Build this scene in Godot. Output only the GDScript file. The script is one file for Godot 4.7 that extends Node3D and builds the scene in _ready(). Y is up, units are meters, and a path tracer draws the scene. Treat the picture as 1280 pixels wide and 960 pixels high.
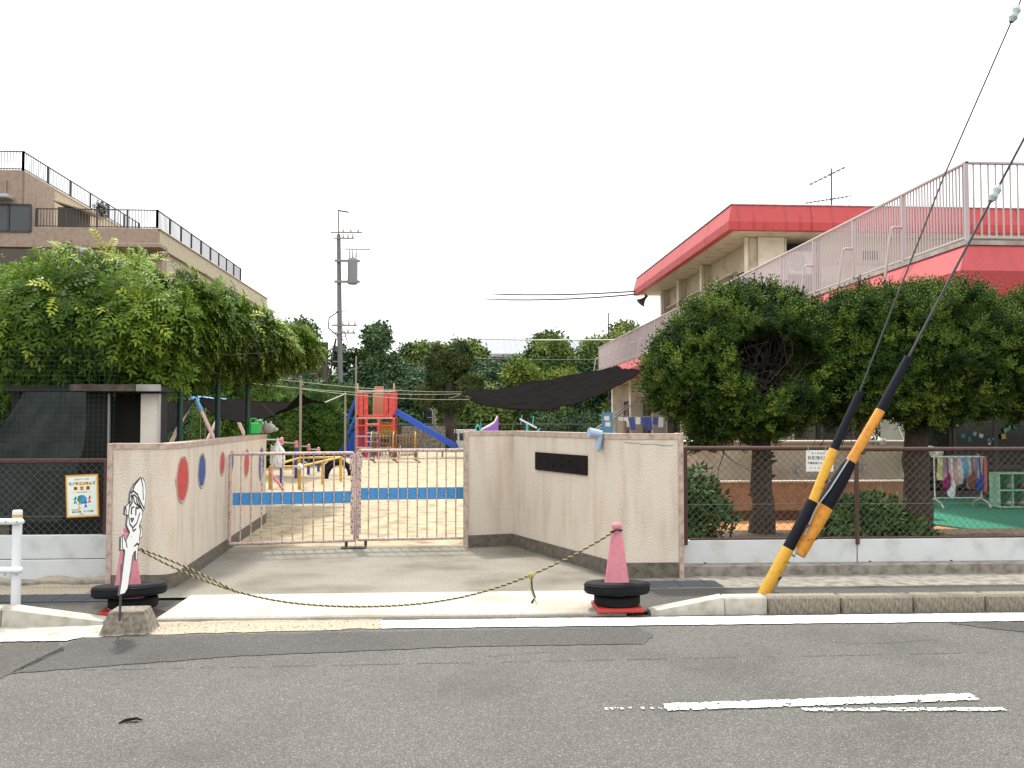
extends Node3D
# A nursery school gate seen from across the road, under a bright hazy sky.

const UP := Vector3.UP
var rng := RandomNumberGenerator.new()
var used := {}
var M := {}

func _ready() -> void:
	rng.seed = 20260611
	# camera
	var cam := Camera3D.new()
	cam.name = "camera"
	cam.position = Vector3(0, 1.55, 0)
	cam.rotation_degrees = Vector3(2.24, -3.5, 0)
	cam.fov = 45.31
	cam.near = 0.05
	cam.far = 900.0
	add_child(cam)
	cam.current = true
	# bright hazy sky
	var env := Environment.new()
	env.background_mode = Environment.BG_SKY
	var sm := ProceduralSkyMaterial.new()
	sm.sky_top_color = Color(0.97, 0.98, 0.985)
	sm.sky_horizon_color = Color(0.735, 0.735, 0.735)
	sm.sky_curve = 0.42
	sm.ground_bottom_color = Color(0.45, 0.43, 0.4)
	sm.ground_horizon_color = Color(0.7, 0.7, 0.69)
	sm.sky_energy_multiplier = 1.3
	sm.sun_angle_max = 1.0
	var sky := Sky.new()
	sky.sky_material = sm
	env.sky = sky
	env.background_energy_multiplier = 1.0
	env.ambient_light_source = Environment.AMBIENT_SOURCE_SKY
	env.tonemap_mode = Environment.TONE_MAPPER_LINEAR
	env.tonemap_exposure = 1.62
	env.sdfgi_enabled = true
	env.ssao_enabled = true
	env.ssil_enabled = true
	var we := WorldEnvironment.new()
	we.name = "world_environment"
	we.environment = env
	add_child(we)
	# hazy sun behind the nursery, slightly from the left
	var sun := DirectionalLight3D.new()
	sun.name = "sun"
	sun.rotation_degrees = Vector3(-56, 180 + 14, 0)
	sun.light_color = Color(1.0, 0.975, 0.935)
	sun.light_energy = 0.95
	sun.light_angular_distance = 4.0
	sun.shadow_enabled = true
	add_child(sun)

	make_materials()
	make_leaves()
	build_setting()
	build_walls()
	gate_leaf("left gate leaf of rusty pink bars with a blue band", -2.65, -11.05, -1.225, -11.28, [0.085, 0.167, 0.25, 0.333, 0.416, 0.5, 0.583, 0.666, 0.75, 0.833, 0.915], false, 0.095, 1.15, false)
	gate_leaf("right gate leaf of pink bars with a blue band and a second thin rail", -1.185, -11.29, 0.135, -11.36, [0.1, 0.19, 0.28, 0.37, 0.455, 0.545, 0.635, 0.725, 0.81, 0.9], true, 0.105, 1.18, true)
	var st := thing("gate_stop", "grey steel stop plate on the ground where the gate leaves meet", "gate stop", Vector3(-1.22, 0.006, -11.22))
	put(st, "plate", B(Vector3(0, 0.012, 0), Vector3(0.3, 0.022, 0.09), 0.006), M.dark_metal)
	put(st, "drop_bolt", T([Vector3(0.02, 0.02, 0), Vector3(0.02, 0.5, 0)], 0.007, 6), M.gate_rusty)
	build_fences()
	build_street()
	build_nursery()
	build_plants()
	build_left_yard()
	build_playground()
	build_background()

# ---------------------------------------------------------------- mesh building
class MB:
	var v := PackedVector3Array()
	var n := PackedVector3Array()
	var uv := PackedVector2Array()
	var c := PackedColorArray()
	var col := Color.WHITE
	var xf := Transform3D.IDENTITY

	func tri(a: Vector3, b: Vector3, d: Vector3, na: Vector3, nb: Vector3, nd: Vector3, ua := Vector2.ZERO, ub := Vector2.ZERO, ud := Vector2.ZERO) -> void:
		var face := (b - a).cross(d - a)
		if face.dot(na + nb + nd) > 0.0:      # front faces run clockwise
			var t := b; b = d; d = t
			t = nb; nb = nd; nd = t
			var s := ub; ub = ud; ud = s
		v.append(xf * a); v.append(xf * b); v.append(xf * d)
		n.append((xf.basis * na).normalized()); n.append((xf.basis * nb).normalized()); n.append((xf.basis * nd).normalized())
		uv.append(ua); uv.append(ub); uv.append(ud)
		c.append(col); c.append(col); c.append(col)

	func flat3(a: Vector3, b: Vector3, d: Vector3, out: Vector3) -> void:
		var f := (b - a).cross(d - a)
		if f.length_squared() < 1e-16: return
		f = f.normalized()
		if f.dot(out) < 0.0: f = -f
		tri(a, b, d, f, f, f)

	func quad(a: Vector3, b: Vector3, d: Vector3, e: Vector3, out: Vector3) -> void:
		flat3(a, b, d, out); flat3(a, d, e, out)

	func uvquad(a: Vector3, b: Vector3, d: Vector3, e: Vector3, out: Vector3) -> void:   # a top left, then clockwise
		tri(a, b, d, out, out, out, Vector2(0, 0), Vector2(1, 0), Vector2(1, 1))
		tri(a, d, e, out, out, out, Vector2(0, 0), Vector2(1, 1), Vector2(0, 1))

	# a box with chamfered edges
	func box(at: Vector3, size: Vector3, bev := 0.0, turn := Basis.IDENTITY) -> void:
		var h := size * 0.5
		var k := minf(bev, minf(h.x, minf(h.y, h.z)) * 0.45)
		var keep := xf
		xf = xf * Transform3D(turn, at)
		for ax in 3:
			var u := (ax + 1) % 3
			var w := (ax + 2) % 3
			for s in [-1.0, 1.0]:
				var p := []
				for q in [[-1, -1], [1, -1], [1, 1], [-1, 1]]:
					var a := Vector3.ZERO
					a[ax] = s * h[ax]; a[u] = q[0] * (h[u] - k); a[w] = q[1] * (h[w] - k)
					p.append(a)
				var o := Vector3.ZERO
				o[ax] = s
				quad(p[0], p[1], p[2], p[3], o)
		if k > 0.0:
			for ax in 3:
				var u := (ax + 1) % 3
				var w := (ax + 2) % 3
				for su in [-1.0, 1.0]:
					for sw in [-1.0, 1.0]:
						var p := []
						for q in [[-1, 0], [1, 0], [1, 1], [-1, 1]]:
							var a := Vector3.ZERO
							a[ax] = q[0] * (h[ax] - k)
							a[u] = su * (h[u] - (k if q[1] else 0.0)); a[w] = sw * (h[w] - (0.0 if q[1] else k))
							p.append(a)
						var o := Vector3.ZERO
						o[u] = su; o[w] = sw
						quad(p[0], p[1], p[2], p[3], o)
			for sx in [-1.0, 1.0]:
				for sy in [-1.0, 1.0]:
					for sz in [-1.0, 1.0]:
						flat3(Vector3(sx * h.x, sy * (h.y - k), sz * (h.z - k)), Vector3(sx * (h.x - k), sy * h.y, sz * (h.z - k)), Vector3(sx * (h.x - k), sy * (h.y - k), sz * h.z), Vector3(sx, sy, sz))
		xf = keep

	func bar(a: Vector3, b: Vector3, w: float, d: float, bev := 0.0) -> void:   # a squared bar from a to b
		var z := (b - a).normalized()
		var ref := Vector3.UP if absf(z.y) < 0.95 else Vector3.FORWARD
		var x := ref.cross(z).normalized()
		box((a + b) * 0.5, Vector3(w, d, a.distance_to(b)), bev, Basis(x, z.cross(x), z))

	func tube(pts: Array, radii, sides := 8, caps := true) -> void:
		var rings := []
		var outs := []
		var m := pts.size()
		var last_x := Vector3.ZERO
		for i in m:
			var z: Vector3 = (pts[mini(i + 1, m - 1)] - pts[maxi(i - 1, 0)]).normalized()
			var x := last_x - z * last_x.dot(z)
			if x.length() < 1e-4:
				x = (Vector3.UP if absf(z.y) < 0.9 else Vector3.RIGHT).cross(z)
			x = x.normalized()
			last_x = x
			var y := z.cross(x)
			var r: float = radii if radii is float else radii[i]
			var ring := []
			var on := []
			for s in sides:
				var t := TAU * s / sides
				var o := x * cos(t) + y * sin(t)
				ring.append(pts[i] + o * r)
				on.append(o)
			rings.append(ring); outs.append(on)
		for i in m - 1:
			for s in sides:
				var s2 := (s + 1) % sides
				tri(rings[i][s], rings[i][s2], rings[i + 1][s2], outs[i][s], outs[i][s2], outs[i + 1][s2])
				tri(rings[i][s], rings[i + 1][s2], rings[i + 1][s], outs[i][s], outs[i + 1][s2], outs[i + 1][s])
		if caps:
			for e in [[0, pts[0] - pts[1]], [m - 1, pts[m - 1] - pts[m - 2]]]:
				var ring: Array = rings[e[0]]
				for s in sides:
					flat3(pts[e[0]], ring[s], ring[(s + 1) % sides], e[1])

	func lathe(at: Vector3, prof: Array, sides := 20, turn := Basis.IDENTITY) -> void:   # prof of Vector2(radius, height)
		var keep := xf
		xf = xf * Transform3D(turn, at)
		for i in prof.size() - 1:
			var p: Vector2 = prof[i]
			var q: Vector2 = prof[i + 1]
			var t := q - p
			var nn := Vector2(t.y, -t.x).normalized()
			for s in sides:
				var a := TAU * s / sides
				var b := TAU * (s + 1) / sides
				var ca := Vector3(cos(a), 0, sin(a))
				var cb := Vector3(cos(b), 0, sin(b))
				var na := (ca * nn.x + Vector3.UP * nn.y)
				var nb := (cb * nn.x + Vector3.UP * nn.y)
				if q.x > 1e-5: tri(ca * p.x + UPV * p.y, cb * q.x + UPV * q.y, ca * q.x + UPV * q.y, na, nb, na)
				if p.x > 1e-5: tri(ca * p.x + UPV * p.y, cb * p.x + UPV * p.y, cb * q.x + UPV * q.y, na, nb, nb)
		xf = keep
	const UPV := Vector3.UP

	func ball(at: Vector3, r: Vector3, seg := 10) -> void:
		var keep := xf
		xf = xf * Transform3D(Basis.from_scale(Vector3.ONE), at)
		for i in seg:
			for j in seg * 2:
				var p := []
				for q in [[i, j], [i + 1, j], [i + 1, j + 1], [i, j + 1]]:
					var th: float = PI * q[0] / seg
					var ph: float = PI * q[1] / seg
					p.append(Vector3(sin(th) * cos(ph), cos(th), sin(th) * sin(ph)))
				var ns := []
				for a in p: ns.append((a / r).normalized())
				tri(p[0] * r, p[1] * r, p[2] * r, ns[0], ns[1], ns[2])
				tri(p[0] * r, p[2] * r, p[3] * r, ns[0], ns[2], ns[3])
		xf = keep

	func prism(poly: PackedVector2Array, y0: float, y1: float) -> void:   # plan outline (x, z) between two heights
		var ix := Geometry2D.triangulate_polygon(poly)
		for i in range(0, ix.size(), 3):
			var a := poly[ix[i]]
			var b := poly[ix[i + 1]]
			var d := poly[ix[i + 2]]
			flat3(Vector3(a.x, y1, a.y), Vector3(b.x, y1, b.y), Vector3(d.x, y1, d.y), Vector3.UP)
			flat3(Vector3(a.x, y0, a.y), Vector3(b.x, y0, b.y), Vector3(d.x, y0, d.y), Vector3.DOWN)
		var ccw := 0.0
		for i in poly.size():
			ccw += poly[i].cross(poly[(i + 1) % poly.size()])
		for i in poly.size():
			var a := poly[i]
			var b := poly[(i + 1) % poly.size()]
			var t := b - a
			var o := Vector2(t.y, -t.x) * signf(ccw)
			quad(Vector3(a.x, y0, a.y), Vector3(b.x, y0, b.y), Vector3(b.x, y1, b.y), Vector3(a.x, y1, a.y), Vector3(o.x, 0, o.y))

	func sheet(poly: PackedVector2Array, y: float) -> void:
		var ix := Geometry2D.triangulate_polygon(poly)
		for i in range(0, ix.size(), 3):
			var p := []
			for k in 3: p.append(Vector3(poly[ix[i + k]].x, y, poly[ix[i + k]].y))
			flat3(p[0], p[1], p[2], Vector3.UP)

	func mesh() -> ArrayMesh:
		var a := []
		a.resize(Mesh.ARRAY_MAX)
		a[Mesh.ARRAY_VERTEX] = v
		a[Mesh.ARRAY_NORMAL] = n
		a[Mesh.ARRAY_TEX_UV] = uv
		a[Mesh.ARRAY_COLOR] = c
		var m := ArrayMesh.new()
		m.add_surface_from_arrays(Mesh.PRIMITIVE_TRIANGLES, a)
		return m


# ---------------------------------------------------------------- scene tree
func numbered(parent: Node, called: String) -> String:
	var key := "%d/%s" % [parent.get_instance_id(), called]
	var k: int = used.get(key, 0)
	used[key] = k + 1
	return called if k == 0 else "%s_%03d" % [called, k]

func tag(o: Node3D, label: String, category := "", group := "", kind := "") -> Node3D:
	if label: o.set_meta("label", label)
	if category: o.set_meta("category", category)
	if group: o.set_meta("group", group)
	if kind: o.set_meta("kind", kind)
	return o

func thing(called: String, label: String, category: String, at := Vector3.ZERO, turn := 0.0, group := "") -> Node3D:
	var o := Node3D.new()
	o.name = numbered(self, called)
	add_child(o, true)
	o.position = at
	o.rotation.y = turn
	tag(o, label, category, group)
	return o

func put(parent: Node, called: String, what, m: Material, at := Vector3.ZERO, label := "") -> MeshInstance3D:
	var o := MeshInstance3D.new()
	o.name = numbered(parent, called)
	o.mesh = what.mesh() if what is MB else what
	o.material_override = m
	o.position = at
	parent.add_child(o, true)
	if label: o.set_meta("label", label)
	return o

func solo(called: String, what, m: Material, label: String, category: String, at := Vector3.ZERO, group := "") -> MeshInstance3D:
	var o := put(self, called, what, m, at)
	tag(o, label, category, group)
	return o

func struct(called: String, what, m: Material, label := "") -> MeshInstance3D:
	var o := put(self, called, what, m)
	tag(o, label, "", "", "structure")
	return o

func stuff(parent: Node, called: String, what, m: Material) -> MeshInstance3D:
	var o := put(parent, called, what, m)
	o.set_meta("kind", "stuff")
	return o

func cloud(parent: Node, called: String, mesh: Mesh, m: Material, where: Array, colors: Array) -> MultiMeshInstance3D:
	var mm := MultiMesh.new()
	mm.transform_format = MultiMesh.TRANSFORM_3D
	mm.use_colors = true
	mm.mesh = mesh
	mm.instance_count = where.size()
	for i in where.size():
		mm.set_instance_transform(i, where[i])
		mm.set_instance_color(i, colors[i])
	var o := MultiMeshInstance3D.new()
	o.name = numbered(parent, called)
	o.multimesh = mm
	o.material_override = m
	parent.add_child(o, true)
	o.set_meta("kind", "stuff")
	return o

func P2(s: Array) -> PackedVector2Array:
	var p := PackedVector2Array()
	for i in range(0, s.size(), 2): p.append(Vector2(s[i], s[i + 1]))
	return p

func B(at: Vector3, size: Vector3, bev := 0.0, turn := Basis.IDENTITY) -> MB:
	var b := MB.new()
	b.box(at, size, bev, turn)
	return b

func T(pts: Array, r, sides := 8) -> MB:
	var b := MB.new()
	b.tube(pts, r, sides)
	return b

func rnd(a: float, b: float) -> float:
	return rng.randf_range(a, b)

func rdir() -> Vector3:
	var y := rnd(-1, 1)
	var t := rnd(0, TAU)
	var r := sqrt(1.0 - y * y)
	return Vector3(r * cos(t), y, r * sin(t))

# an outline with small irregular steps, for worn edges
func ragged(poly: Array, amount: float, step: float) -> PackedVector2Array:
	var p := P2(poly)
	var out := PackedVector2Array()
	for i in p.size():
		var a := p[i]
		var b := p[(i + 1) % p.size()]
		var k := maxi(1, int(a.distance_to(b) / step))
		for j in k:
			out.append(a.lerp(b, float(j) / k) + Vector2(rnd(-amount, amount), rnd(-amount, amount)))
	return out

# ---------------------------------------------------------------- materials
func noise(freq: float, sd: int, oct := 4, kind := FastNoiseLite.TYPE_SIMPLEX_SMOOTH) -> FastNoiseLite:
	var f := FastNoiseLite.new()
	f.noise_type = kind
	f.frequency = freq
	f.seed = sd
	f.fractal_octaves = oct
	f.fractal_type = FastNoiseLite.FRACTAL_FBM if oct > 1 else FastNoiseLite.FRACTAL_NONE
	return f

func ramp_tex(size: int, n: FastNoiseLite, stops: Array) -> NoiseTexture2D:
	var t := NoiseTexture2D.new()
	t.width = size
	t.height = size
	t.seamless = true
	t.noise = n
	var g := Gradient.new()
	var off := PackedFloat32Array()
	var cs := PackedColorArray()
	for s in stops:
		off.append(s[0]); cs.append(s[1])
	g.offsets = off
	g.colors = cs
	t.color_ramp = g
	return t

func lin(r: float, g: float, b: float) -> Color:
	return Color(r, g, b).linear_to_srgb()

func paint(c: Color, rough := 0.6, metal := 0.0) -> StandardMaterial3D:
	var m := StandardMaterial3D.new()
	m.albedo_color = c
	m.roughness = rough
	m.metallic = metal
	return m

func worn(c: Color, stops: Array, rep: float, rough := 0.7, size := 256, freq := 0.02, sd := 1, oct := 5) -> StandardMaterial3D:
	# colour texture (multiplied) laid triplanar in world space, one repeat per rep metres
	var m := paint(c, rough)
	m.albedo_texture = ramp_tex(size, noise(freq, sd, oct), stops)
	tri(m, rep)
	return m

func tri(m: StandardMaterial3D, rep: float) -> void:
	m.uv1_triplanar = true
	m.uv1_world_triplanar = true
	m.uv1_scale = Vector3.ONE / rep

func relief(m: StandardMaterial3D, freq: float, cm: float, sd := 5, size := 512, oct := 3) -> void:
	m.heightmap_enabled = true
	m.heightmap_texture = ramp_tex(size, noise(freq, sd, oct), [[0.0, Color.BLACK], [1.0, Color.WHITE]])
	m.heightmap_scale = cm

func blotch(m: StandardMaterial3D, rep: float, stops: Array, freq := 0.012, sd := 9, size := 256) -> void:
	m.detail_enabled = true
	m.detail_blend_mode = BaseMaterial3D.BLEND_MODE_MUL
	m.detail_uv_layer = BaseMaterial3D.DETAIL_UV_2
	m.detail_albedo = ramp_tex(size, noise(freq, sd, 5), stops)
	m.uv2_triplanar = true
	m.uv2_world_triplanar = true
	m.uv2_scale = Vector3.ONE / rep

func speckle(size: int, base: Color, spread: float, grains: int, tones: Array, sd: int) -> ImageTexture:
	# aggregate: a mottled ground with many small stones of a few tones, wrapping at the edges
	var r := RandomNumberGenerator.new()
	r.seed = sd
	var im := Image.create(size, size, false, Image.FORMAT_RGB8)
	im.fill(base)
	for k in grains:
		var t: Color = tones[r.randi() % tones.size()]
		t = t.lerp(base, r.randf() * 0.6)
		var f := 1.0 + r.randf_range(-spread, spread)
		t = Color(t.r * f, t.g * f, t.b * f)
		var w := r.randi_range(1, 4)
		var x := r.randi() % size
		var y := r.randi() % size
		im.fill_rect(Rect2i(x, y, w, maxi(1, w - r.randi() % 2)), t)
		if w > 2:
			im.fill_rect(Rect2i(x + 1, (y + w - 1) % size, w - 1, 1), t)
			im.fill_rect(Rect2i((x + w) % size, y + 1, 1, w - 2), t)
	return ImageTexture.create_from_image(im)

func leaf_mat(back := 0.35) -> StandardMaterial3D:
	var m := paint(Color.WHITE, 0.55)
	m.vertex_color_use_as_albedo = true
	m.backlight_enabled = true
	m.backlight = Color(back * 0.75, back, back * 0.15)
	m.metallic_specular = 0.2
	m.cull_mode = BaseMaterial3D.CULL_DISABLED
	return m

func make_materials() -> void:
	var W := Color.WHITE
	# asphalt
	var a := paint(W, 0.9)
	a.albedo_texture = speckle(1024, Color(0.285, 0.28, 0.272), 0.16, 150000, [Color(0.22, 0.215, 0.21), Color(0.31, 0.305, 0.295), Color(0.38, 0.37, 0.35), Color(0.17, 0.17, 0.17), Color(0.56, 0.54, 0.5), Color(0.36, 0.31, 0.26)], 11)
	tri(a, 1.35)
	blotch(a, 5.0, [[0.0, Color(0.84, 0.835, 0.83)], [0.4, Color(0.95, 0.947, 0.944)], [0.6, Color(0.97, 0.968, 0.965)], [1.0, W]], 0.014, 21)
	relief(a, 0.12, 0.35, 31, 512, 2)
	M.asphalt = a
	var a2: StandardMaterial3D = a.duplicate()
	a2.albedo_color = Color(0.82, 0.82, 0.83)
	M.asphalt_dark = a2
	var a3: StandardMaterial3D = a.duplicate()
	a3.albedo_color = Color(0.84, 0.83, 0.82)
	M.asphalt_side = a3
	# concrete of several ages
	var c := paint(W, 0.85)
	c.albedo_texture = speckle(512, Color(0.69, 0.67, 0.63), 0.06, 20000, [Color(0.66, 0.64, 0.6), Color(0.73, 0.71, 0.67), Color(0.6, 0.58, 0.55)], 12)
	tri(c, 1.2)
	blotch(c, 3.5, [[0.0, Color(0.8, 0.78, 0.74)], [0.45, Color(0.95, 0.94, 0.92)], [1.0, W]], 0.015, 22)
	relief(c, 0.1, 0.12, 32, 256, 3)
	M.concrete = c
	var d := paint(W, 0.92)
	d.albedo_texture = speckle(1024, Color(0.555, 0.545, 0.515), 0.15, 60000, [Color(0.52, 0.51, 0.485), Color(0.61, 0.6, 0.565), Color(0.47, 0.46, 0.43), Color(0.66, 0.65, 0.62), Color(0.57, 0.535, 0.48)], 13)
	d.albedo_color = Color(0.87, 0.862, 0.84)
	tri(d, 1.7)
	blotch(d, 4.5, [[0.0, Color(0.72, 0.7, 0.66)], [0.5, Color(0.93, 0.92, 0.9)], [1.0, W]], 0.014, 23)
	relief(d, 0.12, 0.3, 33, 512, 2)
	M.aggregate = d
	M.kerb_clean = worn(lin(0.4, 0.385, 0.34), [[0.0, Color(0.78, 0.76, 0.72)], [0.5, Color(0.95, 0.94, 0.92)], [1.0, W]], 0.9, 0.85, 256, 0.02, 41)
	M.kerb_old = worn(lin(0.25, 0.225, 0.185), [[0.0, Color(0.62, 0.6, 0.57)], [0.4, Color(0.78, 0.77, 0.74)], [0.62, Color(0.9, 0.88, 0.85)], [1.0, W]], 0.6, 0.9, 512, 0.035, 42, 6)
	M.kerb_old.uv1_scale = Vector3(2.6, 0.9, 2.6)
	M.foot_block = worn(lin(0.25, 0.22, 0.18), [[0.0, Color(0.55, 0.53, 0.5)], [0.5, Color(0.85, 0.84, 0.82)], [1.0, W]], 0.4, 0.95, 256, 0.03, 43)
	relief(M.foot_block, 0.05, 0.4, 44, 256, 4)
	M.step = worn(lin(0.27, 0.25, 0.22), [[0.0, Color(0.6, 0.58, 0.55)], [0.5, Color(0.88, 0.87, 0.85)], [1.0, W]], 1.6, 0.9, 512, 0.02, 45)
	M.dust = worn(lin(0.38, 0.335, 0.26), [[0.0, Color(0.72, 0.69, 0.64)], [0.5, Color(0.92, 0.9, 0.88)], [1.0, W]], 0.8, 1.0, 512, 0.05, 46)
	M.sand = worn(lin(0.385, 0.32, 0.21), [[0.0, Color(0.68, 0.66, 0.63)], [0.4, Color(0.9, 0.89, 0.875)], [0.6, Color(0.97, 0.965, 0.955)], [1.0, W]], 5.0, 1.0, 1024, 0.012, 47, 7)
	relief(M.sand, 0.02, 1.5, 48, 512, 6)
	M.soil = worn(lin(0.13, 0.095, 0.06), [[0.0, Color(0.6, 0.58, 0.55)], [1.0, W]], 1.2, 1.0, 256, 0.03, 49)
	M.ground = worn(lin(0.2, 0.18, 0.13), [[0.0, Color(0.7, 0.7, 0.68)], [1.0, W]], 9.0, 1.0, 256, 0.02, 50)
	M.road_paint = worn(lin(0.72, 0.72, 0.7), [[0.0, Color(0.8, 0.79, 0.77)], [0.4, Color(0.95, 0.95, 0.94)], [1.0, W]], 0.9, 0.75, 256, 0.03, 51)
	# roughcast walls
	var r := worn(lin(0.61, 0.54, 0.46), [[0.0, Color(0.92, 0.91, 0.9)], [0.5, Color(0.97, 0.967, 0.964)], [1.0, W]], 0.55, 0.95, 512, 0.06, 52, 3)
	blotch(r, 2.6, [[0.0, Color(0.88, 0.86, 0.83)], [0.36, Color(0.965, 0.955, 0.94)], [0.55, Color(0.99, 0.987, 0.983)], [1.0, W]], 0.02, 24)
	r.uv2_scale = Vector3(0.9, 0.13, 0.9)
	relief(r, 0.05, 0.5, 53, 512, 3)
	M.roughcast = r
	M.trim_pink = worn(lin(0.46, 0.36, 0.30), [[0.0, Color(0.72, 0.7, 0.68)], [0.5, Color(0.92, 0.91, 0.9)], [1.0, W]], 0.8, 0.85, 256, 0.03, 54)
	M.plinth = worn(lin(0.145, 0.125, 0.10), [[0.0, Color(0.6, 0.58, 0.56)], [0.5, Color(0.88, 0.87, 0.86)], [1.0, W]], 1.1, 0.9, 512, 0.02, 55)
	M.board_white = worn(lin(0.53, 0.545, 0.555), [[0.0, Color(0.86, 0.85, 0.82)], [0.5, Color(0.97, 0.97, 0.96)], [1.0, W]], 1.8, 0.6, 256, 0.02, 56)
	M.rust_brown = worn(lin(0.075, 0.03, 0.022), [[0.0, Color(0.6, 0.55, 0.5)], [0.5, Color(0.9, 0.9, 0.9)], [1.0, W]], 0.4, 0.7, 256, 0.04, 57)
	M.wire_green = paint(lin(0.075, 0.08, 0.072), 0.6)
	M.panel_edge = paint(lin(0.1, 0.1, 0.1), 0.7)  # cutout's edge and back; the edge's shading is put into this dark grey
	M.wire_rust = paint(lin(0.085, 0.06, 0.045), 0.7)
	M.gate_pink = worn(W, [[0.0, lin(0.05, 0.018, 0.01)], [0.2, lin(0.13, 0.05, 0.028)], [0.26, lin(0.36, 0.25, 0.22)], [0.55, lin(0.47, 0.36, 0.33)], [1.0, lin(0.54, 0.44, 0.41)]], 0.35, 0.55, 256, 0.03, 58)
	M.gate_rusty = worn(W, [[0.0, lin(0.04, 0.014, 0.009)], [0.36, lin(0.10, 0.04, 0.025)], [0.43, lin(0.5, 0.36, 0.32)], [1.0, lin(0.66, 0.54, 0.5)]], 0.28, 0.65, 256, 0.035, 59)
	M.gate_blue = worn(W, [[0.0, lin(0.04, 0.02, 0.015)], [0.2, lin(0.05, 0.03, 0.03)], [0.23, lin(0.035, 0.2, 0.45)], [0.6, lin(0.04, 0.235, 0.52)], [1.0, lin(0.06, 0.26, 0.55)]], 0.3, 0.5, 256, 0.035, 60)
	M.red_disc = worn(lin(0.5, 0.055, 0.05), [[0.0, Color(0.85, 0.8, 0.8)], [1.0, W]], 0.6, 0.7, 128, 0.05, 61)
	M.blue_disc = worn(lin(0.02, 0.075, 0.28), [[0.0, Color(0.8, 0.8, 0.8)], [1.0, W]], 0.6, 0.7, 128, 0.05, 62)
	# traffic things
	M.cone = worn(lin(0.52, 0.185, 0.22), [[0.0, Color(0.88, 0.84, 0.84)], [0.5, Color(0.97, 0.96, 0.96)], [1.0, W]], 0.5, 0.7, 256, 0.03, 63)
	M.cone_base = paint(lin(0.42, 0.03, 0.025), 0.55)
	M.rubber = worn(lin(0.013, 0.013, 0.014), [[0.0, Color(0.7, 0.7, 0.7)], [1.0, W]], 0.4, 0.75, 256, 0.04, 64)
	M.white_metal = paint(lin(0.6, 0.62, 0.64), 0.35)
	M.grey_metal = paint(lin(0.3, 0.31, 0.32), 0.45, 0.6)
	M.dark_metal = paint(lin(0.05, 0.05, 0.055), 0.55, 0.3)
	M.grate = paint(lin(0.055, 0.06, 0.07), 0.5, 0.3)
	M.yellow = worn(lin(0.58, 0.30, 0.018), [[0.0, Color(0.6, 0.56, 0.5)], [0.26, Color(0.92, 0.9, 0.87)], [0.4, Color(0.98, 0.975, 0.97)], [1.0, W]], 0.5, 0.45, 256, 0.03, 65)
	M.yellow_old = worn(lin(0.60, 0.245, 0.018), [[0.0, Color(0.55, 0.5, 0.44)], [0.26, Color(0.88, 0.85, 0.8)], [0.4, Color(0.97, 0.965, 0.955)], [1.0, W]], 0.6, 0.5, 256, 0.03, 66)
	M.black_plastic = paint(lin(0.006, 0.0065, 0.011), 0.5)
	for k in [M.rubber, M.black_plastic]: k.metallic_specular = 0.25
	M.wire_dark = paint(lin(0.03, 0.03, 0.033), 0.7)
	M.rope_yellow = paint(lin(0.32, 0.27, 0.11), 0.9)
	M.rope_black = paint(lin(0.02, 0.02, 0.022), 0.9)
	M.white_print = paint(lin(0.78, 0.78, 0.76), 0.5)
	M.lamp_blue = paint(lin(0.27, 0.35, 0.45), 0.45)
	M.cream = worn(lin(0.5, 0.44, 0.35), [[0.0, Color(0.82, 0.8, 0.77)], [0.5, Color(0.96, 0.95, 0.94)], [1.0, W]], 2.4, 0.85, 256, 0.015, 67)
	M.cream_light = worn(lin(0.62, 0.58, 0.51), [[0.0, Color(0.86, 0.84, 0.82)], [0.5, Color(0.97, 0.96, 0.95)], [1.0, W]], 2.4, 0.8, 256, 0.015, 68)
	M.fascia = worn(lin(0.45, 0.043, 0.048), [[0.0, Color(0.88, 0.86, 0.86)], [0.5, Color(0.96, 0.96, 0.96)], [1.0, W]], 1.2, 0.6, 512, 0.05, 69)
	relief(M.fascia, 0.08, 0.25, 70, 256, 2)
	blotch(M.fascia, 3.0, [[0.0, Color(0.78, 0.76, 0.76)], [0.4, Color(0.95, 0.94, 0.94)], [1.0, W]], 0.02, 25)
	M.fascia.uv2_scale = Vector3(0.7, 0.12, 0.7)
	M.fascia_joint = paint(lin(0.22, 0.022, 0.025), 0.8)
	M.rail_pink = paint(lin(0.38, 0.315, 0.325), 0.45)
	M.grey_slab = worn(lin(0.42, 0.41, 0.39), [[0.0, Color(0.75, 0.74, 0.72)], [1.0, W]], 2.0, 0.85, 256, 0.02, 71)
	M.glass = paint(Color(0.16, 0.17, 0.17, 0.72), 0.04)
	M.glass.transparency = BaseMaterial3D.TRANSPARENCY_ALPHA
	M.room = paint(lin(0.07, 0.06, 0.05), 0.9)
	M.curtain = worn(lin(0.28, 0.26, 0.24), [[0.0, Color(0.75, 0.75, 0.75)], [1.0, W]], 0.5, 0.9, 128, 0.05, 72)
	M.frame_dark = paint(lin(0.035, 0.028, 0.025), 0.45)
	M.alu = paint(lin(0.42, 0.4, 0.38), 0.4, 0.4)
	M.bark = worn(lin(0.09, 0.07, 0.052), [[0.0, Color(0.35, 0.33, 0.32)], [0.5, Color(0.75, 0.74, 0.73)], [1.0, W]], 0.5, 0.95, 256, 0.03, 73)
	M.bark.uv1_scale = Vector3(5.0, 1.1, 5.0)
	relief(M.bark, 0.04, 2.0, 74, 256, 4)
	M.twig = paint(lin(0.13, 0.10, 0.075), 0.95)
	M.twig_dead = paint(lin(0.055, 0.046, 0.04), 0.95)
	M.leaf = leaf_mat(0.3)
	M.needle = leaf_mat(0.12)
	M.pole_green = paint(lin(0.012, 0.06, 0.045), 0.5)
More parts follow.
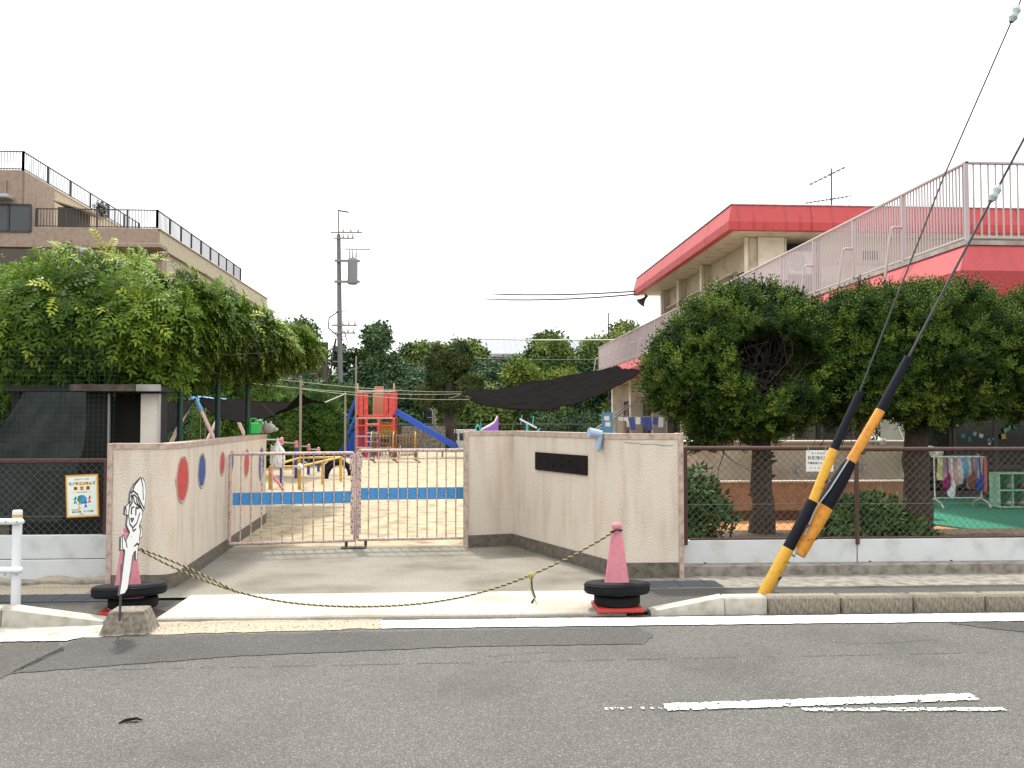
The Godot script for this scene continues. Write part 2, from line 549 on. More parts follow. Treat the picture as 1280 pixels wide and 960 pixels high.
	M.tarp = worn(lin(0.014, 0.02, 0.0175), [[0.0, Color(0.86, 0.87, 0.86)], [1.0, W]], 0.5, 0.85, 256, 0.04, 75)
	M.hoop = worn(lin(0.42, 0.27, 0.06), [[0.0, Color(0.4, 0.32, 0.25)], [0.42, Color(0.8, 0.76, 0.7)], [1.0, W]], 0.4, 0.6, 128, 0.05, 90)
	M.shade = worn(lin(0.016, 0.0145, 0.0145), [[0.0, Color(0.7, 0.7, 0.7)], [1.0, W]], 0.3, 1.0, 256, 0.05, 76)
	M.shade.specular_mode = BaseMaterial3D.SPECULAR_DISABLED
	M.shade.backlight_enabled = true
	M.shade.backlight = Color(0.05, 0.05, 0.05)
	M.shed_dark = paint(lin(0.014, 0.012, 0.011), 0.9)  # near black, putting the shade of a deep interior into the paint
	M.brown_tile = worn(lin(0.29, 0.215, 0.17), [[0.0, Color(0.85, 0.83, 0.82)], [0.5, Color(0.95, 0.95, 0.94)], [1.0, W]], 3.0, 0.8, 256, 0.03, 77)
	M.beige_tile = worn(lin(0.44, 0.375, 0.27), [[0.0, Color(0.88, 0.86, 0.84)], [0.5, Color(0.97, 0.96, 0.95)], [1.0, W]], 3.0, 0.8, 256, 0.03, 78)
	M.iron = paint(lin(0.025, 0.022, 0.025), 0.5)
	M.red_paint = worn(lin(0.58, 0.06, 0.05), [[0.0, Color(0.7, 0.66, 0.66)], [0.4, Color(0.95, 0.95, 0.95)], [1.0, W]], 0.9, 0.5, 128, 0.03, 79)
	M.slide_blue = paint(lin(0.012, 0.07, 0.42), 0.35)
	M.post_blue = paint(lin(0.02, 0.05, 0.22), 0.45)
	M.pink_cap = paint(lin(0.66, 0.2, 0.2), 0.5)
	M.swing_pink = paint(lin(0.66, 0.5, 0.48), 0.45)
	M.swing_blue = paint(lin(0.13, 0.32, 0.55), 0.45)
	M.play_yellow = worn(lin(0.62, 0.38, 0.06), [[0.0, Color(0.6, 0.5, 0.4)], [0.35, Color(0.95, 0.94, 0.92)], [1.0, W]], 0.6, 0.5, 128, 0.04, 80)
	M.rope_brown = paint(lin(0.13, 0.08, 0.035), 0.9)
	M.rope_pale = paint(lin(0.36, 0.33, 0.29), 0.9)
	M.wood = worn(lin(0.13, 0.10, 0.075), [[0.0, Color(0.6, 0.58, 0.56)], [1.0, W]], 0.7, 0.9, 128, 0.04, 81)
	M.plank = paint(lin(0.36, 0.2, 0.11), 0.8)
	M.bamboo = paint(lin(0.22, 0.185, 0.145), 0.6)
	M.pole_concrete = worn(lin(0.19, 0.188, 0.188), [[0.0, Color(0.75, 0.75, 0.75)], [1.0, W]], 1.5, 0.9, 128, 0.03, 82)
	M.pole_grey = paint(lin(0.17, 0.175, 0.18), 0.6)
	M.galv = paint(lin(0.3, 0.32, 0.34), 0.5, 0.3)
	M.porcelain = paint(lin(0.3, 0.36, 0.33), 0.25)
	M.green_plastic = paint(lin(0.02, 0.42, 0.06), 0.35)
	M.orange_plastic = paint(lin(0.72, 0.16, 0.03), 0.45)
	M.basin = worn(lin(0.34, 0.2, 0.115), [[0.0, Color(0.78, 0.76, 0.74)], [0.5, Color(0.95, 0.94, 0.94)], [1.0, W]], 1.0, 0.7, 256, 0.03, 83)
	M.basin_dark = paint(lin(0.085, 0.04, 0.025), 0.8)
	M.orange_floor = worn(lin(0.6, 0.28, 0.1), [[0.0, Color(0.85, 0.84, 0.82)], [1.0, W]], 1.3, 0.9, 256, 0.03, 84)
	M.green_mat = worn(lin(0.02, 0.24, 0.14), [[0.0, Color(0.75, 0.75, 0.75)], [0.5, Color(0.94, 0.94, 0.94)], [1.0, W]], 0.5, 0.95, 256, 0.08, 85)
	M.mint = paint(lin(0.3, 0.55, 0.4), 0.5)
	M.mint_dark = paint(lin(0.09, 0.3, 0.19), 0.6)
	M.bag = paint(Color(0.86, 0.86, 0.84), 0.3)
	M.bag.backlight_enabled = true
	M.bag.backlight = Color(0.3, 0.3, 0.3)
	M.grey_plastic = paint(lin(0.33, 0.32, 0.28), 0.6)
	M.car_white = paint(lin(0.68, 0.69, 0.7), 0.3)
	M.car_white.clearcoat_enabled = true
	M.car_white.clearcoat = 0.6
	M.car_glass = paint(lin(0.03, 0.035, 0.04), 0.08)
	M.solar = worn(lin(0.11, 0.125, 0.15), [[0.0, Color(0.85, 0.85, 0.86)], [1.0, W]], 2.0, 0.35, 128, 0.03, 86)
	M.school = worn(lin(0.33, 0.32, 0.29), [[0.0, Color(0.75, 0.74, 0.72)], [0.5, Color(0.94, 0.94, 0.93)], [1.0, W]], 4.0, 0.85, 256, 0.02, 87)
	M.grey_wall = worn(lin(0.22, 0.2, 0.175), [[0.0, Color(0.5, 0.48, 0.46)], [0.5, Color(0.85, 0.84, 0.82)], [1.0, W]], 1.6, 0.9, 256, 0.03, 88)
	M.purple = paint(lin(0.22, 0.09, 0.42), 0.4)
	M.cream_plastic = paint(lin(0.66, 0.52, 0.42), 0.4)
	M.teal = paint(lin(0.04, 0.36, 0.36), 0.4)
	M.sign_blue = paint(lin(0.1, 0.26, 0.42), 0.5)
	M.plate = paint(lin(0.011, 0.009, 0.009), 0.7, 0.0)
	M.plate.metallic_specular = 0.2
	M.plate_glyph = paint(lin(0.0155, 0.0155, 0.017), 0.6)
	M.plate_glyph.metallic_specular = 0.2


# ---------------------------------------------------------------- foliage
var leaf_meshes := {}

func blade(b: MB, at: Vector3, dir: Vector3, side: Vector3, length: float, width: float) -> void:
	var mid := at + dir * length * 0.45
	var tip := at + dir * length
	var o := dir.cross(side).normalized()
	b.flat3(at, mid + side * width * 0.5, tip, o)
	b.flat3(at, tip, mid - side * width * 0.5 + o * width * 0.15, o)

func pinnate_cluster(sd: int) -> ArrayMesh:      # a spray of feather-shaped leaves that arch and droop
	var r := RandomNumberGenerator.new()
	r.seed = sd
	var b := MB.new()
	for f in 6:
		var t := TAU * f / 6.0 + r.randf_range(-0.4, 0.4)
		var out := Vector3(cos(t), 0, sin(t))
		var len := r.randf_range(0.22, 0.36)
		var lift := r.randf_range(0.35, 1.15)
		var at := Vector3.ZERO
		var side := out.cross(UP)
		for k in 7:
			var s := (k + 1) / 7.0
			var p: Vector3 = out * len * s + UP * (lift * len * s - 0.5 * len * s * s)
			var dir := (p - at).normalized()
			for w in [-1.0, 1.0]:
				var ld: Vector3 = (side * w + dir * 0.55 + UP * r.randf_range(-0.2, 0.3)).normalized()
				blade(b, p, ld, dir, r.randf_range(0.075, 0.1) * (1.1 - 0.4 * s), 0.032)
			at = p
		blade(b, at, (out - UP * 0.4).normalized(), side, 0.08, 0.026)
	return b.mesh()

func flame_cluster(sd: int) -> ArrayMesh:        # tufts of feathery juniper plumes, each axis set with short scaly shoots
	var r := RandomNumberGenerator.new()
	r.seed = sd
	var b := MB.new()
	for f in 7:
		var axis := Vector3(r.randf_range(-0.7, 0.7), r.randf_range(0.6, 1.3), r.randf_range(-0.7, 0.7)).normalized()
		var len := r.randf_range(0.09, 0.2)
		var side := axis.cross(Vector3(r.randf_range(-1, 1), r.randf_range(-1, 1), r.randf_range(-1, 1))).normalized()
		for k in 10:
			var s := (k + 0.5) / 10.0
			var p := axis * len * s
			var o := side.rotated(axis, k * 2.4)
			blade(b, p, (axis * 0.75 + o * 0.8).normalized(), axis.cross(o), 0.045 * (1.15 - 0.6 * s), 0.013)
		blade(b, axis * len * 0.9, axis, side, 0.035, 0.011)
	return b.mesh()

func broad_cluster(sd: int, n: int, spread: float, length: float, width: float) -> ArrayMesh:
	var r := RandomNumberGenerator.new()
	r.seed = sd
	var b := MB.new()
	for f in n:
		var d := Vector3(r.randf_range(-1, 1), r.randf_range(-0.7, 1), r.randf_range(-1, 1))
		var at := d * spread * r.randf_range(0.3, 1.0)
		var dir := (d.normalized() + Vector3(r.randf_range(-0.7, 0.7), r.randf_range(-0.8, 0.3), r.randf_range(-0.7, 0.7))).normalized()
		var side := dir.cross(Vector3(r.randf_range(-0.4, 0.4), 1, r.randf_range(-0.4, 0.4))).normalized()
		blade(b, at, dir, side, length * r.randf_range(0.7, 1.25), width * r.randf_range(0.8, 1.2))
	return b.mesh()

func make_leaves() -> void:
	leaf_meshes.pinnate = pinnate_cluster(3)
	leaf_meshes.flame = flame_cluster(4)
	leaf_meshes.shrub = broad_cluster(5, 26, 0.09, 0.07, 0.032)
	leaf_meshes.weed = broad_cluster(6, 18, 0.05, 0.12, 0.012)
	leaf_meshes.tree = broad_cluster(7, 34, 0.34, 0.2, 0.12)
	leaf_meshes.clip = broad_cluster(8, 40, 0.16, 0.13, 0.05)

func aim(out: Vector3, spin: float, size: float) -> Basis:
	var y := out.normalized()
	var x := y.cross(Vector3(0.31, 0.2, 0.93)).normalized()
	return Basis(x, y, x.cross(y)).rotated(y, spin) * Basis.from_scale(Vector3.ONE * size)

# clusters spread through the outer part of rounded masses; a noise field leaves hollows and gaps
func crown(parent: Node, called: String, leaf: String, m: Material, blobs: Array, count: int, size: Array, tones: Array, up := 0.5, depth := 0.55, gap := -0.25, gap_freq := 1.6, sd := 1, skip = null, lump := 0.12) -> void:
	var gate := noise(gap_freq, sd, 2)
	var hue := noise(gap_freq * 1.3, sd + 50, 2)
	var total := 0.0
	for q in blobs:
		var e: Vector3 = q[1]
		total += e.x * e.y + e.y * e.z + e.x * e.z
	var where := []
	var colors := []
	for q in blobs:
		var e: Vector3 = q[1]
		var k := int(count * (e.x * e.y + e.y * e.z + e.x * e.z) / total)
		for i in k:
			var d := rdir()
			var rad := 1.0 - depth * pow(rng.randf(), 1.6) + rnd(-0.04, 0.05) + lump * gate.get_noise_3dv(q[0] * 3.0 + d * e * 2.2)
			var p: Vector3 = q[0] + d * e * rad
			var inside := false
			for q2 in blobs:
				if q2 != q and ((p - q2[0]) / q2[1]).length() < 0.55:
					inside = true
			if inside: continue
			var g := gate.get_noise_3dv(p)
			if g < gap: continue
			if skip != null and skip.call(p): continue
			var out: Vector3 = (d / e).normalized() + UP * up + rdir() * 0.35
			where.append(Transform3D(aim(out, rnd(0, TAU), rnd(size[0], size[1])), p))
			var t := clampf(0.5 + hue.get_noise_3dv(p) * 1.1 + rnd(-0.28, 0.28), 0.0, 1.0)
			var c: Color = tones[0].lerp(tones[1], t * 2.0) if t < 0.5 else tones[1].lerp(tones[2], t * 2.0 - 1.0)
			colors.append(c)
	cloud(parent, called, leaf_meshes[leaf], m, where, colors)

func branch(b: MB, at: Vector3, dir: Vector3, length: float, r: float, depth: int, wild := 0.5) -> void:
	var pts := [at]
	var rr := [r]
	var p := at
	var d := dir.normalized()
	for k in 4:
		d = (d + rdir() * wild * 0.35).normalized()
		p += d * length / 4.0
		pts.append(p)
		rr.append(r * (1.0 - 0.16 * (k + 1)))
		if depth > 0 and k > 0:
			branch(b, p, (d + rdir() * 0.9).normalized(), length * rnd(0.45, 0.7), rr[-1] * 0.6, depth - 1, wild)
	b.tube(pts, rr, 5 if r < 0.03 else 8, true)

func trunk_mesh(h: float, r0: float, r1: float, lean := Vector3.ZERO, rough := 0.12, sd := 1) -> MB:
	var b := MB.new()
	var f := noise(1.4, sd, 2)
	var pts := []
	var rr := []
	var n := 10
	for i in n + 1:
		var s := float(i) / n
		pts.append(Vector3(f.get_noise_2d(s * 2.0, 3.0) * rough, h * s, f.get_noise_2d(s * 2.0, 9.0) * rough) + lean * s)
		rr.append(lerpf(r0, r1, s) * (1.0 + 0.25 * pow(1.0 - s, 6.0) + f.get_noise_2d(s * 5.0, 20.0) * 0.18))
	b.tube(pts, rr, 14)
	return b

# ---------------------------------------------------------------- lettering drawn stroke by stroke
const G := {
	"na": "8,25 50,20;30,5 15,60;70,18 88,32;62,42 62,80 50,90 38,82 45,72 65,76 88,92",
	"go": "20,25 75,22 65,32;18,65 25,82 80,82;80,8 86,18;90,4 96,14",
	"ya": "8,45 60,25 85,32 85,50 68,58;48,8 56,24;28,20 50,95",
	"e": "18,20 82,20;50,20 50,82;8,82 92,82",
	"ko": "15,22 82,22 82,85;12,83 82,83",
	"ki": "15,32 85,24;8,62 92,54;44,5 58,95",
	"tsu": "22,45 28,62;45,40 50,58;80,42 74,70 45,92",
	"zu": "15,22 72,22 55,58 12,92;50,60 85,90;78,4 84,14;90,0 96,10",
	"nin": "8,12 35,12;4,25 40,25;8,38 35,38;8,50 35,50;8,62 35,62 35,88 8,88 8,62;48,15 90,15 86,40;68,15 48,45;48,60 44,85;58,55 60,85 85,88 88,75;68,52 76,62;88,58 94,74",
	"tei": "50,2 50,15;10,15 90,15 86,28;10,15 10,28;25,38 75,38;50,38 50,85;50,60 80,60;28,58 22,78 10,95;25,78 45,92 95,92",
	"en": "8,8 92,8 92,95 8,95 8,8;30,20 70,20;50,13 50,32;22,32 78,32;35,42 65,42 65,55 35,55 35,42;45,58 22,80;48,60 48,85;55,60 78,84;70,60 58,70",
	"bou": "12,8 12,95;12,10 35,10 26,35 36,52 24,62;65,4 65,20;42,22 96,22;60,22 58,60 38,95;58,45 88,45 84,90 70,86",
	"han": "38,5 12,30;20,8 36,50 30,90 18,85;30,40 8,70;52,15 90,15 88,50 76,48;52,15 52,82 58,90 92,90 94,72",
	"kyou": "8,12 36,12 36,30 10,30 10,50 36,50 32,90 20,86;60,6 46,26 88,24;78,12 94,32;50,38 90,38 90,60 50,60 50,38;70,28 70,85;44,88 90,82;84,72 96,92",
	"ka": "32,5 8,45;24,30 24,95;88,18 52,48;56,8 56,82 64,90 94,88 94,70",
	"chi": "4,35 36,35;20,10 20,80;2,82 40,70;44,45 92,30 90,62 80,60;68,5 68,65;54,22 54,82 62,92 96,90 96,74",
	"ku": "92,8 10,8 10,92 95,92;75,22 28,76;28,26 78,76",
	"fu": "8,12 92,12;52,12 10,60;50,38 50,95;60,40 92,65",
	"shin": "50,2 50,12;8,12 92,12 88,24;8,12 8,24;30,28 70,22;12,38 88,38;50,25 50,58;50,40 15,60;50,40 88,60;25,62 75,62 75,96 25,96 25,62;25,79 75,79;50,62 50,96",
	"sha": "22,22 72,22;48,5 48,42;6,42 94,42;88,10 10,65;28,58 74,58 74,95 28,95 28,58;28,76 74,76",
	"wo": "15,20 80,16;45,4 20,55 50,42 58,65;88,40 40,66 34,84 48,94 86,92",
	"mi": "25,6 75,6 75,60 25,60 25,6;25,24 75,24;25,42 75,42;40,60 34,80 8,95;60,60 60,88 70,93 92,92 92,76",
	"ta": "8,25 55,22;32,5 10,95;55,42 88,40;55,68 56,85 92,88",
	"ra": "35,8 62,18;28,30 22,65 60,48 84,62 78,84 40,95",
	"one": "35,20 52,8 52,95",
	"zero": "50,8 25,28 25,75 50,95 75,75 75,28 50,8",
	"ban": "75,4 20,12;30,18 36,30;66,16 60,30;6,34 94,34;50,10 50,55;48,36 8,58;52,36 92,58;20,60 80,60 80,96 20,96 20,60;20,78 80,78;50,60 50,96",
	"hi": "20,8 80,8 80,95 20,95 20,8;20,50 80,50",
	"dai": "8,36 92,36;50,6 48,45 12,94;52,45 90,94",
	"naka": "14,26 86,26 86,64 14,64 14,26;50,4 50,96",
	"ho": "30,5 8,42;22,30 22,95;48,12 88,12 88,38 48,38 48,12;38,54 98,54;68,38 68,96;66,56 40,88;70,56 96,88",
	"iku": "50,2 50,14;10,16 90,16;48,18 28,36 74,34;66,24 82,40;30,48 72,48 72,92 60,92;30,48 28,94;30,62 72,62;30,76 72,76",
}

func strokes(code: String) -> Array:
	var out := []
	for s in code.split(";"):
		var line := []
		for p in s.split(" ", false):
			var q := p.split(",")
			line.append(Vector2(q[0].to_float(), q[1].to_float()))
		out.append(line)
	return out

func pen(im: Image, lines: Array, at: Vector2, size: Vector2, c: Color, w: float) -> void:
	for line in lines:
		for i in line.size() - 1:
			var a: Vector2 = at + line[i] * size / 100.0
			var b: Vector2 = at + line[i + 1] * size / 100.0
			var n := int(a.distance_to(b) / maxf(0.5, w * 0.3)) + 1
			for k in n + 1:
				var p := a.lerp(b, float(k) / n)
				im.fill_rect(Rect2i(int(round(p.x - w / 2)), int(round(p.y - w / 2)), int(ceil(w)), int(ceil(w))), c)

func write(im: Image, glyphs: Array, at: Vector2, cell: float, step: float, c: Color, w: float) -> void:
	for i in glyphs.size():
		pen(im, strokes(G[glyphs[i]]), at + Vector2(step * i, 0), Vector2(cell, cell), c, w)

func disc(im: Image, at: Vector2, r: float, c: Color) -> void:
	for y in range(int(-r), int(r) + 1):
		var h := int(sqrt(maxf(0.0, r * r - y * y)))
		im.fill_rect(Rect2i(int(at.x) - h, int(at.y) + y, h * 2 + 1, 1), c)

func print_mat(im: Image, rough := 0.45) -> StandardMaterial3D:
	var m := paint(Color.WHITE, rough)
	im.generate_mipmaps()
	m.albedo_texture = ImageTexture.create_from_image(im)
	return m


# ---------------------------------------------------------------- the setting
func build_setting() -> void:
	# one sheet of ground to the horizon; it drops 0.6 m to the lower street behind the playground
	var b := MB.new()
	var prof := [[300.0, -0.02], [-48.9, -0.02], [-49.05, -0.62], [-420.0, -0.62]]
	for i in 3:
		var p: Array = prof[i]
		var q: Array = prof[i + 1]
		b.quad(Vector3(-320, p[1], p[0]), Vector3(320, p[1], p[0]), Vector3(320, q[1], q[0]), Vector3(-320, q[1], q[0]), Vector3(0, 1, 0.4))
	struct("ground", b, M.ground)
	b = MB.new()
	b.sheet(P2([-160, 60, 160, 60, 160, -7.3, -160, -7.3]), 0.0)
	struct("road", b, M.asphalt)
	# newer asphalt: a strip along the driveway, the side road's corner, a patch by the kerb
	b = MB.new()
	b.sheet(ragged([-2.66, -6.78, 1.36, -6.88, 1.43, -6.62, 1.30, -6.36, 0.1, -6.36, -1.4, -6.2, -2.1, -6.02, -2.72, -5.86], 0.012, 0.07), 0.004)
	struct("road_patch", b, M.asphalt_dark)
	b = MB.new()
	b.sheet(ragged([-6.5, -6.58, -2.76, -6.66, -2.62, -6.4, -2.72, -5.72, -3.1, -5.2, -6.5, -5.2], 0.012, 0.07), 0.004)
	struct("road_patch", b, M.asphalt_side)
	b = MB.new()
	b.sheet(ragged([3.75, -6.86, 7.5, -6.80, 7.5, -6.36, 5.0, -6.30, 4.35, -6.36], 0.012, 0.07), 0.004)
	struct("road_patch", b, M.asphalt_dark)
	# a tar seam along the carriageway
	b = MB.new()
	for k in 90:
		if rng.randf() < 0.35: continue
		var x := -2.4 + k * 0.09
		var zc := -5.95 - 0.012 * x
		b.sheet(P2([x, zc, x + 0.09, zc - 0.001, x + 0.09, zc + 0.006, x, zc + 0.007]), 0.004)
	struct("road_seam", b, M.asphalt_dark)
	b = MB.new()
	for c in [[-1.9, -6.2, 0.35, -0.08], [2.6, -6.35, 0.8, 0.03], [0.2, -6.1, 0.5, 0.04]]:
		var px: float = c[0]
		var pz: float = c[1]
		var dz := 0.0
		for k in int(c[2] / 0.03):
			dz = clampf(dz + rnd(-0.008, 0.008), -0.012, 0.012)
			var nz: float = pz + c[3] * 0.03 + dz
			var w := 0.0022 * rnd(0.4, 1.5)
			b.sheet(P2([px, pz - w, px + 0.03, nz - w, px + 0.03, nz + w, px, pz + w]), 0.0045)
			px += 0.03
			pz = nz
	struct("road_crack", b, M.asphalt_dark)
	# painted lines, worn at their edges
	b = MB.new()
	b.sheet(ragged([-0.55, -6.93, 7.6, -6.86, 7.6, -7.16, -0.57, -7.2], 0.008, 0.06), 0.008)
	struct("edge_line", b, M.road_paint)
	b = MB.new()
	b.sheet(ragged([-6.6, -6.66, -2.72, -6.68, -2.64, -6.78, -6.6, -6.78], 0.007, 0.05), 0.009)
	struct("edge_line", b, M.road_paint)
	b = MB.new()
	var fx := noise(3.0, 77, 3)
	for i in 200:
		for j in 16:
			var x := 1.13 + i * 0.00885
			var zc := -4.955 - (x - 1.13) * 0.045 + (j - 7.5) * 0.0077
			var worn_at := fx.get_noise_2d(x * 3.0, j * 0.35) * 0.8 + rnd(-0.22, 0.22)
			if worn_at > 0.24 - 0.05 * maxf(0.0, absf(j - 7.5) - 3.5): continue
			b.sheet(P2([x, zc - 0.0042, x + 0.0092, zc - 0.0046, x + 0.0092, zc + 0.0038, x, zc + 0.0042]), 0.008)
	for i in 120:
		for j in 7:
			var x := 1.85 + i * 0.009
			var zc := -4.865 + (x - 1.85) * 0.052 + (j - 3) * 0.0075
			if fx.get_noise_2d(x * 4.0 + 40.0, j * 0.5) * 0.8 + rnd(-0.25, 0.25) > 0.0 + (0.14 if i > 85 else 0.0): continue
			b.sheet(P2([x, zc - 0.004, x + 0.0092, zc - 0.004, x + 0.0092, zc + 0.004, x, zc + 0.004]), 0.0085)
	for i in 40:
		for j in 4:
			if fx.get_noise_2d(i * 0.9, 90.0) + rnd(-0.25, 0.25) > -0.24: continue
			var x := 0.8 + i * 0.0085
			b.sheet(P2([x, -4.96 + j * 0.008, x + 0.009, -4.96 + j * 0.008, x + 0.009, -4.952 + j * 0.008, x, -4.952 + j * 0.008]), 0.008)
	struct("centre_line", b, M.road_paint)
	# gutter apron, dusty strip along the driveway's edge
	b = MB.new()
	b.sheet(ragged([-6.6, -6.78, -2.55, -6.78, -2.3, -6.95, -2.35, -7.25, -6.6, -7.25], 0.01, 0.08), 0.005)
	struct("gutter", b, M.kerb_clean)
	b = MB.new()
	b.sheet(ragged([-2.62, -6.82, -1.2, -6.9, -0.56, -6.95, -0.56, -7.27, -2.45, -7.27], 0.02, 0.07), 0.0045)
	struct("sand_drift", b, M.dust)
	# driveway: bright concrete sill, then exposed aggregate up to the gate
	b = MB.new()
	b.box(Vector3(-0.47, -0.005, -7.76), Vector3(3.66, 0.07, 0.94), 0.012)
	struct("driveway_sill", b, M.concrete)
	b = MB.new()
	b.sheet(P2([-2.9, -8.23, 1.75, -8.23, 1.75, -9.0, 0.66, -11.45, -2.95, -11.45, -2.64, -8.7, -3.3, -8.7, -3.3, -8.45, -2.9, -8.45]), 0.006)
	struct("driveway", b, M.aggregate)
	# playground
	b = MB.new()
	b.sheet(P2([-20, -11.45, 0.66, -11.45, 3.2, -14.6, 8.9, -14.6, 8.9, -48.8, -20, -48.8]), 0.002)
	struct("playground_ground", b, M.sand)
	# pavements
	b = MB.new()
	b.sheet(P2([-12, -7.3, -2.3, -7.3, -2.3, -8.1, -2.9, -8.1, -12, -8.1]), 0.003)
	struct("pavement", b, M.asphalt_side)
	b = MB.new()
	b.sheet(P2([1.36, -7.4, 14, -7.4, 14, -8.42, 1.36, -8.42]), 0.003)
	struct("pavement", b, M.asphalt_side)
	b = MB.new()
	b.sheet(P2([-12, -8.45, -3.3, -8.45, -3.3, -9.06, -12, -9.06]), 0.004)
	struct("pavement", b, M.dust)
	b = MB.new()
	b.sheet(P2([1.75, -8.42, 14, -8.42, 14, -9.06, 1.75, -9.06]), 0.004)
	struct("pavement", b, M.step)
	# planting bed behind the right fence, courtyard floors behind it
	b = MB.new()
	b.prism(P2([2.3, -9.25, 14, -9.25, 14, -12.3, 2.3, -12.3]), -0.02, 0.06)
	struct("planting_soil", b, M.soil)
	b = MB.new()
	b.sheet(P2([2.3, -12.3, 7.3, -12.3, 6.6, -13.9, 3.4, -13.9, 2.3, -14.6]), 0.012)
	struct("courtyard_floor", b, M.orange_floor)
	b = MB.new()
	b.prism(P2([7.36, -12.3, 14, -12.3, 14, -20.5, 6.9, -20.5, 6.7, -13.9]), -0.02, 0.022)
	struct("courtyard_mat", b, M.green_mat)
	b = MB.new()
	b.sheet(P2([-20, -9.2, -2.85, -9.2, -2.95, -21, -20, -21]), -0.004)
	struct("pergola_soil", b, M.soil)
	# kerb on the right: cut stones, the first sloped down to the driveway
	var k := thing("kerb", "", "")
	k.set_meta("kind", "structure")
	var s := MB.new()
	var lo := [Vector3(1.55, -0.02, -7.42), Vector3(1.55, -0.02, -7.27), Vector3(2.14, -0.02, -7.27), Vector3(2.14, -0.02, -7.42)]
	var hi := [Vector3(1.55, 0.035, -7.42), Vector3(1.55, 0.03, -7.28), Vector3(2.14, 0.135, -7.29), Vector3(2.14, 0.14, -7.42)]
	s.quad(hi[0], hi[1], hi[2], hi[3], UP)
	s.quad(lo[1], lo[2], hi[2], hi[1], Vector3.BACK)
	s.quad(lo[0], lo[3], hi[3], hi[0], Vector3.FORWARD)
	s.quad(lo[0], lo[1], hi[1], hi[0], Vector3.LEFT)
	s.quad(lo[2], lo[3], hi[3], hi[2], Vector3.RIGHT)
	put(k, "kerb_stone", s, M.kerb_clean)
	put(k, "kerb_stone", B(Vector3(2.317, 0.06, -7.345), Vector3(0.345, 0.16, 0.15), 0.015), M.kerb_clean)
	for i in 14:
		put(k, "kerb_stone", B(Vector3(2.795 + i * 0.6, 0.058 + rnd(-0.003, 0.003), -7.343), Vector3(0.588, 0.16, 0.15), 0.018), M.kerb_old)
	var kl := thing("kerb", "", "")
	kl.set_meta("kind", "structure")
	s = MB.new()
	lo = [Vector3(-2.66, -0.02, -7.34), Vector3(-2.66, -0.02, -7.18), Vector3(-3.38, -0.02, -7.14), Vector3(-3.38, -0.02, -7.34)]
	hi = [Vector3(-2.66, 0.035, -7.34), Vector3(-2.66, 0.03, -7.19), Vector3(-3.38, 0.135, -7.16), Vector3(-3.38, 0.14, -7.34)]
	s.quad(hi[0], hi[1], hi[2], hi[3], UP)
	s.quad(lo[1], lo[2], hi[2], hi[1], Vector3.BACK)
	s.quad(lo[0], lo[3], hi[3], hi[0], Vector3.FORWARD)
	s.quad(lo[0], lo[1], hi[1], hi[0], Vector3.RIGHT)
	put(kl, "kerb_stone", s, M.kerb_clean)
	for i in 6:
		put(kl, "kerb_stone", B(Vector3(-3.685 - i * 0.6, 0.06, -7.245), Vector3(0.588, 0.16, 0.19), 0.015), M.kerb_clean)

func drain(called: String, label: String, x0: float, x1: float, z0: float, z1: float, bars: int) -> void:
	var t := thing(called, label, "drain", Vector3((x0 + x1) / 2, 0.006, (z0 + z1) / 2))
	var w := x1 - x0
	var d := z0 - z1
	var f := MB.new()
	f.box(Vector3(0, 0, d / 2), Vector3(w, 0.012, 0.02), 0.003)
	f.box(Vector3(0, 0, -d / 2), Vector3(w, 0.012, 0.02), 0.003)
	put(t, "frame", f, M.grate)
	put(t, "channel", B(Vector3(0, -0.003, 0), Vector3(w, 0.004, d)), M.iron)
	for i in bars:
		put(t, "bar", B(Vector3(0, 0.003, -d / 2 + d * (i + 0.5) / bars), Vector3(w, 0.012, d / bars * 0.42), 0.003), M.grate)
	var n := int(w / 0.25)
	for i in n:
		put(t, "cross_bar", B(Vector3(-w / 2 + w * (i + 0.5) / n, 0.004, 0), Vector3(0.012, 0.014, d)), M.grate)

# ---------------------------------------------------------------- walls, gate, fences
func wall_strip(b: MB, path: Array, thick: float, y0: float, y1: float, grow := 0.0) -> void:
	# a wall along a plan path (front on the left-hand side of travel), mitred at its corners
	var n := path.size()
	var front := PackedVector2Array()
	var back := PackedVector2Array()
	for i in n:
		var p: Vector2 = path[i]
		var d1: Vector2 = (path[i] - path[i - 1]).normalized() if i > 0 else (path[1] - path[0]).normalized()
		var d2: Vector2 = (path[i + 1] - path[i]).normalized() if i < n - 1 else d1
		var n1 := Vector2(-d1.y, d1.x)
		var n2 := Vector2(-d2.y, d2.x)
		var m := (n1 + n2).normalized()
		m /= maxf(0.3, m.dot(n1))
		front.append(p + m * grow)
		back.append(p - m * (thick + grow))
	back.reverse()
	front.append_array(back)
	b.prism(front, y0, y1)

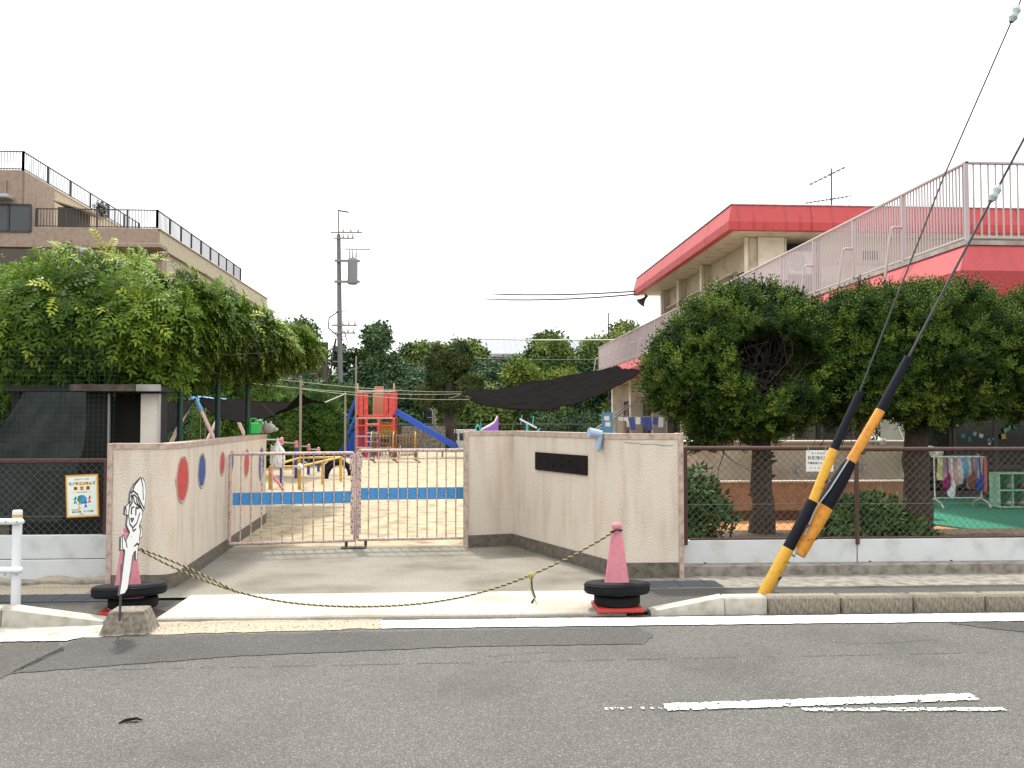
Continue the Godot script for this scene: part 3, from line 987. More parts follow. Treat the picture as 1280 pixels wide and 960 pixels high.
func build_walls() -> void:
	# right wall: nameplate wall, splayed back to the gate
	var path := [Vector2(0.15, -11.2), Vector2(0.70, -11.36), Vector2(1.60, -8.97), Vector2(2.19, -8.97)]
	var t := thing("entrance_wall", "cream roughcast entrance wall with dark nameplate, splayed back to the gate", "wall")
	var b := MB.new()
	wall_strip(b, path, 0.16, 0.0, 1.36)
	put(t, "wall_body", b, M.roughcast)
	b = MB.new()
	wall_strip(b, path, 0.16, 1.36, 1.415, 0.008)
	put(t, "coping", b, M.trim_pink)
	b = MB.new()
	wall_strip(b, path, 0.15, -0.02, 0.155, 0.012)
	put(t, "plinth", b, M.plinth)
	b = MB.new()
	b.box(Vector3(0.125, 0.70, -11.28), Vector3(0.06, 1.42, 0.22), 0.006)
	put(t, "end_post", b, M.trim_pink)
	b = MB.new()
	b.box(Vector3(2.215, 0.71, -9.05), Vector3(0.05, 1.42, 0.19), 0.006)
	put(t, "end_post", b, M.trim_pink)
	b = MB.new()      # a crack under the coping
	var pts := []
	for i in 9: pts.append(Vector3(1.66 + i * 0.06, 1.325 - i * 0.0035 + rnd(-0.008, 0.008), -8.968))
	b.tube(pts, 0.0022, 4)
	put(t, "crack", b, M.plinth)
	# nameplate on the splayed face
	var along := (Vector2(1.60, -8.97) - Vector2(0.70, -11.36)).normalized()
	var nrm := Vector2(-along.y, along.x)
	if nrm.y < 0.0: nrm = -nrm
	nrm = Vector2(-absf(nrm.x), absf(nrm.y))
	var turn := atan2(nrm.x, nrm.y)
	var mid := Vector2(0.70, -11.36).lerp(Vector2(1.60, -8.97), 0.512)
	var pl := thing("nameplate", "long dark metal nameplate on the splayed cream wall", "sign", Vector3(mid.x, 1.075, mid.y) + Vector3(nrm.x, 0, nrm.y) * 0.012, turn)
	put(pl, "plate", B(Vector3.ZERO, Vector3(1.24, 0.205, 0.02), 0.003), M.plate)
	var names := ["naka", "hi", "dai", "ho", "iku", "en"]
	for i in 6:
		var gl := MB.new()
		for line in strokes(G[names[i]]):
			for j in line.size() - 1:
				var a: Vector2 = line[j]
				var q: Vector2 = line[j + 1]
				var o := Vector3(-0.535 + i * 0.178, 0.07, 0.0105)
				gl.bar(o + Vector3(a.x, -a.y, 0) * 0.0014, o + Vector3(q.x, -q.y, 0) * 0.0014 + Vector3(1e-4, 0, 0), 0.009, 0.003)
		put(pl, "raised_character", gl, M.plate_glyph)
	# pale blue wall lamp pointing out of the wall's top
	var lp := thing("wall_lamp", "pale blue swivel floodlight clipped over the top of the nameplate wall", "lamp", Vector3(1.43, 1.30, -9.38))
	b = MB.new()
	b.tube([Vector3(0.04, -0.06, 0.02), Vector3(0.04, 0.07, 0.1), Vector3(0.0, 0.1, 0.12)], 0.028, 12)
	put(lp, "bracket", b, M.lamp_blue)
	b = MB.new()
	b.tube([Vector3(0.0, -0.05, 0.13), Vector3(0.03, 0.09, 0.13)], 0.036, 14)
	put(lp, "holder", b, M.lamp_blue)
	b = MB.new()
	b.tube([Vector3(-0.09, 0.125, 0.16), Vector3(-0.05, 0.12, 0.15), Vector3(0.04, 0.105, 0.13)], [0.05, 0.047, 0.04], 16)
	put(lp, "lamp_head", b, M.lamp_blue)
	put(lp, "wall_plate", B(Vector3(0.1, -0.02, 0.06), Vector3(0.07, 0.09, 0.07), 0.01, Basis(UP, turn)), M.lamp_blue)

	# left wall: a short front, then along the driveway to the gate and beyond
	var lpth := [Vector2(-2.86, -14.15), Vector2(-2.60, -9.2), Vector2(-2.585, -8.74), Vector2(-2.63, -8.66), Vector2(-2.70, -8.63), Vector2(-3.13, -8.64)]
	lpth.reverse()
	t = thing("driveway_wall", "cream roughcast wall with red and blue discs along the left of the driveway", "wall")
	b = MB.new()
	wall_strip(b, lpth, 0.15, 0.0, 1.285)
	put(t, "wall_body", b, M.roughcast)
	b = MB.new()
	wall_strip(b, lpth, 0.15, 1.285, 1.335, 0.008)
	put(t, "coping", b, M.trim_pink)
	b = MB.new()
	wall_strip(b, lpth, 0.14, -0.02, 0.14, 0.012)
	put(t, "plinth", b, M.plinth)
	put(t, "end_post", B(Vector3(-3.15, 0.665, -8.71), Vector3(0.05, 1.34, 0.17), 0.006), M.trim_pink)
	for q in [[8.95, 0.426, 0.985, "red_disc", "largest red disc, near the corner"], [9.75, 0.344, 1.025, "blue_disc", "plain blue disc"], [10.81, 0.26, 1.05, "red_disc", "small red disc"], [11.37, 0.247, 1.05, "blue_disc", "small blue disc behind the gate hinge"], [12.43, 0.364, 0.98, "red_disc", "red disc behind the gate bars"], [13.67, 0.48, 0.905, "blue_disc", "farthest blue disc with a white mark"]]:
		var zz: float = q[0]
		var s: float = (zz - 9.2) / (14.15 - 9.2)
		var x := lerpf(-2.60, -2.86, s) if s > 0.0 else lerpf(-2.60, -2.585, (9.2 - zz) / 0.46)
		var turned := Basis(UP, 0.0525 if zz > 9.2 else 0.033) * Basis(Vector3(0, 0, 1), -PI / 2)
		var d := MB.new()
		var r: float = q[1] * 0.5
		d.lathe(Vector3(x, q[2], -zz), [Vector2(r + 0.012, -0.01), Vector2(r + 0.012, 0.008), Vector2(r, 0.008), Vector2(r - 0.012, 0.002)], 36, turned)
		var ring := put(t, "disc_rim", d, M.trim_pink)
		d = MB.new()
		d.lathe(Vector3(x, q[2], -zz), [Vector2(r - 0.012, 0.003), Vector2(0.0, 0.003)], 36, turned)
		put(ring, "disc", d, M[q[3]], Vector3.ZERO, q[4])
		if zz > 13.0:
			put(ring, "mark", B(Vector3(x + 0.01, q[2] - 0.06, -zz + 0.02), Vector3(0.012, 0.24, 0.06), 0.002), M.white_print)
			put(ring, "mark", B(Vector3(x + 0.01, q[2] + 0.12, -zz + 0.02), Vector3(0.012, 0.05, 0.06), 0.002), M.white_print)

func gate_leaf(label: String, x0: float, z0: float, x1: float, z1: float, bars: Array, extra_rail: bool, y0: float, y1: float, mirror: bool) -> void:
	var a := Vector3(x0, 0, z0)
	var e := Vector3(x1, 0, z1)
	var t := thing("gate", label, "gate", a, 0.0, "pink gate leaves")
	var d := e - a
	var u := d.normalized()
	var L := d.length()
	var f := MB.new()
	f.tube([Vector3(0, y0, 0), Vector3(0, y1 - 0.02, 0), u * 0.02 + UP * y1, u * (L - 0.02) + UP * y1, d + UP * (y1 - 0.02), d + UP * y0, UP * y0], 0.0205, 10)
	put(t, "frame", f, M.gate_pink)
	if extra_rail:
		put(t, "rail", T([UP * (y1 - 0.1), d + UP * (y1 - 0.1)], 0.008), M.gate_pink)
	for s in bars:
		put(t, "bar", T([d * s + UP * y0, d * s + UP * y1], 0.0085, 7), M.gate_pink if rng.randf() < 0.6 else M.gate_rusty)
	var ym: float = (0.545 if not mirror else 0.58)
	var band := MB.new()
	var back := Vector3(-u.z, 0, u.x)
	if back.z > 0: back = -back
	band.bar(u * 0.03 + UP * (ym + 0.073) + back * 0.016, u * (L - 0.03) + UP * (ym + 0.073) + back * 0.016, 0.006, 0.146, 0.001)
	put(t, "blue_band", band, M.gate_blue)
	# meeting stile plates, hinge or latch, caster
	var s_end := u * (L - 0.02) if not mirror else u * 0.02
	put(t, "stile_plate", B(s_end + UP * (y1 - 0.11), Vector3(0.07, 0.2, 0.02), 0.005), M.gate_rusty)
	put(t, "stile_plate", B(s_end + UP * 0.62, Vector3(0.045, 0.9, 0.015), 0.004), M.gate_rusty)
	var cx := u * (L - 0.09) if not mirror else u * 0.10
	var w := put(t, "caster", B(cx + UP * (y0 - 0.03), Vector3(0.035, 0.07, 0.035), 0.006), M.dark_metal)
	var wh := MB.new()
	wh.lathe(cx + UP * 0.032, [Vector2(0, -0.012), Vector2(0.026, -0.012), Vector2(0.026, 0.012), Vector2(0, 0.012)], 14, Basis(Vector3(0, 0, 1), PI / 2))
	put(w, "wheel", wh, M.rubber)

func chain_link(parent: Node, x0: float, x1: float, y0: float, y1: float, z: float, cell: float, m: Material) -> void:
	var b := MB.new()
	var h := y1 - y0
	for dir in [-1.0, 1.0]:
		var n := int((x1 - x0 + h) / cell)
		for i in n + 1:
			var s := x0 - h + i * cell if dir > 0 else x0 + i * cell
			# the wire runs from (s, y0) to (s + dir*h, y1), cut to the panel
			var t0 := 0.0
			var t1 := 1.0
			var e: float = s + dir * h
			if dir > 0:
				if s < x0: t0 = (x0 - s) / h
				if e > x1: t1 = 1.0 - (e - x1) / h
			else:
				if s > x1: t0 = (s - x1) / h
				if e < x0: t1 = 1.0 - (x0 - e) / h
			if t1 - t0 < 0.03: continue
			var k := maxi(1, int((t1 - t0) * h / (cell * 0.5)))
			var pts := []
			for j in k + 1:
				var q := lerpf(t0, t1, float(j) / k)
				pts.append(Vector3(s + dir * h * q, y0 + h * q, z + (0.004 if (j + i) % 2 else -0.004) * dir))
			b.tube(pts, 0.0019, 4, false)
	stuff(parent, "chain_mesh", b, m)

func build_fences() -> void:
	# right
	var t := thing("fence", "rust brown chain link fence on a white board base, right of the entrance", "fence")
	var step := MB.new()
	step.box(Vector3(7.1, 0.045, -9.16), Vector3(9.75, 0.13, 0.22), 0.015)
	put(t, "base_kerb", step, M.step)
	var joints := [2.25, 4.07, 5.93, 7.8, 9.7, 11.9]
	for i in 5:
		put(t, "base_panel", B(Vector3((joints[i] + joints[i + 1]) / 2, 0.225, -9.19), Vector3(joints[i + 1] - joints[i] - 0.012, 0.235, 0.06), 0.006), M.board_white)
	for i in 5:
		put(t, "post", B(Vector3(joints[i] + (0.035 if i == 0 else 0.0), 0.79, -9.155), Vector3(0.075 if i == 0 else 0.034, 0.98 if i != 1 else 1.0, 0.045), 0.006), M.rust_brown)
	for i in 5:
		var lift := 0.0 if i == 0 else -0.012 * (i % 2)
		put(t, "top_rail", T([Vector3(joints[i] + 0.03, 1.265 + lift, -9.17), Vector3(joints[i + 1] - 0.02, 1.262 + lift, -9.17)], 0.023, 10), M.rust_brown)
	put(t, "bottom_rail", B(Vector3(7.1, 0.352, -9.18), Vector3(9.5, 0.018, 0.03), 0.003), M.rust_brown)
	put(t, "tension_wire", T([Vector3(2.3, 0.70, -9.164), Vector3(11.8, 0.69, -9.164)], 0.003, 5), M.wire_green)
	for i in 11:
		put(t, "drain_notch", B(Vector3(2.5 + i * 0.85, 0.115, -9.158), Vector3(0.025, 0.016, 0.006), 0.002), M.iron)
	chain_link(t, 2.3, 11.9, 0.36, 1.245, -9.17, 0.075, M.wire_rust)
	# sign on it, printed
	var im := Image.create(320, 250, false, Image.FORMAT_RGB8)
	im.fill(Color(0.8, 0.8, 0.78))
	var ink := Color(0.1, 0.1, 0.1)
	write(im, ["han", "zero", "bou", "chi", "ku"], Vector2(62, 22), 24, 34, Color(0.3, 0.3, 0.3), 3)
	write(im, ["bou", "han", "kyou", "ka", "chi", "ku"], Vector2(14, 66), 46, 49, ink, 5)
	write(im, ["fu", "shin", "sha", "mi", "ta", "ra", "one", "one", "zero", "ban"], Vector2(12, 136), 27, 30, ink, 4)
	write(im, ["ho", "iku", "en", "hi", "dai"], Vector2(40, 198), 22, 48, Color(0.55, 0.55, 0.52), 2.5)
	var sg := thing("notice", "white crime prevention notice wired to the right chain link fence", "sign", Vector3(3.685, 1.135, -9.145))
	put(sg, "board", B(Vector3.ZERO, Vector3(0.28, 0.215, 0.008), 0.002), M.white_print)
	var q := MB.new()
	q.uvquad(Vector3(-0.138, 0.106, 0.0055), Vector3(0.138, 0.106, 0.0055), Vector3(0.138, -0.106, 0.0055), Vector3(-0.138, -0.106, 0.0055), Vector3.BACK)
	put(sg, "print", q, print_mat(im))
	for x in [-0.12, 0.06]:
		put(sg, "wire_tie", T([Vector3(x, 0.09, 0.006), Vector3(x, 0.12, 0.012), Vector3(x, 0.15, 0.004)], 0.003, 5), M.galv)
	# left
	t = thing("fence", "dark chain link fence on white boards, left of the cream wall", "fence")
	put(t, "base_kerb", B(Vector3(-7.6, 0.01, -9.0), Vector3(8.7, 0.07, 0.2), 0.012), M.step)
	put(t, "base_panel", B(Vector3(-7.65, 0.345, -9.06), Vector3(8.7, 0.225, 0.06), 0.006), M.board_white)
	put(t, "base_panel", B(Vector3(-7.65, 0.13, -9.055), Vector3(8.7, 0.195, 0.06), 0.006), M.board_white)
	put(t, "post", B(Vector3(-3.33, 0.81, -9.06), Vector3(0.055, 0.73, 0.05), 0.006), M.rust_brown)
	for i in 3:
		put(t, "post", B(Vector3(-5.3 - i * 2.0, 0.81, -9.08), Vector3(0.034, 0.73, 0.045), 0.006), M.rust_brown)
	put(t, "top_rail", B(Vector3(-7.65, 1.16, -9.07), Vector3(8.6, 0.045, 0.04), 0.008), M.rust_brown)
	put(t, "tension_wire", T([Vector3(-11.9, 0.63, -9.06), Vector3(-3.35, 0.63, -9.06)], 0.003, 5), M.wire_green)
	chain_link(t, -8.5, -3.36, 0.46, 1.14, -9.07, 0.072, M.wire_green)
	# eco award board
	im = Image.create(300, 400, false, Image.FORMAT_RGB8)
	im.fill(Color(0.72, 0.5, 0.2))
	im.fill_rect(Rect2i(9, 9, 282, 382), Color(0.86, 0.74, 0.5))
	im.fill_rect(Rect2i(20, 20, 260, 360), Color(0.82, 0.87, 0.84))
	write(im, ["ka", "chi", "wo", "ta", "ra", "hi", "mi"], Vector2(78, 32), 18, 20, Color(0.3, 0.32, 0.34), 2)
	im.fill_rect(Rect2i(90, 66, 150, 38), Color(0.93, 0.78, 0.52))
	write(im, ["na", "go", "ya", "e", "ko", "ki", "tsu", "zu"], Vector2(28, 66), 30, 31, Color(0.25, 0.17, 0.1), 4.5)
	im.fill_rect(Rect2i(70, 108, 40, 36), Color(0.95, 0.8, 0.5))
	im.fill_rect(Rect2i(128, 108, 40, 36), Color(0.95, 0.72, 0.62))
	im.fill_rect(Rect2i(184, 108, 40, 36), Color(0.95, 0.8, 0.5))
	write(im, ["nin", "tei", "en"], Vector2(76, 110), 32, 57, Color(0.32, 0.16, 0.06), 4.5)
	im.fill_rect(Rect2i(54, 156, 190, 16), Color(0.88, 0.8, 0.62))
	write(im, ["hi", "dai", "ka", "mi", "chi"], Vector2(102, 157), 14, 19, Color(0.45, 0.42, 0.36), 1.8)
	disc(im, Vector2(148, 232), 43, Color(0.2, 0.52, 0.78))
	for p in [[126, 214, 20], [116, 236, 14], [140, 204, 13], [150, 262, 12]]:
		disc(im, Vector2(p[0], p[1]), p[2], Color(0.12, 0.5, 0.36))
	for p in [[84, 232, Color(0.08, 0.42, 0.36)], [120, 284, Color(0.9, 0.6, 0.25)], [180, 272, Color(0.1, 0.3, 0.66)], [216, 228, Color(0.75, 0.22, 0.28)]]:
		disc(im, Vector2(p[0] + 4, p[1] - 22), 8, p[2].darkened(0.35))
		pen(im, [[Vector2(0, -12), Vector2(0, 14)], [Vector2(-14, -4), Vector2(14, -8)], [Vector2(0, 14), Vector2(-9, 36)], [Vector2(0, 14), Vector2(10, 34)]], Vector2(p[0], p[1]), Vector2(100, 100), p[2], 9)
	write(im, ["chi", "ku", "ho", "iku", "en"], Vector2(48, 322), 12, 15, Color(0.35, 0.36, 0.36), 1.8)
	write(im, ["ho", "hi", "dai", "iku", "en"], Vector2(52, 340), 17, 17, Color(0.3, 0.32, 0.34), 2.2)
	write(im, ["na", "ko", "ya", "chi", "ku"], Vector2(158, 336), 18, 19, Color(0.3, 0.32, 0.34), 2.2)
	write(im, ["ku", "ho", "en"], Vector2(122, 366), 10, 14, Color(0.4, 0.4, 0.38), 1.6)
	sg = thing("award_board", "white board with gold frame and a globe print, hung on the left fence", "sign", Vector3(-3.542, 0.828, -9.02), 0.0)
	sg.rotation.z = 0.045
	put(sg, "board", B(Vector3.ZERO, Vector3(0.305, 0.405, 0.012), 0.004), M.yellow_old)
	q = MB.new()
	q.uvquad(Vector3(-0.15, 0.2, 0.008), Vector3(0.15, 0.2, 0.008), Vector3(0.15, -0.2, 0.008), Vector3(-0.15, -0.2, 0.008), Vector3.BACK)
	put(sg, "print", q, print_mat(im))

func build_street() -> void:
	drain("drain_grating", "steel drain grating on the left pavement behind the kerb", -7.2, -2.78, -8.12, -8.42, 7)
	drain("drain_cover", "dark grey drain grating in the right pavement beside the nameplate wall", 1.70, 2.48, -8.46, -8.76, 9)
	# white pipe barrier at the left
	var t := thing("guard_rail", "white pipe guard rail standing behind the left kerb", "guard rail", Vector3(-3.45, 0, -7.52))
	var b := MB.new()
	b.lathe(Vector3.ZERO, [Vector2(0.036, 0.0), Vector2(0.036, 0.80), Vector2(0.037, 0.802), Vector2(0.037, 0.83), Vector2(0.03, 0.84), Vector2(0, 0.842)], 18)
	put(t, "post", b, M.white_metal)
	b = MB.new()
	b.lathe(Vector3.ZERO, [Vector2(0.038, 0.785), Vector2(0.038, 0.805)], 18)
	put(t, "reflector_band", b, M.yellow)
	b = MB.new()
	b.lathe(Vector3(-2.0, 0, 0), [Vector2(0.036, 0.0), Vector2(0.036, 0.83), Vector2(0, 0.842)], 18)
	put(t, "post", b, M.white_metal)
	for y in [0.755, 0.378]:
		var r := put(t, "rail", T([Vector3(-3.0, y, 0.05), Vector3(0.055, y, 0.05), Vector3(0.072, y, 0.05)], [0.0245, 0.0245, 0.014], 14), M.white_metal)
		for x in [-0.055, 0.03]:
			put(r, "bolt", B(Vector3(x, y + (0.0 if y > 0.5 else -0.03), 0.07), Vector3(0.016, 0.016, 0.016), 0.003), M.galv)
	# cones standing in tyres
	cone("faded pink traffic cone standing in tyres at the right end of the rope", Vector3(1.302, 0.03, -7.42), 0.0, false)
	cone("faded pink traffic cone behind the child cutout at the left end of the rope", Vector3(-2.625, 0.012, -7.62), 0.0, true)
	tyre("old black tyre lying flat round the right cone", Vector3(1.302, 0.2, -7.42), 0.265, 0.0)
	tyre("old black tyre sitting tilted round the left cone", Vector3(-2.61, 0.19, -7.62), 0.285, 0.05)
	inner("smaller black tyre under the tyre at the right cone", Vector3(1.302, 0.108, -7.42), 0.185)
	inner("smaller black tyre under the tyre at the left cone", Vector3(-2.58, 0.095, -7.62), 0.19)
	# tiger rope
	var path := []
	var a := Vector3(-2.5, 0.53, -7.48)
	var e := Vector3(1.285, 0.66, -7.37)
	for i in 161:
		var s := i / 160.0
		var p := a.lerp(e, s)
		var y := 0.53 + (0.66 - 0.53) * s - 2.1 * s * (1.0 - s)
		p.y = maxf(0.055, y)
		p.y = 0.055 + log(1.0 + exp((y - 0.055) * 18.0)) / 18.0 - 0.0 if absf(y - 0.055) < 0.5 else p.y
		p.z += 0.16 * sin(PI * s)
		path.append(p)
	t = thing("rope", "black and yellow twisted rope sagging between the two cones", "rope")
	strand(t, "yellow_strand", path, 0.0, M.rope_yellow)
	strand(t, "black_strand", path, PI, M.rope_black)
	var p2 := []
	for i in 34: p2.append(Vector3(-2.5, 0.55, -7.46).lerp(path[34], i / 33.0) + Vector3(0, 0.018 * sin(PI * i / 33.0), 0.02))
	strand(t, "yellow_strand", p2, 0.0, M.rope_yellow)
	strand(t, "black_strand", p2, PI, M.rope_black)
	var kn: Vector3 = path[131]
	var kb := MB.new()
	kb.ball(kn, Vector3(0.03, 0.02, 0.022), 6)
	for k in 3: kb.tube([kn + Vector3(-0.03 + k * 0.02, -0.022, 0), kn + Vector3(-0.02 + k * 0.02, 0.0, 0.022), kn + Vector3(-0.01 + k * 0.02, 0.02, 0)], 0.007, 6)
	put(t, "knot", kb, M.rope_yellow)
	put(t, "loose_end", T([kn, kn + Vector3(0.005, -0.1, 0.02), kn + Vector3(0.03, -0.17, 0.02), kn + Vector3(0.0, -0.215, 0.03)], [0.008, 0.007, 0.007, 0.011], 6), M.rope_black)
	put(t, "loose_end", T([kn, kn + Vector3(-0.015, -0.08, 0.02), kn + Vector3(0.01, -0.15, 0.03), kn + Vector3(0.045, -0.23, 0.03)], [0.008, 0.006, 0.006, 0.003], 6), M.rope_yellow)
	put(t, "knot", T([e + Vector3(-0.04, -0.01, 0.0), e + Vector3(0.0, 0.012, 0.04), e + Vector3(0.05, 0.005, 0.0), e + Vector3(0.03, -0.02, -0.06)], 0.009, 6), M.rope_black)
	child_cutout()
	guys()
	# scrap of black rubber on the road
	t = thing("rubber_scrap", "curled scrap of black rubber lying on the road", "scrap", Vector3(-1.66, 0.0, -4.9))
	put(t, "curl", T([Vector3(-0.05, 0.006, 0.03), Vector3(-0.03, 0.01, 0.0), Vector3(0.02, 0.012, -0.02), Vector3(0.055, 0.008, -0.005)], [0.004, 0.008, 0.007, 0.003], 6), M.rubber)
	put(t, "curl", T([Vector3(-0.02, 0.004, 0.02), Vector3(0.01, 0.005, 0.015), Vector3(0.04, 0.004, 0.018)], 0.003, 5), M.rubber)
	# sand swept against the left boards
	b = MB.new()
	var f := noise(1.3, 91, 3)
	for i in 60:
		for j in 4:
			var pq := []
			for c in [[0, 0], [1, 0], [1, 1], [0, 1]]:
				var x: float = -7.2 + (i + c[0]) * 0.066
				var w: float = (j + c[1]) / 4.0
				var h: float = maxf(0.0, 0.015 + 0.05 * f.get_noise_1d(x * 1.7)) * (1.0 - w)
				pq.append(Vector3(x, 0.006 + (0.036 if w < 0.35 else 0.0) + h, -9.02 + w * 0.22))
			b.quad(pq[0], pq[1], pq[2], pq[3], UP)
	struct("sand_drift", b, M.dust)
	# grit and dead leaves
	var where := []
	var cols := []
	var grit := MB.new()
	grit.ball(Vector3.ZERO, Vector3(0.012, 0.006, 0.009), 3)
	for i in 700:
		var x := rnd(-2.6, 1.2)
		var z := -7.05 + rnd(-0.2, 0.3) * rng.randf()
		if i > 420:
			x = rnd(-3.2, 4.5)
			z = rnd(-6.9, -6.4)
		where.append(Transform3D(Basis(UP, rnd(0, TAU)) * Basis.from_scale(Vector3.ONE * rnd(0.15, 0.55)), Vector3(x, 0.007, z)))
		cols.append(Color(0.3, 0.25, 0.18).lerp(Color(0.1, 0.08, 0.06), rng.randf()))
	var gm := paint(Color.WHITE, 0.95)
	gm.vertex_color_use_as_albedo = true
	var g := cloud(self, "grit", grit.mesh(), gm, where, cols)
	tag(g, "loose grit along the edge of the road", "grit", "", "stuff")

func strand(parent: Node, called: String, path: Array, phase: float, m: Material) -> void:
	var pts := []
	for i in path.size() - 1:
		for k in 3:
			var p: Vector3 = path[i].lerp(path[i + 1], k / 3.0)
			var d: Vector3 = (path[i + 1] - path[i]).normalized()
			var x := UP.cross(d).normalized()
			var y := d.cross(x)
			var t := phase + (i * 3 + k) * 1.05
			pts.append(p + (x * cos(t) + y * sin(t)) * 0.0044)
	put(parent, called, T(pts, 0.005, 5), m)

func cone(label: String, at: Vector3, lean: float, rot: bool) -> void:
	var t := thing("traffic_cone", label, "traffic cone", at, 0.12 if rot else 0.0, "traffic cones")
	t.rotation.z = lean
	var b := MB.new()
	b.box(Vector3(0, 0.018, 0), Vector3(0.37, 0.036, 0.37), 0.012)
	for x in [-0.09, 0.09]:
		b.box(Vector3(x, 0.012, 0.184), Vector3(0.012, 0.024, 0.006))
	put(t, "base", b, M.cone_base)
	b = MB.new()
	b.lathe(Vector3.ZERO, [Vector2(0.145, 0.036), Vector2(0.128, 0.1), Vector2(0.094, 0.24), Vector2(0.062, 0.48), Vector2(0.04, 0.625), Vector2(0.034, 0.64), Vector2(0.04, 0.652), Vector2(0.04, 0.672), Vector2(0.026, 0.69), Vector2(0, 0.695)], 28)
	put(t, "cone_body", b, M.cone)

func tyre(label: String, at: Vector3, r: float, tilt: float) -> void:
	var t := thing("tyre", label, "tyre", at, 0.0, "tyres round the cones")
	t.rotation.z = tilt
	t.rotation.x = -0.09
	var b := MB.new()
	var prof := []
	for i in 17:
		var a := TAU * i / 16.0 + 0.2
		var h := 0.05
		var w := 0.078
		# a rounded square section
		var e := 0.55
		prof.append(Vector2(r - w + w * signf(cos(a)) * pow(absf(cos(a)), e), h * signf(sin(a)) * pow(absf(sin(a)), e)))
	prof.reverse()
	b.lathe(Vector3.ZERO, prof, 36)
	put(t, "carcass", b, M.rubber)
	for y in [-0.022, 0.022]:
		b = MB.new()
		var g := []
		for i in 37:
			var a := TAU * i / 36.0
			g.append(Vector3(cos(a) * (r + 0.0005), y, sin(a) * (r + 0.0005)))
		b.tube(g, 0.0035, 4, false)
		put(t, "tread_rib", b, M.black_plastic)

func inner(label: String, at: Vector3, r: float) -> void:
	var b := MB.new()
	b.lathe(Vector3.ZERO, [Vector2(r - 0.07, -0.042), Vector2(r - 0.012, -0.042), Vector2(r, -0.03), Vector2(r, 0.03), Vector2(r - 0.012, 0.042), Vector2(r - 0.07, 0.042)], 32)
	solo("tyre", b, M.rubber, label, "tyre", at, "tyres round the cones")

func child_cutout() -> void:
	var t := thing("child_cutout", "white flat cutout of a child in a hat, on a rod in a concrete block", "cutout figure", Vector3(-2.385, 0, -6.97), 1.40)
	t.rotation.z = -0.03
	# outline in units of the drawing; x is stretched back from its oblique view
	var o := [[345, 68], [362, 72], [373, 95], [380, 150], [378, 200], [372, 248], [364, 262], [366, 290], [352, 322], [366, 346], [366, 392], [352, 404], [354, 428], [347, 442], [344, 512], [336, 512], [335, 462], [326, 470], [318, 560], [302, 650], [290, 671], [262, 672], [270, 600], [282, 452], [276, 440], [261, 444], [260, 372], [272, 360], [284, 396], [302, 356], [286, 318], [290, 266], [275, 258], [277, 214], [296, 198], [300, 140], [318, 98]]
	var poly := PackedVector2Array()
	for p in o: poly.append(Vector2((p[0] - 320) * 0.0029, (672 - p[1]) * 0.001385 + 0.287))
	var im := Image.create(384, 768, false, Image.FORMAT_RGB8)
	im.fill(Color(0.88, 0.88, 0.88))
	var ink := Color(0.05, 0.05, 0.06)
	var lines := [[[345, 74], [322, 104], [308, 146], [304, 196]], [[300, 146], [316, 140], [336, 160], [352, 200], [372, 242]], [[304, 166], [320, 160], [338, 182], [352, 222], [364, 250]], [[352, 76], [362, 120], [366, 190]], [[300, 196], [294, 262], [302, 312], [318, 334], [336, 314], [350, 262]], [[314, 168], [322, 200], [348, 232]], [[310, 168], [312, 196], [300, 220]], [[330, 186], [340, 214], [356, 236]], [[306, 284], [320, 286], [312, 302], [306, 284]], [[316, 336], [320, 352], [332, 344]], [[286, 398], [292, 430]], [[340, 420], [352, 432], [340, 424], [328, 434]], [[350, 330], [358, 360], [352, 392]], [[268, 372], [270, 430]], [[280, 216], [284, 250]], [[308, 228], [320, 224]], [[330, 228], [342, 236]]]
	var px := func(q): return Vector2((q[0] - 250.0) / 140.0 * 384.0, (q[1] - 60.0) / 620.0 * 768.0)
	var out := []
	for l in lines:
		var a := []
		for q in l: a.append(px.call(q))
		out.append(a)
	pen(im, out, Vector2.ZERO, Vector2(100, 100), ink, 10)
	var edge := []
	for q in o: edge.append(px.call(q))
	edge.append(px.call(o[0]))
	pen(im, [edge], Vector2.ZERO, Vector2(100, 100), ink, 11)
	for e in [[308, 236, 256], [330, 240, 264]]:
		pen(im, [[px.call([e[0], e[1]]), px.call([e[0], e[2]])]], Vector2.ZERO, Vector2(100, 100), ink, 17)
	for k in 14:
		var q := [321 - k * 1.3, 480 + k * 12]
		pen(im, [[px.call(q), px.call([q[0] - 0.6, q[1] + 6])]], Vector2.ZERO, Vector2(100, 100), ink, 8)
	disc(im, px.call([313, 380]), 4, ink)
	var b := MB.new()
	var ix := Geometry2D.triangulate_polygon(poly)
	for i in range(0, ix.size(), 3):
		var v := []
		var u := []
		for k in 3:
			var p := poly[ix[i + k]]
			v.append(Vector3(p.x, p.y, 0.0062))
			var q: Vector2 = px.call(o[ix[i + k]])
			u.append(Vector2(q.x / 384.0, q.y / 768.0))
		b.tri(v[0], v[1], v[2], Vector3.BACK, Vector3.BACK, Vector3.BACK, u[0], u[1], u[2])
	put(t, "drawing", b, print_mat(im))
	b = MB.new()
	b.xf = Transform3D(Basis(Vector3.RIGHT, PI / 2), Vector3(0, 0, 0))
	var fl := PackedVector2Array()
	for p in poly: fl.append(Vector2(p.x, -p.y))
	b.prism(fl, -0.006, 0.006)
	# prism plan (x, z) turned upright: z becomes -y
	put(t, "panel", b, M.panel_edge)
	put(t, "rod", T([Vector3(-0.11, 0.1, -0.016), Vector3(-0.105, 0.5, -0.016)], 0.009, 8), M.dark_metal)
	# concrete foot
	var f := solo("concrete_foot", foot_mesh(), M.foot_block, "grey concrete block foot that holds up the child cutout", "block", Vector3(-2.385, 0.004, -6.98))
	f.rotation.y = 0.06

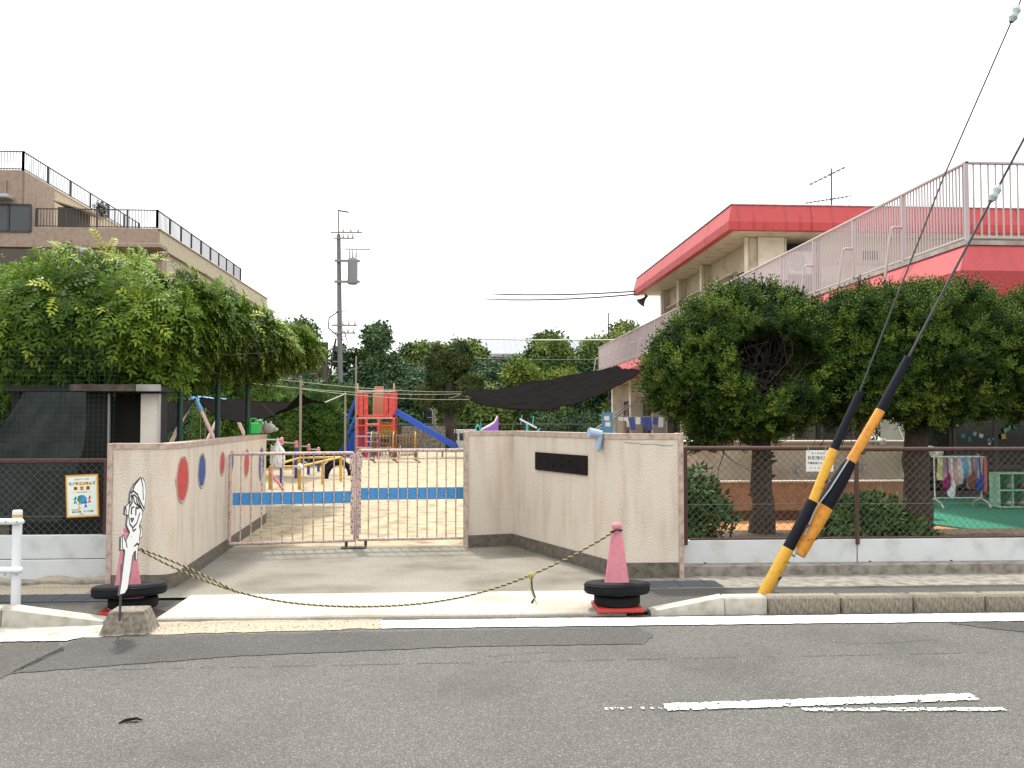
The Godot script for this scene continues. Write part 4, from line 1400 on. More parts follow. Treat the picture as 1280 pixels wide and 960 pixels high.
func foot_mesh() -> MB:
	var b := MB.new()
	var w := [[0.18, 0.145, 0.0], [0.172, 0.137, 0.012], [0.122, 0.1, 0.155], [0.114, 0.092, 0.162]]
	var f := noise(2.0, 17, 2)
	for i in 3:
		var p: Array = w[i]
		var q: Array = w[i + 1]
		for s in 4:
			var c := [[-1, 1], [1, 1], [1, -1], [-1, -1]]
			var a: Array = c[s]
			var d: Array = c[(s + 1) % 4]
			b.quad(Vector3(a[0] * p[0], p[2], a[1] * p[1]), Vector3(d[0] * p[0], p[2], d[1] * p[1]), Vector3(d[0] * q[0], q[2], d[1] * q[1]), Vector3(a[0] * q[0], q[2], a[1] * q[1]), Vector3(a[0] + d[0], 0.3, a[1] + d[1]))
	b.quad(Vector3(-0.114, 0.162, -0.092), Vector3(0.114, 0.162, -0.092), Vector3(0.114, 0.162, 0.092), Vector3(-0.114, 0.162, 0.092), UP)
	return b

func guys() -> void:
	# two stay wires of a utility pole beyond the frame, in striped plastic guards
	var t := thing("guy_wire", "thinner stay wire in yellow and black guards, the one that reaches the ground", "guy wire", Vector3(2.74, 0, -8.13), 0.0, "striped guy wires")
	var d := Vector3(2.51, 5.46, 0.0)
	var bends := [Vector3(0.0, -0.02, 0), Vector3(0.46, 0.80, 0), Vector3(0.66, 1.27, 0), Vector3(0.92, 1.80, 0), Vector3(1.74, 3.79, 0.0), Vector3(2.51, 5.46, 0), Vector3(3.4, 7.5, 0)]
	var at := func(y): 
		for i in bends.size() - 1:
			if y <= bends[i + 1].y:
				return bends[i].lerp(bends[i + 1], (y - bends[i].y) / (bends[i + 1].y - bends[i].y))
		return bends[-1]
	var seg := [[-0.02, 0.40, "yellow_guard", "yellow", 0.054], [0.40, 0.82, "black_guard", "black_plastic", 0.051], [0.82, 1.285, "yellow_guard", "yellow", 0.042], [1.285, 1.80, "black_guard", "black_plastic", 0.038]]
	for s in seg:
		put(t, s[2], T([at.call(s[0]), at.call((s[0] + s[1]) / 2), at.call(s[1])], s[4], 16), M[s[3]])
	put(t, "wire", T([at.call(1.7), at.call(3.79), at.call(5.46), at.call(7.5)], 0.0075, 6), M.wire_dark)
	put(t, "insulator", lathe_on(at.call(5.33), d), M.porcelain)
	for q in [[0.16, 0.05], [1.02, 0.04], [0.62, 0.048]]:
		var p: Vector3 = at.call(q[0]) + Vector3(q[1] * 0.8, -0.02, q[1] * 0.55)
		put(t, "buckle", B(p, Vector3(0.045, 0.022, 0.03), 0.004, Basis(Vector3.BACK, 0.5)), M.iron)
	t = thing("guy_wire", "thicker stay wire in yellow and black guards with a hanging lower sleeve", "guy wire", Vector3(3.0, 0, -8.2), 0.0, "striped guy wires")
	bends = [Vector3(0.02, 0.42, 0), Vector3(0.1, 0.36, 0), Vector3(0.25, 0.70, 0), Vector3(0.46, 1.10, 0), Vector3(0.57, 1.17, 0), Vector3(0.85, 1.62, 0), Vector3(1.12, 2.10, 0.0), Vector3(2.0, 3.66, 0), Vector3(2.31, 4.2, 0), Vector3(4.1, 7.4, 0)]
	# lower fat sleeve, cut obliquely at its foot
	var ax := Vector3(0.52, 0.85, 0).normalized()
	var o := Vector3(0.085, 0.34, 0.0)
	put(t, "yellow_guard", T([o, o + ax * 0.14, o + ax * 0.50], [0.074, 0.076, 0.077], 18), M.yellow_old)
	put(t, "black_guard", T([o + ax * 0.50, o + ax * 0.76, o + ax * 0.92, o + ax * 0.99], [0.0755, 0.072, 0.06, 0.043], 18), M.black_plastic)
	put(t, "yellow_guard", T([o + ax * 0.97, o + ax * 1.25, o + ax * 1.52], [0.047, 0.045, 0.044], 16), M.yellow_old)
	var e := o + ax * 1.52
	var u := (Vector3(2.31, 4.2, 0) - e).normalized()
	put(t, "black_guard", T([e, e + u * 0.28, e + u * 0.56], [0.044, 0.041, 0.038], 16), M.black_plastic)
	put(t, "wire", T([e + u * 0.5, Vector3(2.31, 4.2, 0), Vector3(2.31, 4.2, 0) + u * 3.2], 0.0115, 6), M.wire_dark)
	put(t, "insulator", lathe_on(Vector3(2.31, 4.2, 0) - u * 0.62, u), M.porcelain)
	put(t, "wire", T([o + ax * 0.98 + Vector3(-0.04, 0.02, 0.05), Vector3(0.36, 0.93, 0.09), Vector3(0.22, 0.76, 0.1), Vector3(0.12, 0.52, 0.1)], 0.007, 6), M.galv)
	put(t, "clamp", T([Vector3(0.06, 0.4, 0.04), Vector3(0.03, 0.33, 0.06), Vector3(0.0, 0.36, 0.06), Vector3(0.02, 0.42, 0.05)], 0.016, 8), M.galv)
	put(t, "anchor_rod", T([Vector3(0.02, 0.36, 0.02), Vector3(-0.16, -0.02, 0.02)], 0.014, 8), M.galv)
	for q in [0.2, 1.1, 1.36]:
		put(t, "buckle", B(o + ax * q + Vector3(0.04 if q > 0.5 else 0.065, -0.025, 0.038), Vector3(0.045, 0.022, 0.03), 0.004, Basis(Vector3.BACK, 0.5)), M.iron)

func lathe_on(at: Vector3, dir: Vector3) -> MB:
	var b := MB.new()
	b.lathe(at, [Vector2(0.0, -0.085), Vector2(0.022, -0.085), Vector2(0.042, -0.04), Vector2(0.036, 0.0), Vector2(0.042, 0.04), Vector2(0.022, 0.085), Vector2(0.0, 0.085)], 14, aim(dir, 0.0, 1.0))
	return b


# ---------------------------------------------------------------- trees and plants near the street
func juniper(label: String, at: Vector3, blobs: Array, count: int, trunk_h: float, r0: float, r1: float, lean: Vector3, sd: int, hollow = null) -> Node3D:
	var t := thing("juniper_tree", label, "tree", at, 0.0, "clipped junipers behind the right fence")
	put(t, "trunk", trunk_mesh(trunk_h, r0, r1, lean, 0.05, sd), M.bark)
	var b := MB.new()
	for q in blobs:
		for k in 5:
			var from := lean * 0.9 + UP * trunk_h * rnd(0.8, 1.0)
			var to: Vector3 = q[0] + rdir() * q[1] * 0.6
			branch(b, from, to - from, (to - from).length(), 0.035, 1, 0.7)
	put(t, "limbs", b, M.bark)
	crown(t, "crown", "flame", M.needle, blobs, count, [0.85, 1.5], [Color(0.014, 0.033, 0.007), Color(0.043, 0.084, 0.014), Color(0.12, 0.17, 0.026)], 1.0, 0.3, -0.36, 2.6, sd, hollow, 0.26)
	return t

func build_plants() -> void:
	# three clipped junipers
	var hol := func(p: Vector3): return ((p - Vector3(-0.08, 2.2, 0.95)) / Vector3(0.58, 0.37, 0.85)).length() < 1.0
	var t := juniper("dome of clipped juniper with a bare hollow of dead branches", Vector3(4.06, 0.05, -12.0), [[Vector3(-0.25, 2.2, 0), Vector3(1.0, 0.95, 1.05)], [Vector3(-0.9, 2.08, 0.1), Vector3(0.6, 0.6, 0.7)], [Vector3(0.25, 2.55, 0), Vector3(0.55, 0.55, 0.75)], [Vector3(0.0, 2.1, -0.35), Vector3(0.85, 0.55, 0.7)], [Vector3(-0.78, 1.5, 0.2), Vector3(0.22, 0.42, 0.2)]], 9500, 2.0, 0.15, 0.11, Vector3(-0.05, 0, 0), 101, hol)
	var b := MB.new()
	for k in 44:
		var from := Vector3(rnd(-0.2, 0.2), rnd(1.65, 2.2), rnd(0.0, 0.25))
		var d := Vector3(rnd(-1.1, 1.1), rnd(0.0, 0.75), rnd(0.25, 0.85))
		branch(b, from, d, rnd(0.5, 0.95), rnd(0.009, 0.022), 1, 0.9)
	put(t, "dead_branches", b, M.twig_dead)
	b = MB.new()
	branch(b, Vector3(0.15, 1.45, 0.1), Vector3(0.8, 0.35, 0.1), 0.5, 0.03, 1, 1.0)
	branch(b, Vector3(-0.1, 1.5, 0.1), Vector3(-0.9, 0.3, 0.2), 0.7, 0.02, 1, 1.0)
	for k in 12:
		var y := rnd(0.5, 1.5)
		var a := rnd(0, TAU)
		b.tube([Vector3(cos(a) * 0.1, y, sin(a) * 0.1), Vector3(cos(a) * 0.19, y + rnd(-0.02, 0.04), sin(a) * 0.19)], [0.035, 0.014], 6)
	stuff(t, "branch_stubs", b, M.bark)
	juniper("broad clipped juniper between the dome shaped one and the frame edge", Vector3(6.15, 0.05, -12.0), [[Vector3(-0.5, 2.52, 0), Vector3(0.85, 0.66, 0.9)], [Vector3(0.3, 2.38, 0.05), Vector3(1.0, 0.82, 1.0)], [Vector3(-0.6, 2.1, 0.1), Vector3(0.75, 0.6, 0.8)], [Vector3(0.65, 2.2, 0.1), Vector3(0.7, 0.65, 0.8)], [Vector3(0.05, 1.95, 0.1), Vector3(0.6, 0.5, 0.7)], [Vector3(-1.1, 1.95, -0.35), Vector3(0.5, 0.45, 0.5)]], 12500, 1.9, 0.19, 0.15, Vector3(0.0, 0, 0), 102)
	juniper("clipped juniper cut off by the right edge of the view", Vector3(8.25, 0.05, -12.0), [[Vector3(0.05, 2.5, 0), Vector3(0.95, 0.75, 0.95)], [Vector3(-0.55, 2.15, 0.1), Vector3(0.6, 0.62, 0.75)], [Vector3(0.9, 2.35, 0), Vector3(0.9, 0.8, 0.9)]], 8000, 1.9, 0.16, 0.12, Vector3.ZERO, 103)
	# shrubs behind the fence
	var s := thing("shrub", "upright leafy shrub behind the fence beside the nameplate wall", "shrub", Vector3(2.62, 0.06, -9.75), 0.0, "shrubs behind the right fence")
	b = MB.new()
	for k in 9: branch(b, Vector3(rnd(-0.08, 0.08), 0, rnd(-0.08, 0.08)), Vector3(rnd(-0.4, 0.5), 1, rnd(-0.3, 0.3)), rnd(0.5, 0.85), 0.009, 1, 0.5)
	put(s, "stems", b, M.twig)
	crown(s, "foliage", "shrub", M.leaf, [[Vector3(-0.1, 0.7, 0), Vector3(0.24, 0.26, 0.24)], [Vector3(0.05, 0.55, 0.05), Vector3(0.22, 0.2, 0.22)], [Vector3(-0.12, 0.28, 0.05), Vector3(0.24, 0.25, 0.22)], [Vector3(0.25, 0.4, 0), Vector3(0.1, 0.12, 0.1)]], 175, [0.8, 1.2], [Color(0.02, 0.05, 0.015), Color(0.035, 0.085, 0.025), Color(0.06, 0.125, 0.035)], 0.5, 0.7, -0.25, 4.0, 111)
	s = thing("shrub", "low spreading bush behind the striped guy wires", "shrub", Vector3(4.42, 0.06, -9.8), 0.0, "shrubs behind the right fence")
	b = MB.new()
	for k in 10: branch(b, Vector3(rnd(-0.3, 0.3), 0, rnd(-0.08, 0.08)), Vector3(rnd(-0.8, 0.8), 1, rnd(-0.3, 0.3)), rnd(0.3, 0.5), 0.008, 1, 0.5)
	put(s, "stems", b, M.twig)
	crown(s, "foliage", "shrub", M.leaf, [[Vector3(-0.22, 0.36, 0), Vector3(0.32, 0.3, 0.3)], [Vector3(0.12, 0.42, 0.05), Vector3(0.3, 0.3, 0.3)], [Vector3(0.38, 0.25, 0.1), Vector3(0.26, 0.2, 0.25)], [Vector3(0.0, 0.24, 0.28), Vector3(0.42, 0.2, 0.2)]], 620, [0.8, 1.2], [Color(0.018, 0.042, 0.012), Color(0.032, 0.075, 0.02), Color(0.06, 0.115, 0.03)], 0.5, 0.6, -0.3, 4.0, 112)
	s = thing("shrub", "small low bush at the foot of the broad juniper", "shrub", Vector3(4.98, 0.06, -9.75), 0.0, "shrubs behind the right fence")
	crown(s, "foliage", "shrub", M.leaf, [[Vector3(0, 0.15, 0.05), Vector3(0.2, 0.16, 0.2)], [Vector3(-0.14, 0.2, 0.05), Vector3(0.2, 0.18, 0.2)]], 150, [0.75, 1.2], [Color(0.02, 0.05, 0.015), Color(0.04, 0.085, 0.02), Color(0.08, 0.13, 0.03)], 0.5, 0.6, -0.3, 4.0, 113)
	put(s, "stems", T([Vector3(0, 0, 0), Vector3(0.05, 0.25, 0.05)], 0.01, 6), M.twig)
	# weeds along the fence foot
	var where := []
	var cols := []
	for i in 260:
		var x := rnd(2.5, 6.3)
		where.append(Transform3D(aim(UP + rdir() * 0.4, rnd(0, TAU), rnd(0.5, 1.7)), Vector3(x, 0.08, rnd(-9.9, -9.4))))
		cols.append(Color(0.03, 0.07, 0.02).lerp(Color(0.12, 0.17, 0.04), rng.randf()))
	var w := cloud(self, "weeds", leaf_meshes.weed, M.leaf, where, cols)
	tag(w, "thin weeds along the foot of the right fence", "weeds", "", "stuff")
	pergola()

func pergola() -> void:
	# climber-covered pergola on green posts, left of the driveway
	var t := thing("pergola", "overgrown pergola of dense green climber on dark green posts", "pergola")
	for p in [[-3.4, -11.6, 0.036], [-3.4, -13.4, 0.036], [-3.4, -15.3, 0.038], [-6.3, -11.6, 0.045], [-6.3, -15.0, 0.045], [-6.3, -19.0, 0.045], [-9.0, -11.6, 0.045], [-9.0, -15.0, 0.045]]:
		var b := MB.new()
		b.lathe(Vector3(p[0], 0, p[1]), [Vector2(p[2], -0.02), Vector2(p[2], 2.5), Vector2(0, 2.5)], 14)
		put(t, "post", b, M.pole_green)
	for x in [-3.4, -6.3, -9.0]:
		put(t, "beam", B(Vector3(x, 2.46, -15.5), Vector3(0.07, 0.09, 9.6), 0.01), M.pole_green)
	for i in 12:
		put(t, "rafter", B(Vector3(-6.3, 2.53, -11.0 - i * 0.82), Vector3(6.6, 0.05, 0.05), 0.008), M.pole_green)
	# woody stems under the leaves
	var st := MB.new()
	for i in 26:
		var at := Vector3(rnd(-9, -3.3), 2.5, rnd(-18, -10.8))
		branch(st, at, Vector3(rnd(-1, 1), rnd(-0.25, 0.1), rnd(-1, 1)), rnd(0.8, 1.8), rnd(0.008, 0.02), 1, 0.8)
	put(t, "vine_stems", st, M.twig)
	var top := noise(0.45, 201, 3)
	var lowf := noise(0.7, 202, 2)
	var hue := noise(0.8, 203, 3)
	var where := []
	var cols := []
	var x0 := -10.4
	var x1 := -3.3
	var z0 := -10.35
	var z1 := -18.4
	for i in 19000:
		var p := Vector3.ZERO
		var out := UP
		var pick := rng.randf()
		if pick < 0.34:          # front face
			p = Vector3(rnd(x0, x1), rng.randf(), z0 + rnd(-0.7, 0.1) * rng.randf())
			out = Vector3(0, 0.35, 1)
		elif pick < 0.58:        # side towards the driveway
			p = Vector3(x1 - rnd(-0.12, 0.6) * rng.randf(), rng.randf(), rnd(z1, z0))
			out = Vector3(1, 0.35, 0)
		elif pick < 0.92:        # top
			p = Vector3(rnd(x0, x1), 1.0 - rng.randf() * 0.22, lerpf(z0, z1, rng.randf()))
			out = UP
		else:                    # hanging under the beams
			p = Vector3(rnd(x0, x1), rng.randf() * 0.2, rnd(z1, z0))
			out = Vector3(rnd(-1, 1), -0.6, rnd(-1, 1))
		# rounded shoulders, uneven top and hem
		var ed := minf(minf(x1 - p.x, z0 - p.z) + 0.25, 0.9) / 0.9
		ed = clampf(ed, 0.0, 1.0)
		var hi := 2.64 + 0.5 * top.get_noise_2d(p.x * 1.5, p.z * 1.5) + 0.36 * sqrt(ed) + (0.12 if p.x < -5.0 else 0.0)
		var lo := (2.2 if p.x > -4.6 else 1.96) + 0.3 * smoothstep(-11.5, -16.0, p.z) + 0.5 * smoothstep(-16.5, -19.5, p.z) + 0.3 * lowf.get_noise_2d(p.x * 1.4, p.z * 1.4)
		p.y = lerpf(lo, hi, p.y)
		var bulge := sin(clampf((p.y - 1.9) / 1.4, 0.0, 1.0) * PI) * 0.22 + 0.2 * top.get_noise_3d(p.x * 2.2, p.y * 3.0, p.z * 2.2)
		if pick < 0.58: p += Vector3(out.x, 0, out.z).normalized() * (bulge + lerpf(-0.85, 0.3, clampf((p.y - 1.95) / 0.95, 0.0, 1.0)))
		if hue.get_noise_3d(p.x * 1.6, p.y * 2.2, p.z * 1.6) < -0.3: continue
		where.append(Transform3D(aim(out + UP * 0.45 + rdir() * 0.5, rnd(0, TAU), rnd(0.75, 1.25)), p))
		var y := clampf(0.42 + hue.get_noise_3dv(p) * 1.0 + rnd(-0.25, 0.25), 0.0, 1.0)
		var c := Color(0.026, 0.056, 0.009).lerp(Color(0.115, 0.185, 0.019), y)
		if rng.randf() < 0.06 + (0.42 if pick >= 0.58 and pick < 0.92 else 0.0) + (0.16 if p.z < -14.0 and p.x > -4.2 else 0.0): c = Color(0.16, 0.24, 0.028).lerp(Color(0.36, 0.37, 0.055), rng.randf() * rng.randf() + 0.12)  # yellow-green favours the top: new growth, with a highlight put into leaf colour
		cols.append(c)
	# whippy young shoots above the mass, yellow-green
	for i in 150:
		var at := Vector3(rnd(-9.5, -3.3), 0, rnd(-15.5, -10.4))
		if i > 95: at = Vector3(rnd(-4.0, -3.15), 0, rnd(-19.0, -13.5))
		at.y = 2.95 + 0.35 * top.get_noise_2d(at.x, at.z)
		var d := Vector3(rnd(-0.6, 0.6), rnd(0.25, 0.8), rnd(-0.3, 0.6)).normalized()
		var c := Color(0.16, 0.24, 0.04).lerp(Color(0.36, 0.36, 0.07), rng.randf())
		for k in 5:
			where.append(Transform3D(aim(d + rdir() * 0.5, rnd(0, TAU), rnd(0.5, 0.95)), at + d * 0.11 * k + rdir() * 0.05))
			cols.append(c.lerp(Color(0.1, 0.2, 0.03), rng.randf() * 0.5))
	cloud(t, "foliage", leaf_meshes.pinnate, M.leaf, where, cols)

func build_left_yard() -> void:
	# storage shed in the shade of the pergola, close behind the left wall
	var t := thing("storage_shed", "small pale storage shed with open dark doorway under the pergola", "shed", Vector3(-3.5, 0, -10.3))
	put(t, "front_panel", B(Vector3(0.158, 0.92, 0), Vector3(0.19, 1.84, 0.03), 0.004), M.cream_light)
	put(t, "corner_post", B(Vector3(0.262, 0.92, 0.005), Vector3(0.02, 1.84, 0.045), 0.003), M.alu)
	put(t, "door_jamb", B(Vector3(-0.275, 0.92, 0.005), Vector3(0.018, 1.84, 0.045), 0.003), M.alu)
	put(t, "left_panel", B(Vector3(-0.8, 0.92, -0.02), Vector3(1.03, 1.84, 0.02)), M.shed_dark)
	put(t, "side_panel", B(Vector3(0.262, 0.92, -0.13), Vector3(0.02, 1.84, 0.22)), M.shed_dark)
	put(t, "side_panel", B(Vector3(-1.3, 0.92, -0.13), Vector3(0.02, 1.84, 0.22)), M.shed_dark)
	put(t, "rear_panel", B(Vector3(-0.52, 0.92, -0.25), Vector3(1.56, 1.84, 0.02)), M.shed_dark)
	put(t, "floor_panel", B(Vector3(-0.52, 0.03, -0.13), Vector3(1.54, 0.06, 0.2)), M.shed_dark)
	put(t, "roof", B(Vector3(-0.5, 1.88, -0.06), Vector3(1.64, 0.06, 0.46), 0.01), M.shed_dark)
	put(t, "fascia", B(Vector3(0.2, 1.895, 0.19), Vector3(0.26, 0.075, 0.03), 0.005), M.grey_slab)
	put(t, "fascia", B(Vector3(-0.28, 1.895, 0.19), Vector3(0.68, 0.075, 0.03), 0.005), M.wood)
	# dark green tarpaulin hung beside it
	var b := MB.new()
	var f := noise(1.1, 301, 3)
	var nx := 22
	var ny := 18
	var g := []
	for j in ny + 1:
		var row := []
		var v := float(j) / ny
		var left := lerpf(-4.55, -4.76, minf(1.0, v * 1.8)) + (0.0 if v > 0.28 else 0.1 * (0.28 - v) / 0.28)
		var right := -3.82 - maxf(0.0, v - 0.4) * 0.38
		for i in nx + 1:
			var u := float(i) / nx
			row.append(Vector3(lerpf(left, right, u), lerpf(1.84, 0.5, v), -9.78 + 0.06 * f.get_noise_2d(u * 1.6, v * 1.5) + 0.004 * sin(u * 24.0 + v * 3.0)))
		g.append(row)
	for j in ny:
		for i in nx:
			b.quad(g[j][i], g[j][i + 1], g[j + 1][i + 1], g[j + 1][i], Vector3.BACK)
	solo("tarpaulin", b, M.tarp, "dark green tarpaulin hanging behind the left chain link fence", "tarpaulin")
	# fine dark netting along the yard
	b = MB.new()
	for i in 64: b.tube([Vector3(-6.6 + i * 0.05, 0.4, -9.5), Vector3(-6.6 + i * 0.05, 2.3, -9.55)], 0.0009, 3, false)
	for j in 38: b.tube([Vector3(-6.6, 0.4 + j * 0.05, -9.5 - 0.0013 * j), Vector3(-3.42, 0.4 + j * 0.05, -9.5 - 0.0013 * j)], 0.0009, 3, false)
	var net := solo("garden_net", b, M.pole_green, "fine dark green netting hung behind the left chain link fence", "net")
	net.set_meta("kind", "stuff")
	# hedge added at back and left to keep the view under the pergola dark
	var h := thing("hedge", "added backdrop hedge that keeps the view under the pergola dark", "hedge", Vector3(-9.5, 0, -22.6))
	var blobs := []
	for i in 5: blobs.append([Vector3(-5.6 + i * 1.3, 1.15, rnd(-0.2, 0.2)), Vector3(0.95, 1.35, 0.8)])
	for i in 7: blobs.append([Vector3(-3.9 - 0.2 * i, 1.2, 2.0 + i * 1.5), Vector3(0.8, 1.35, 1.1)])
	put(h, "stems", T([Vector3(-5.6, 0.3, 0), Vector3(-2.5, 0.35, 0.0), Vector3(0.2, 0.3, 0)], 0.06, 6), M.bark)
	crown(h, "foliage", "clip", M.leaf, blobs, 5200, [0.9, 1.5], [Color(0.014, 0.035, 0.01), Color(0.025, 0.06, 0.015), Color(0.05, 0.1, 0.025)], 0.3, 0.3, -0.5, 1.5, 303)
	# things standing on the end of the left wall
	var c := thing("watering_can", "green plastic watering can on the far end of the left wall", "watering can", Vector3(-2.955, 1.335, -13.7), 0.6)
	can_parts(c)
	var a := thing("animal_jug", "grey animal shaped watering jug on the end of the left wall", "watering jug", Vector3(-2.88, 1.335, -13.95), 0.0)
	b = MB.new()
	b.ball(Vector3(-0.06, 0.07, 0), Vector3(0.12, 0.075, 0.08), 8)
	b.ball(Vector3(0.1, 0.095, 0.03), Vector3(0.105, 0.075, 0.075), 8)
	b.ball(Vector3(0.195, 0.075, 0.04), Vector3(0.05, 0.035, 0.04), 6)
	put(a, "body", b, M.grey_plastic)
	b = MB.new()
	b.ball(Vector3(0.05, 0.165, 0.03), Vector3(0.025, 0.04, 0.025), 6)
	b.ball(Vector3(0.12, 0.165, 0.0), Vector3(0.025, 0.035, 0.02), 6)
	put(a, "ears", b, M.grey_plastic)
	put(a, "handle", T([Vector3(-0.12, 0.1, 0), Vector3(-0.1, 0.2, 0), Vector3(-0.03, 0.21, 0), Vector3(0.02, 0.13, 0)], 0.022, 8), M.bag)
	b = MB.new()
	b.ball(Vector3(0.13, 0.11, 0.1), Vector3(0.01, 0.01, 0.008), 5)
	put(a, "eye", b, M.iron)
	# white carrier bag hung on a rope from the wall end
	t = thing("carrier_bag", "white plastic carrier bag hanging at the end of the left wall", "bag", Vector3(-2.72, 0.82, -14.3))
	b = MB.new()
	var prof := [Vector2(0.001, 0.0), Vector2(0.085, 0.012), Vector2(0.105, 0.08), Vector2(0.11, 0.2), Vector2(0.095, 0.27), Vector2(0.05, 0.34), Vector2(0.018, 0.42), Vector2(0.008, 0.46)]
	var fn := noise(3.0, 44, 3)
	for i in prof.size() - 1:
		for s in 24:
			var q := []
			for e in [[i, s], [i, s + 1], [i + 1, s + 1], [i + 1, s]]:
				var an: float = TAU * e[1] / 24.0
				var pr: Vector2 = prof[e[0]]
				var rr := pr.x * (1.0 + 0.35 * fn.get_noise_2d(cos(an) * 2.0 + pr.y * 3.0, sin(an) * 2.0))
				q.append(Vector3(cos(an) * rr, pr.y, sin(an) * rr * 0.6))
			b.quad(q[0], q[1], q[2], q[3], Vector3(q[0].x, 0, q[0].z))
	put(t, "bag_body", b, M.bag)
	put(t, "handle_loop", T([Vector3(-0.09, 0.25, 0), Vector3(-0.095, 0.36, 0.01), Vector3(-0.06, 0.3, 0)], [0.02, 0.008, 0.015], 6), M.bag)

func can_parts(c: Node3D) -> void:
	var b := MB.new()
	b.box(Vector3(0, 0.09, 0), Vector3(0.17, 0.18, 0.12), 0.022)
	put(c, "body", b, M.green_plastic)
	put(c, "handle", T([Vector3(-0.06, 0.17, 0), Vector3(-0.04, 0.235, 0), Vector3(0.03, 0.235, 0), Vector3(0.05, 0.17, 0)], 0.014, 8), M.green_plastic)
	put(c, "spout", T([Vector3(0.07, 0.08, 0), Vector3(0.12, 0.16, 0), Vector3(0.135, 0.235, 0)], [0.022, 0.014, 0.012], 8), M.green_plastic)

# ---------------------------------------------------------------- the nursery building
func fascia_loop(b: MB, path: Array, prof: Array) -> void:
	# a profile (outward, height) swept along a plan path with mitred corners; outward is on the left of travel
	var n := path.size()
	var rows := []
	for i in n:
		var d1: Vector2 = (path[i] - path[i - 1]).normalized() if i > 0 else (path[1] - path[0]).normalized()
		var d2: Vector2 = (path[i + 1] - path[i]).normalized() if i < n - 1 else d1
		var m := (Vector2(-d1.y, d1.x) + Vector2(-d2.y, d2.x)).normalized()
		m /= m.dot(Vector2(-d1.y, d1.x))
		var row := []
		for p in prof: row.append(Vector3(path[i].x + m.x * p.x, p.y, path[i].y + m.y * p.x))
		rows.append(row)
	for i in n - 1:
		var d: Vector2 = (path[i + 1] - path[i]).normalized()
		for k in prof.size() - 1:
			var t: Vector2 = prof[k + 1] - prof[k]
			var o := Vector2(-t.y, t.x)
			if k == 0 or true: o = Vector2(-t.y, t.x)
			b.quad(rows[i][k], rows[i + 1][k], rows[i + 1][k + 1], rows[i][k + 1], Vector3(-d.y * o.x, o.y, d.x * o.x))

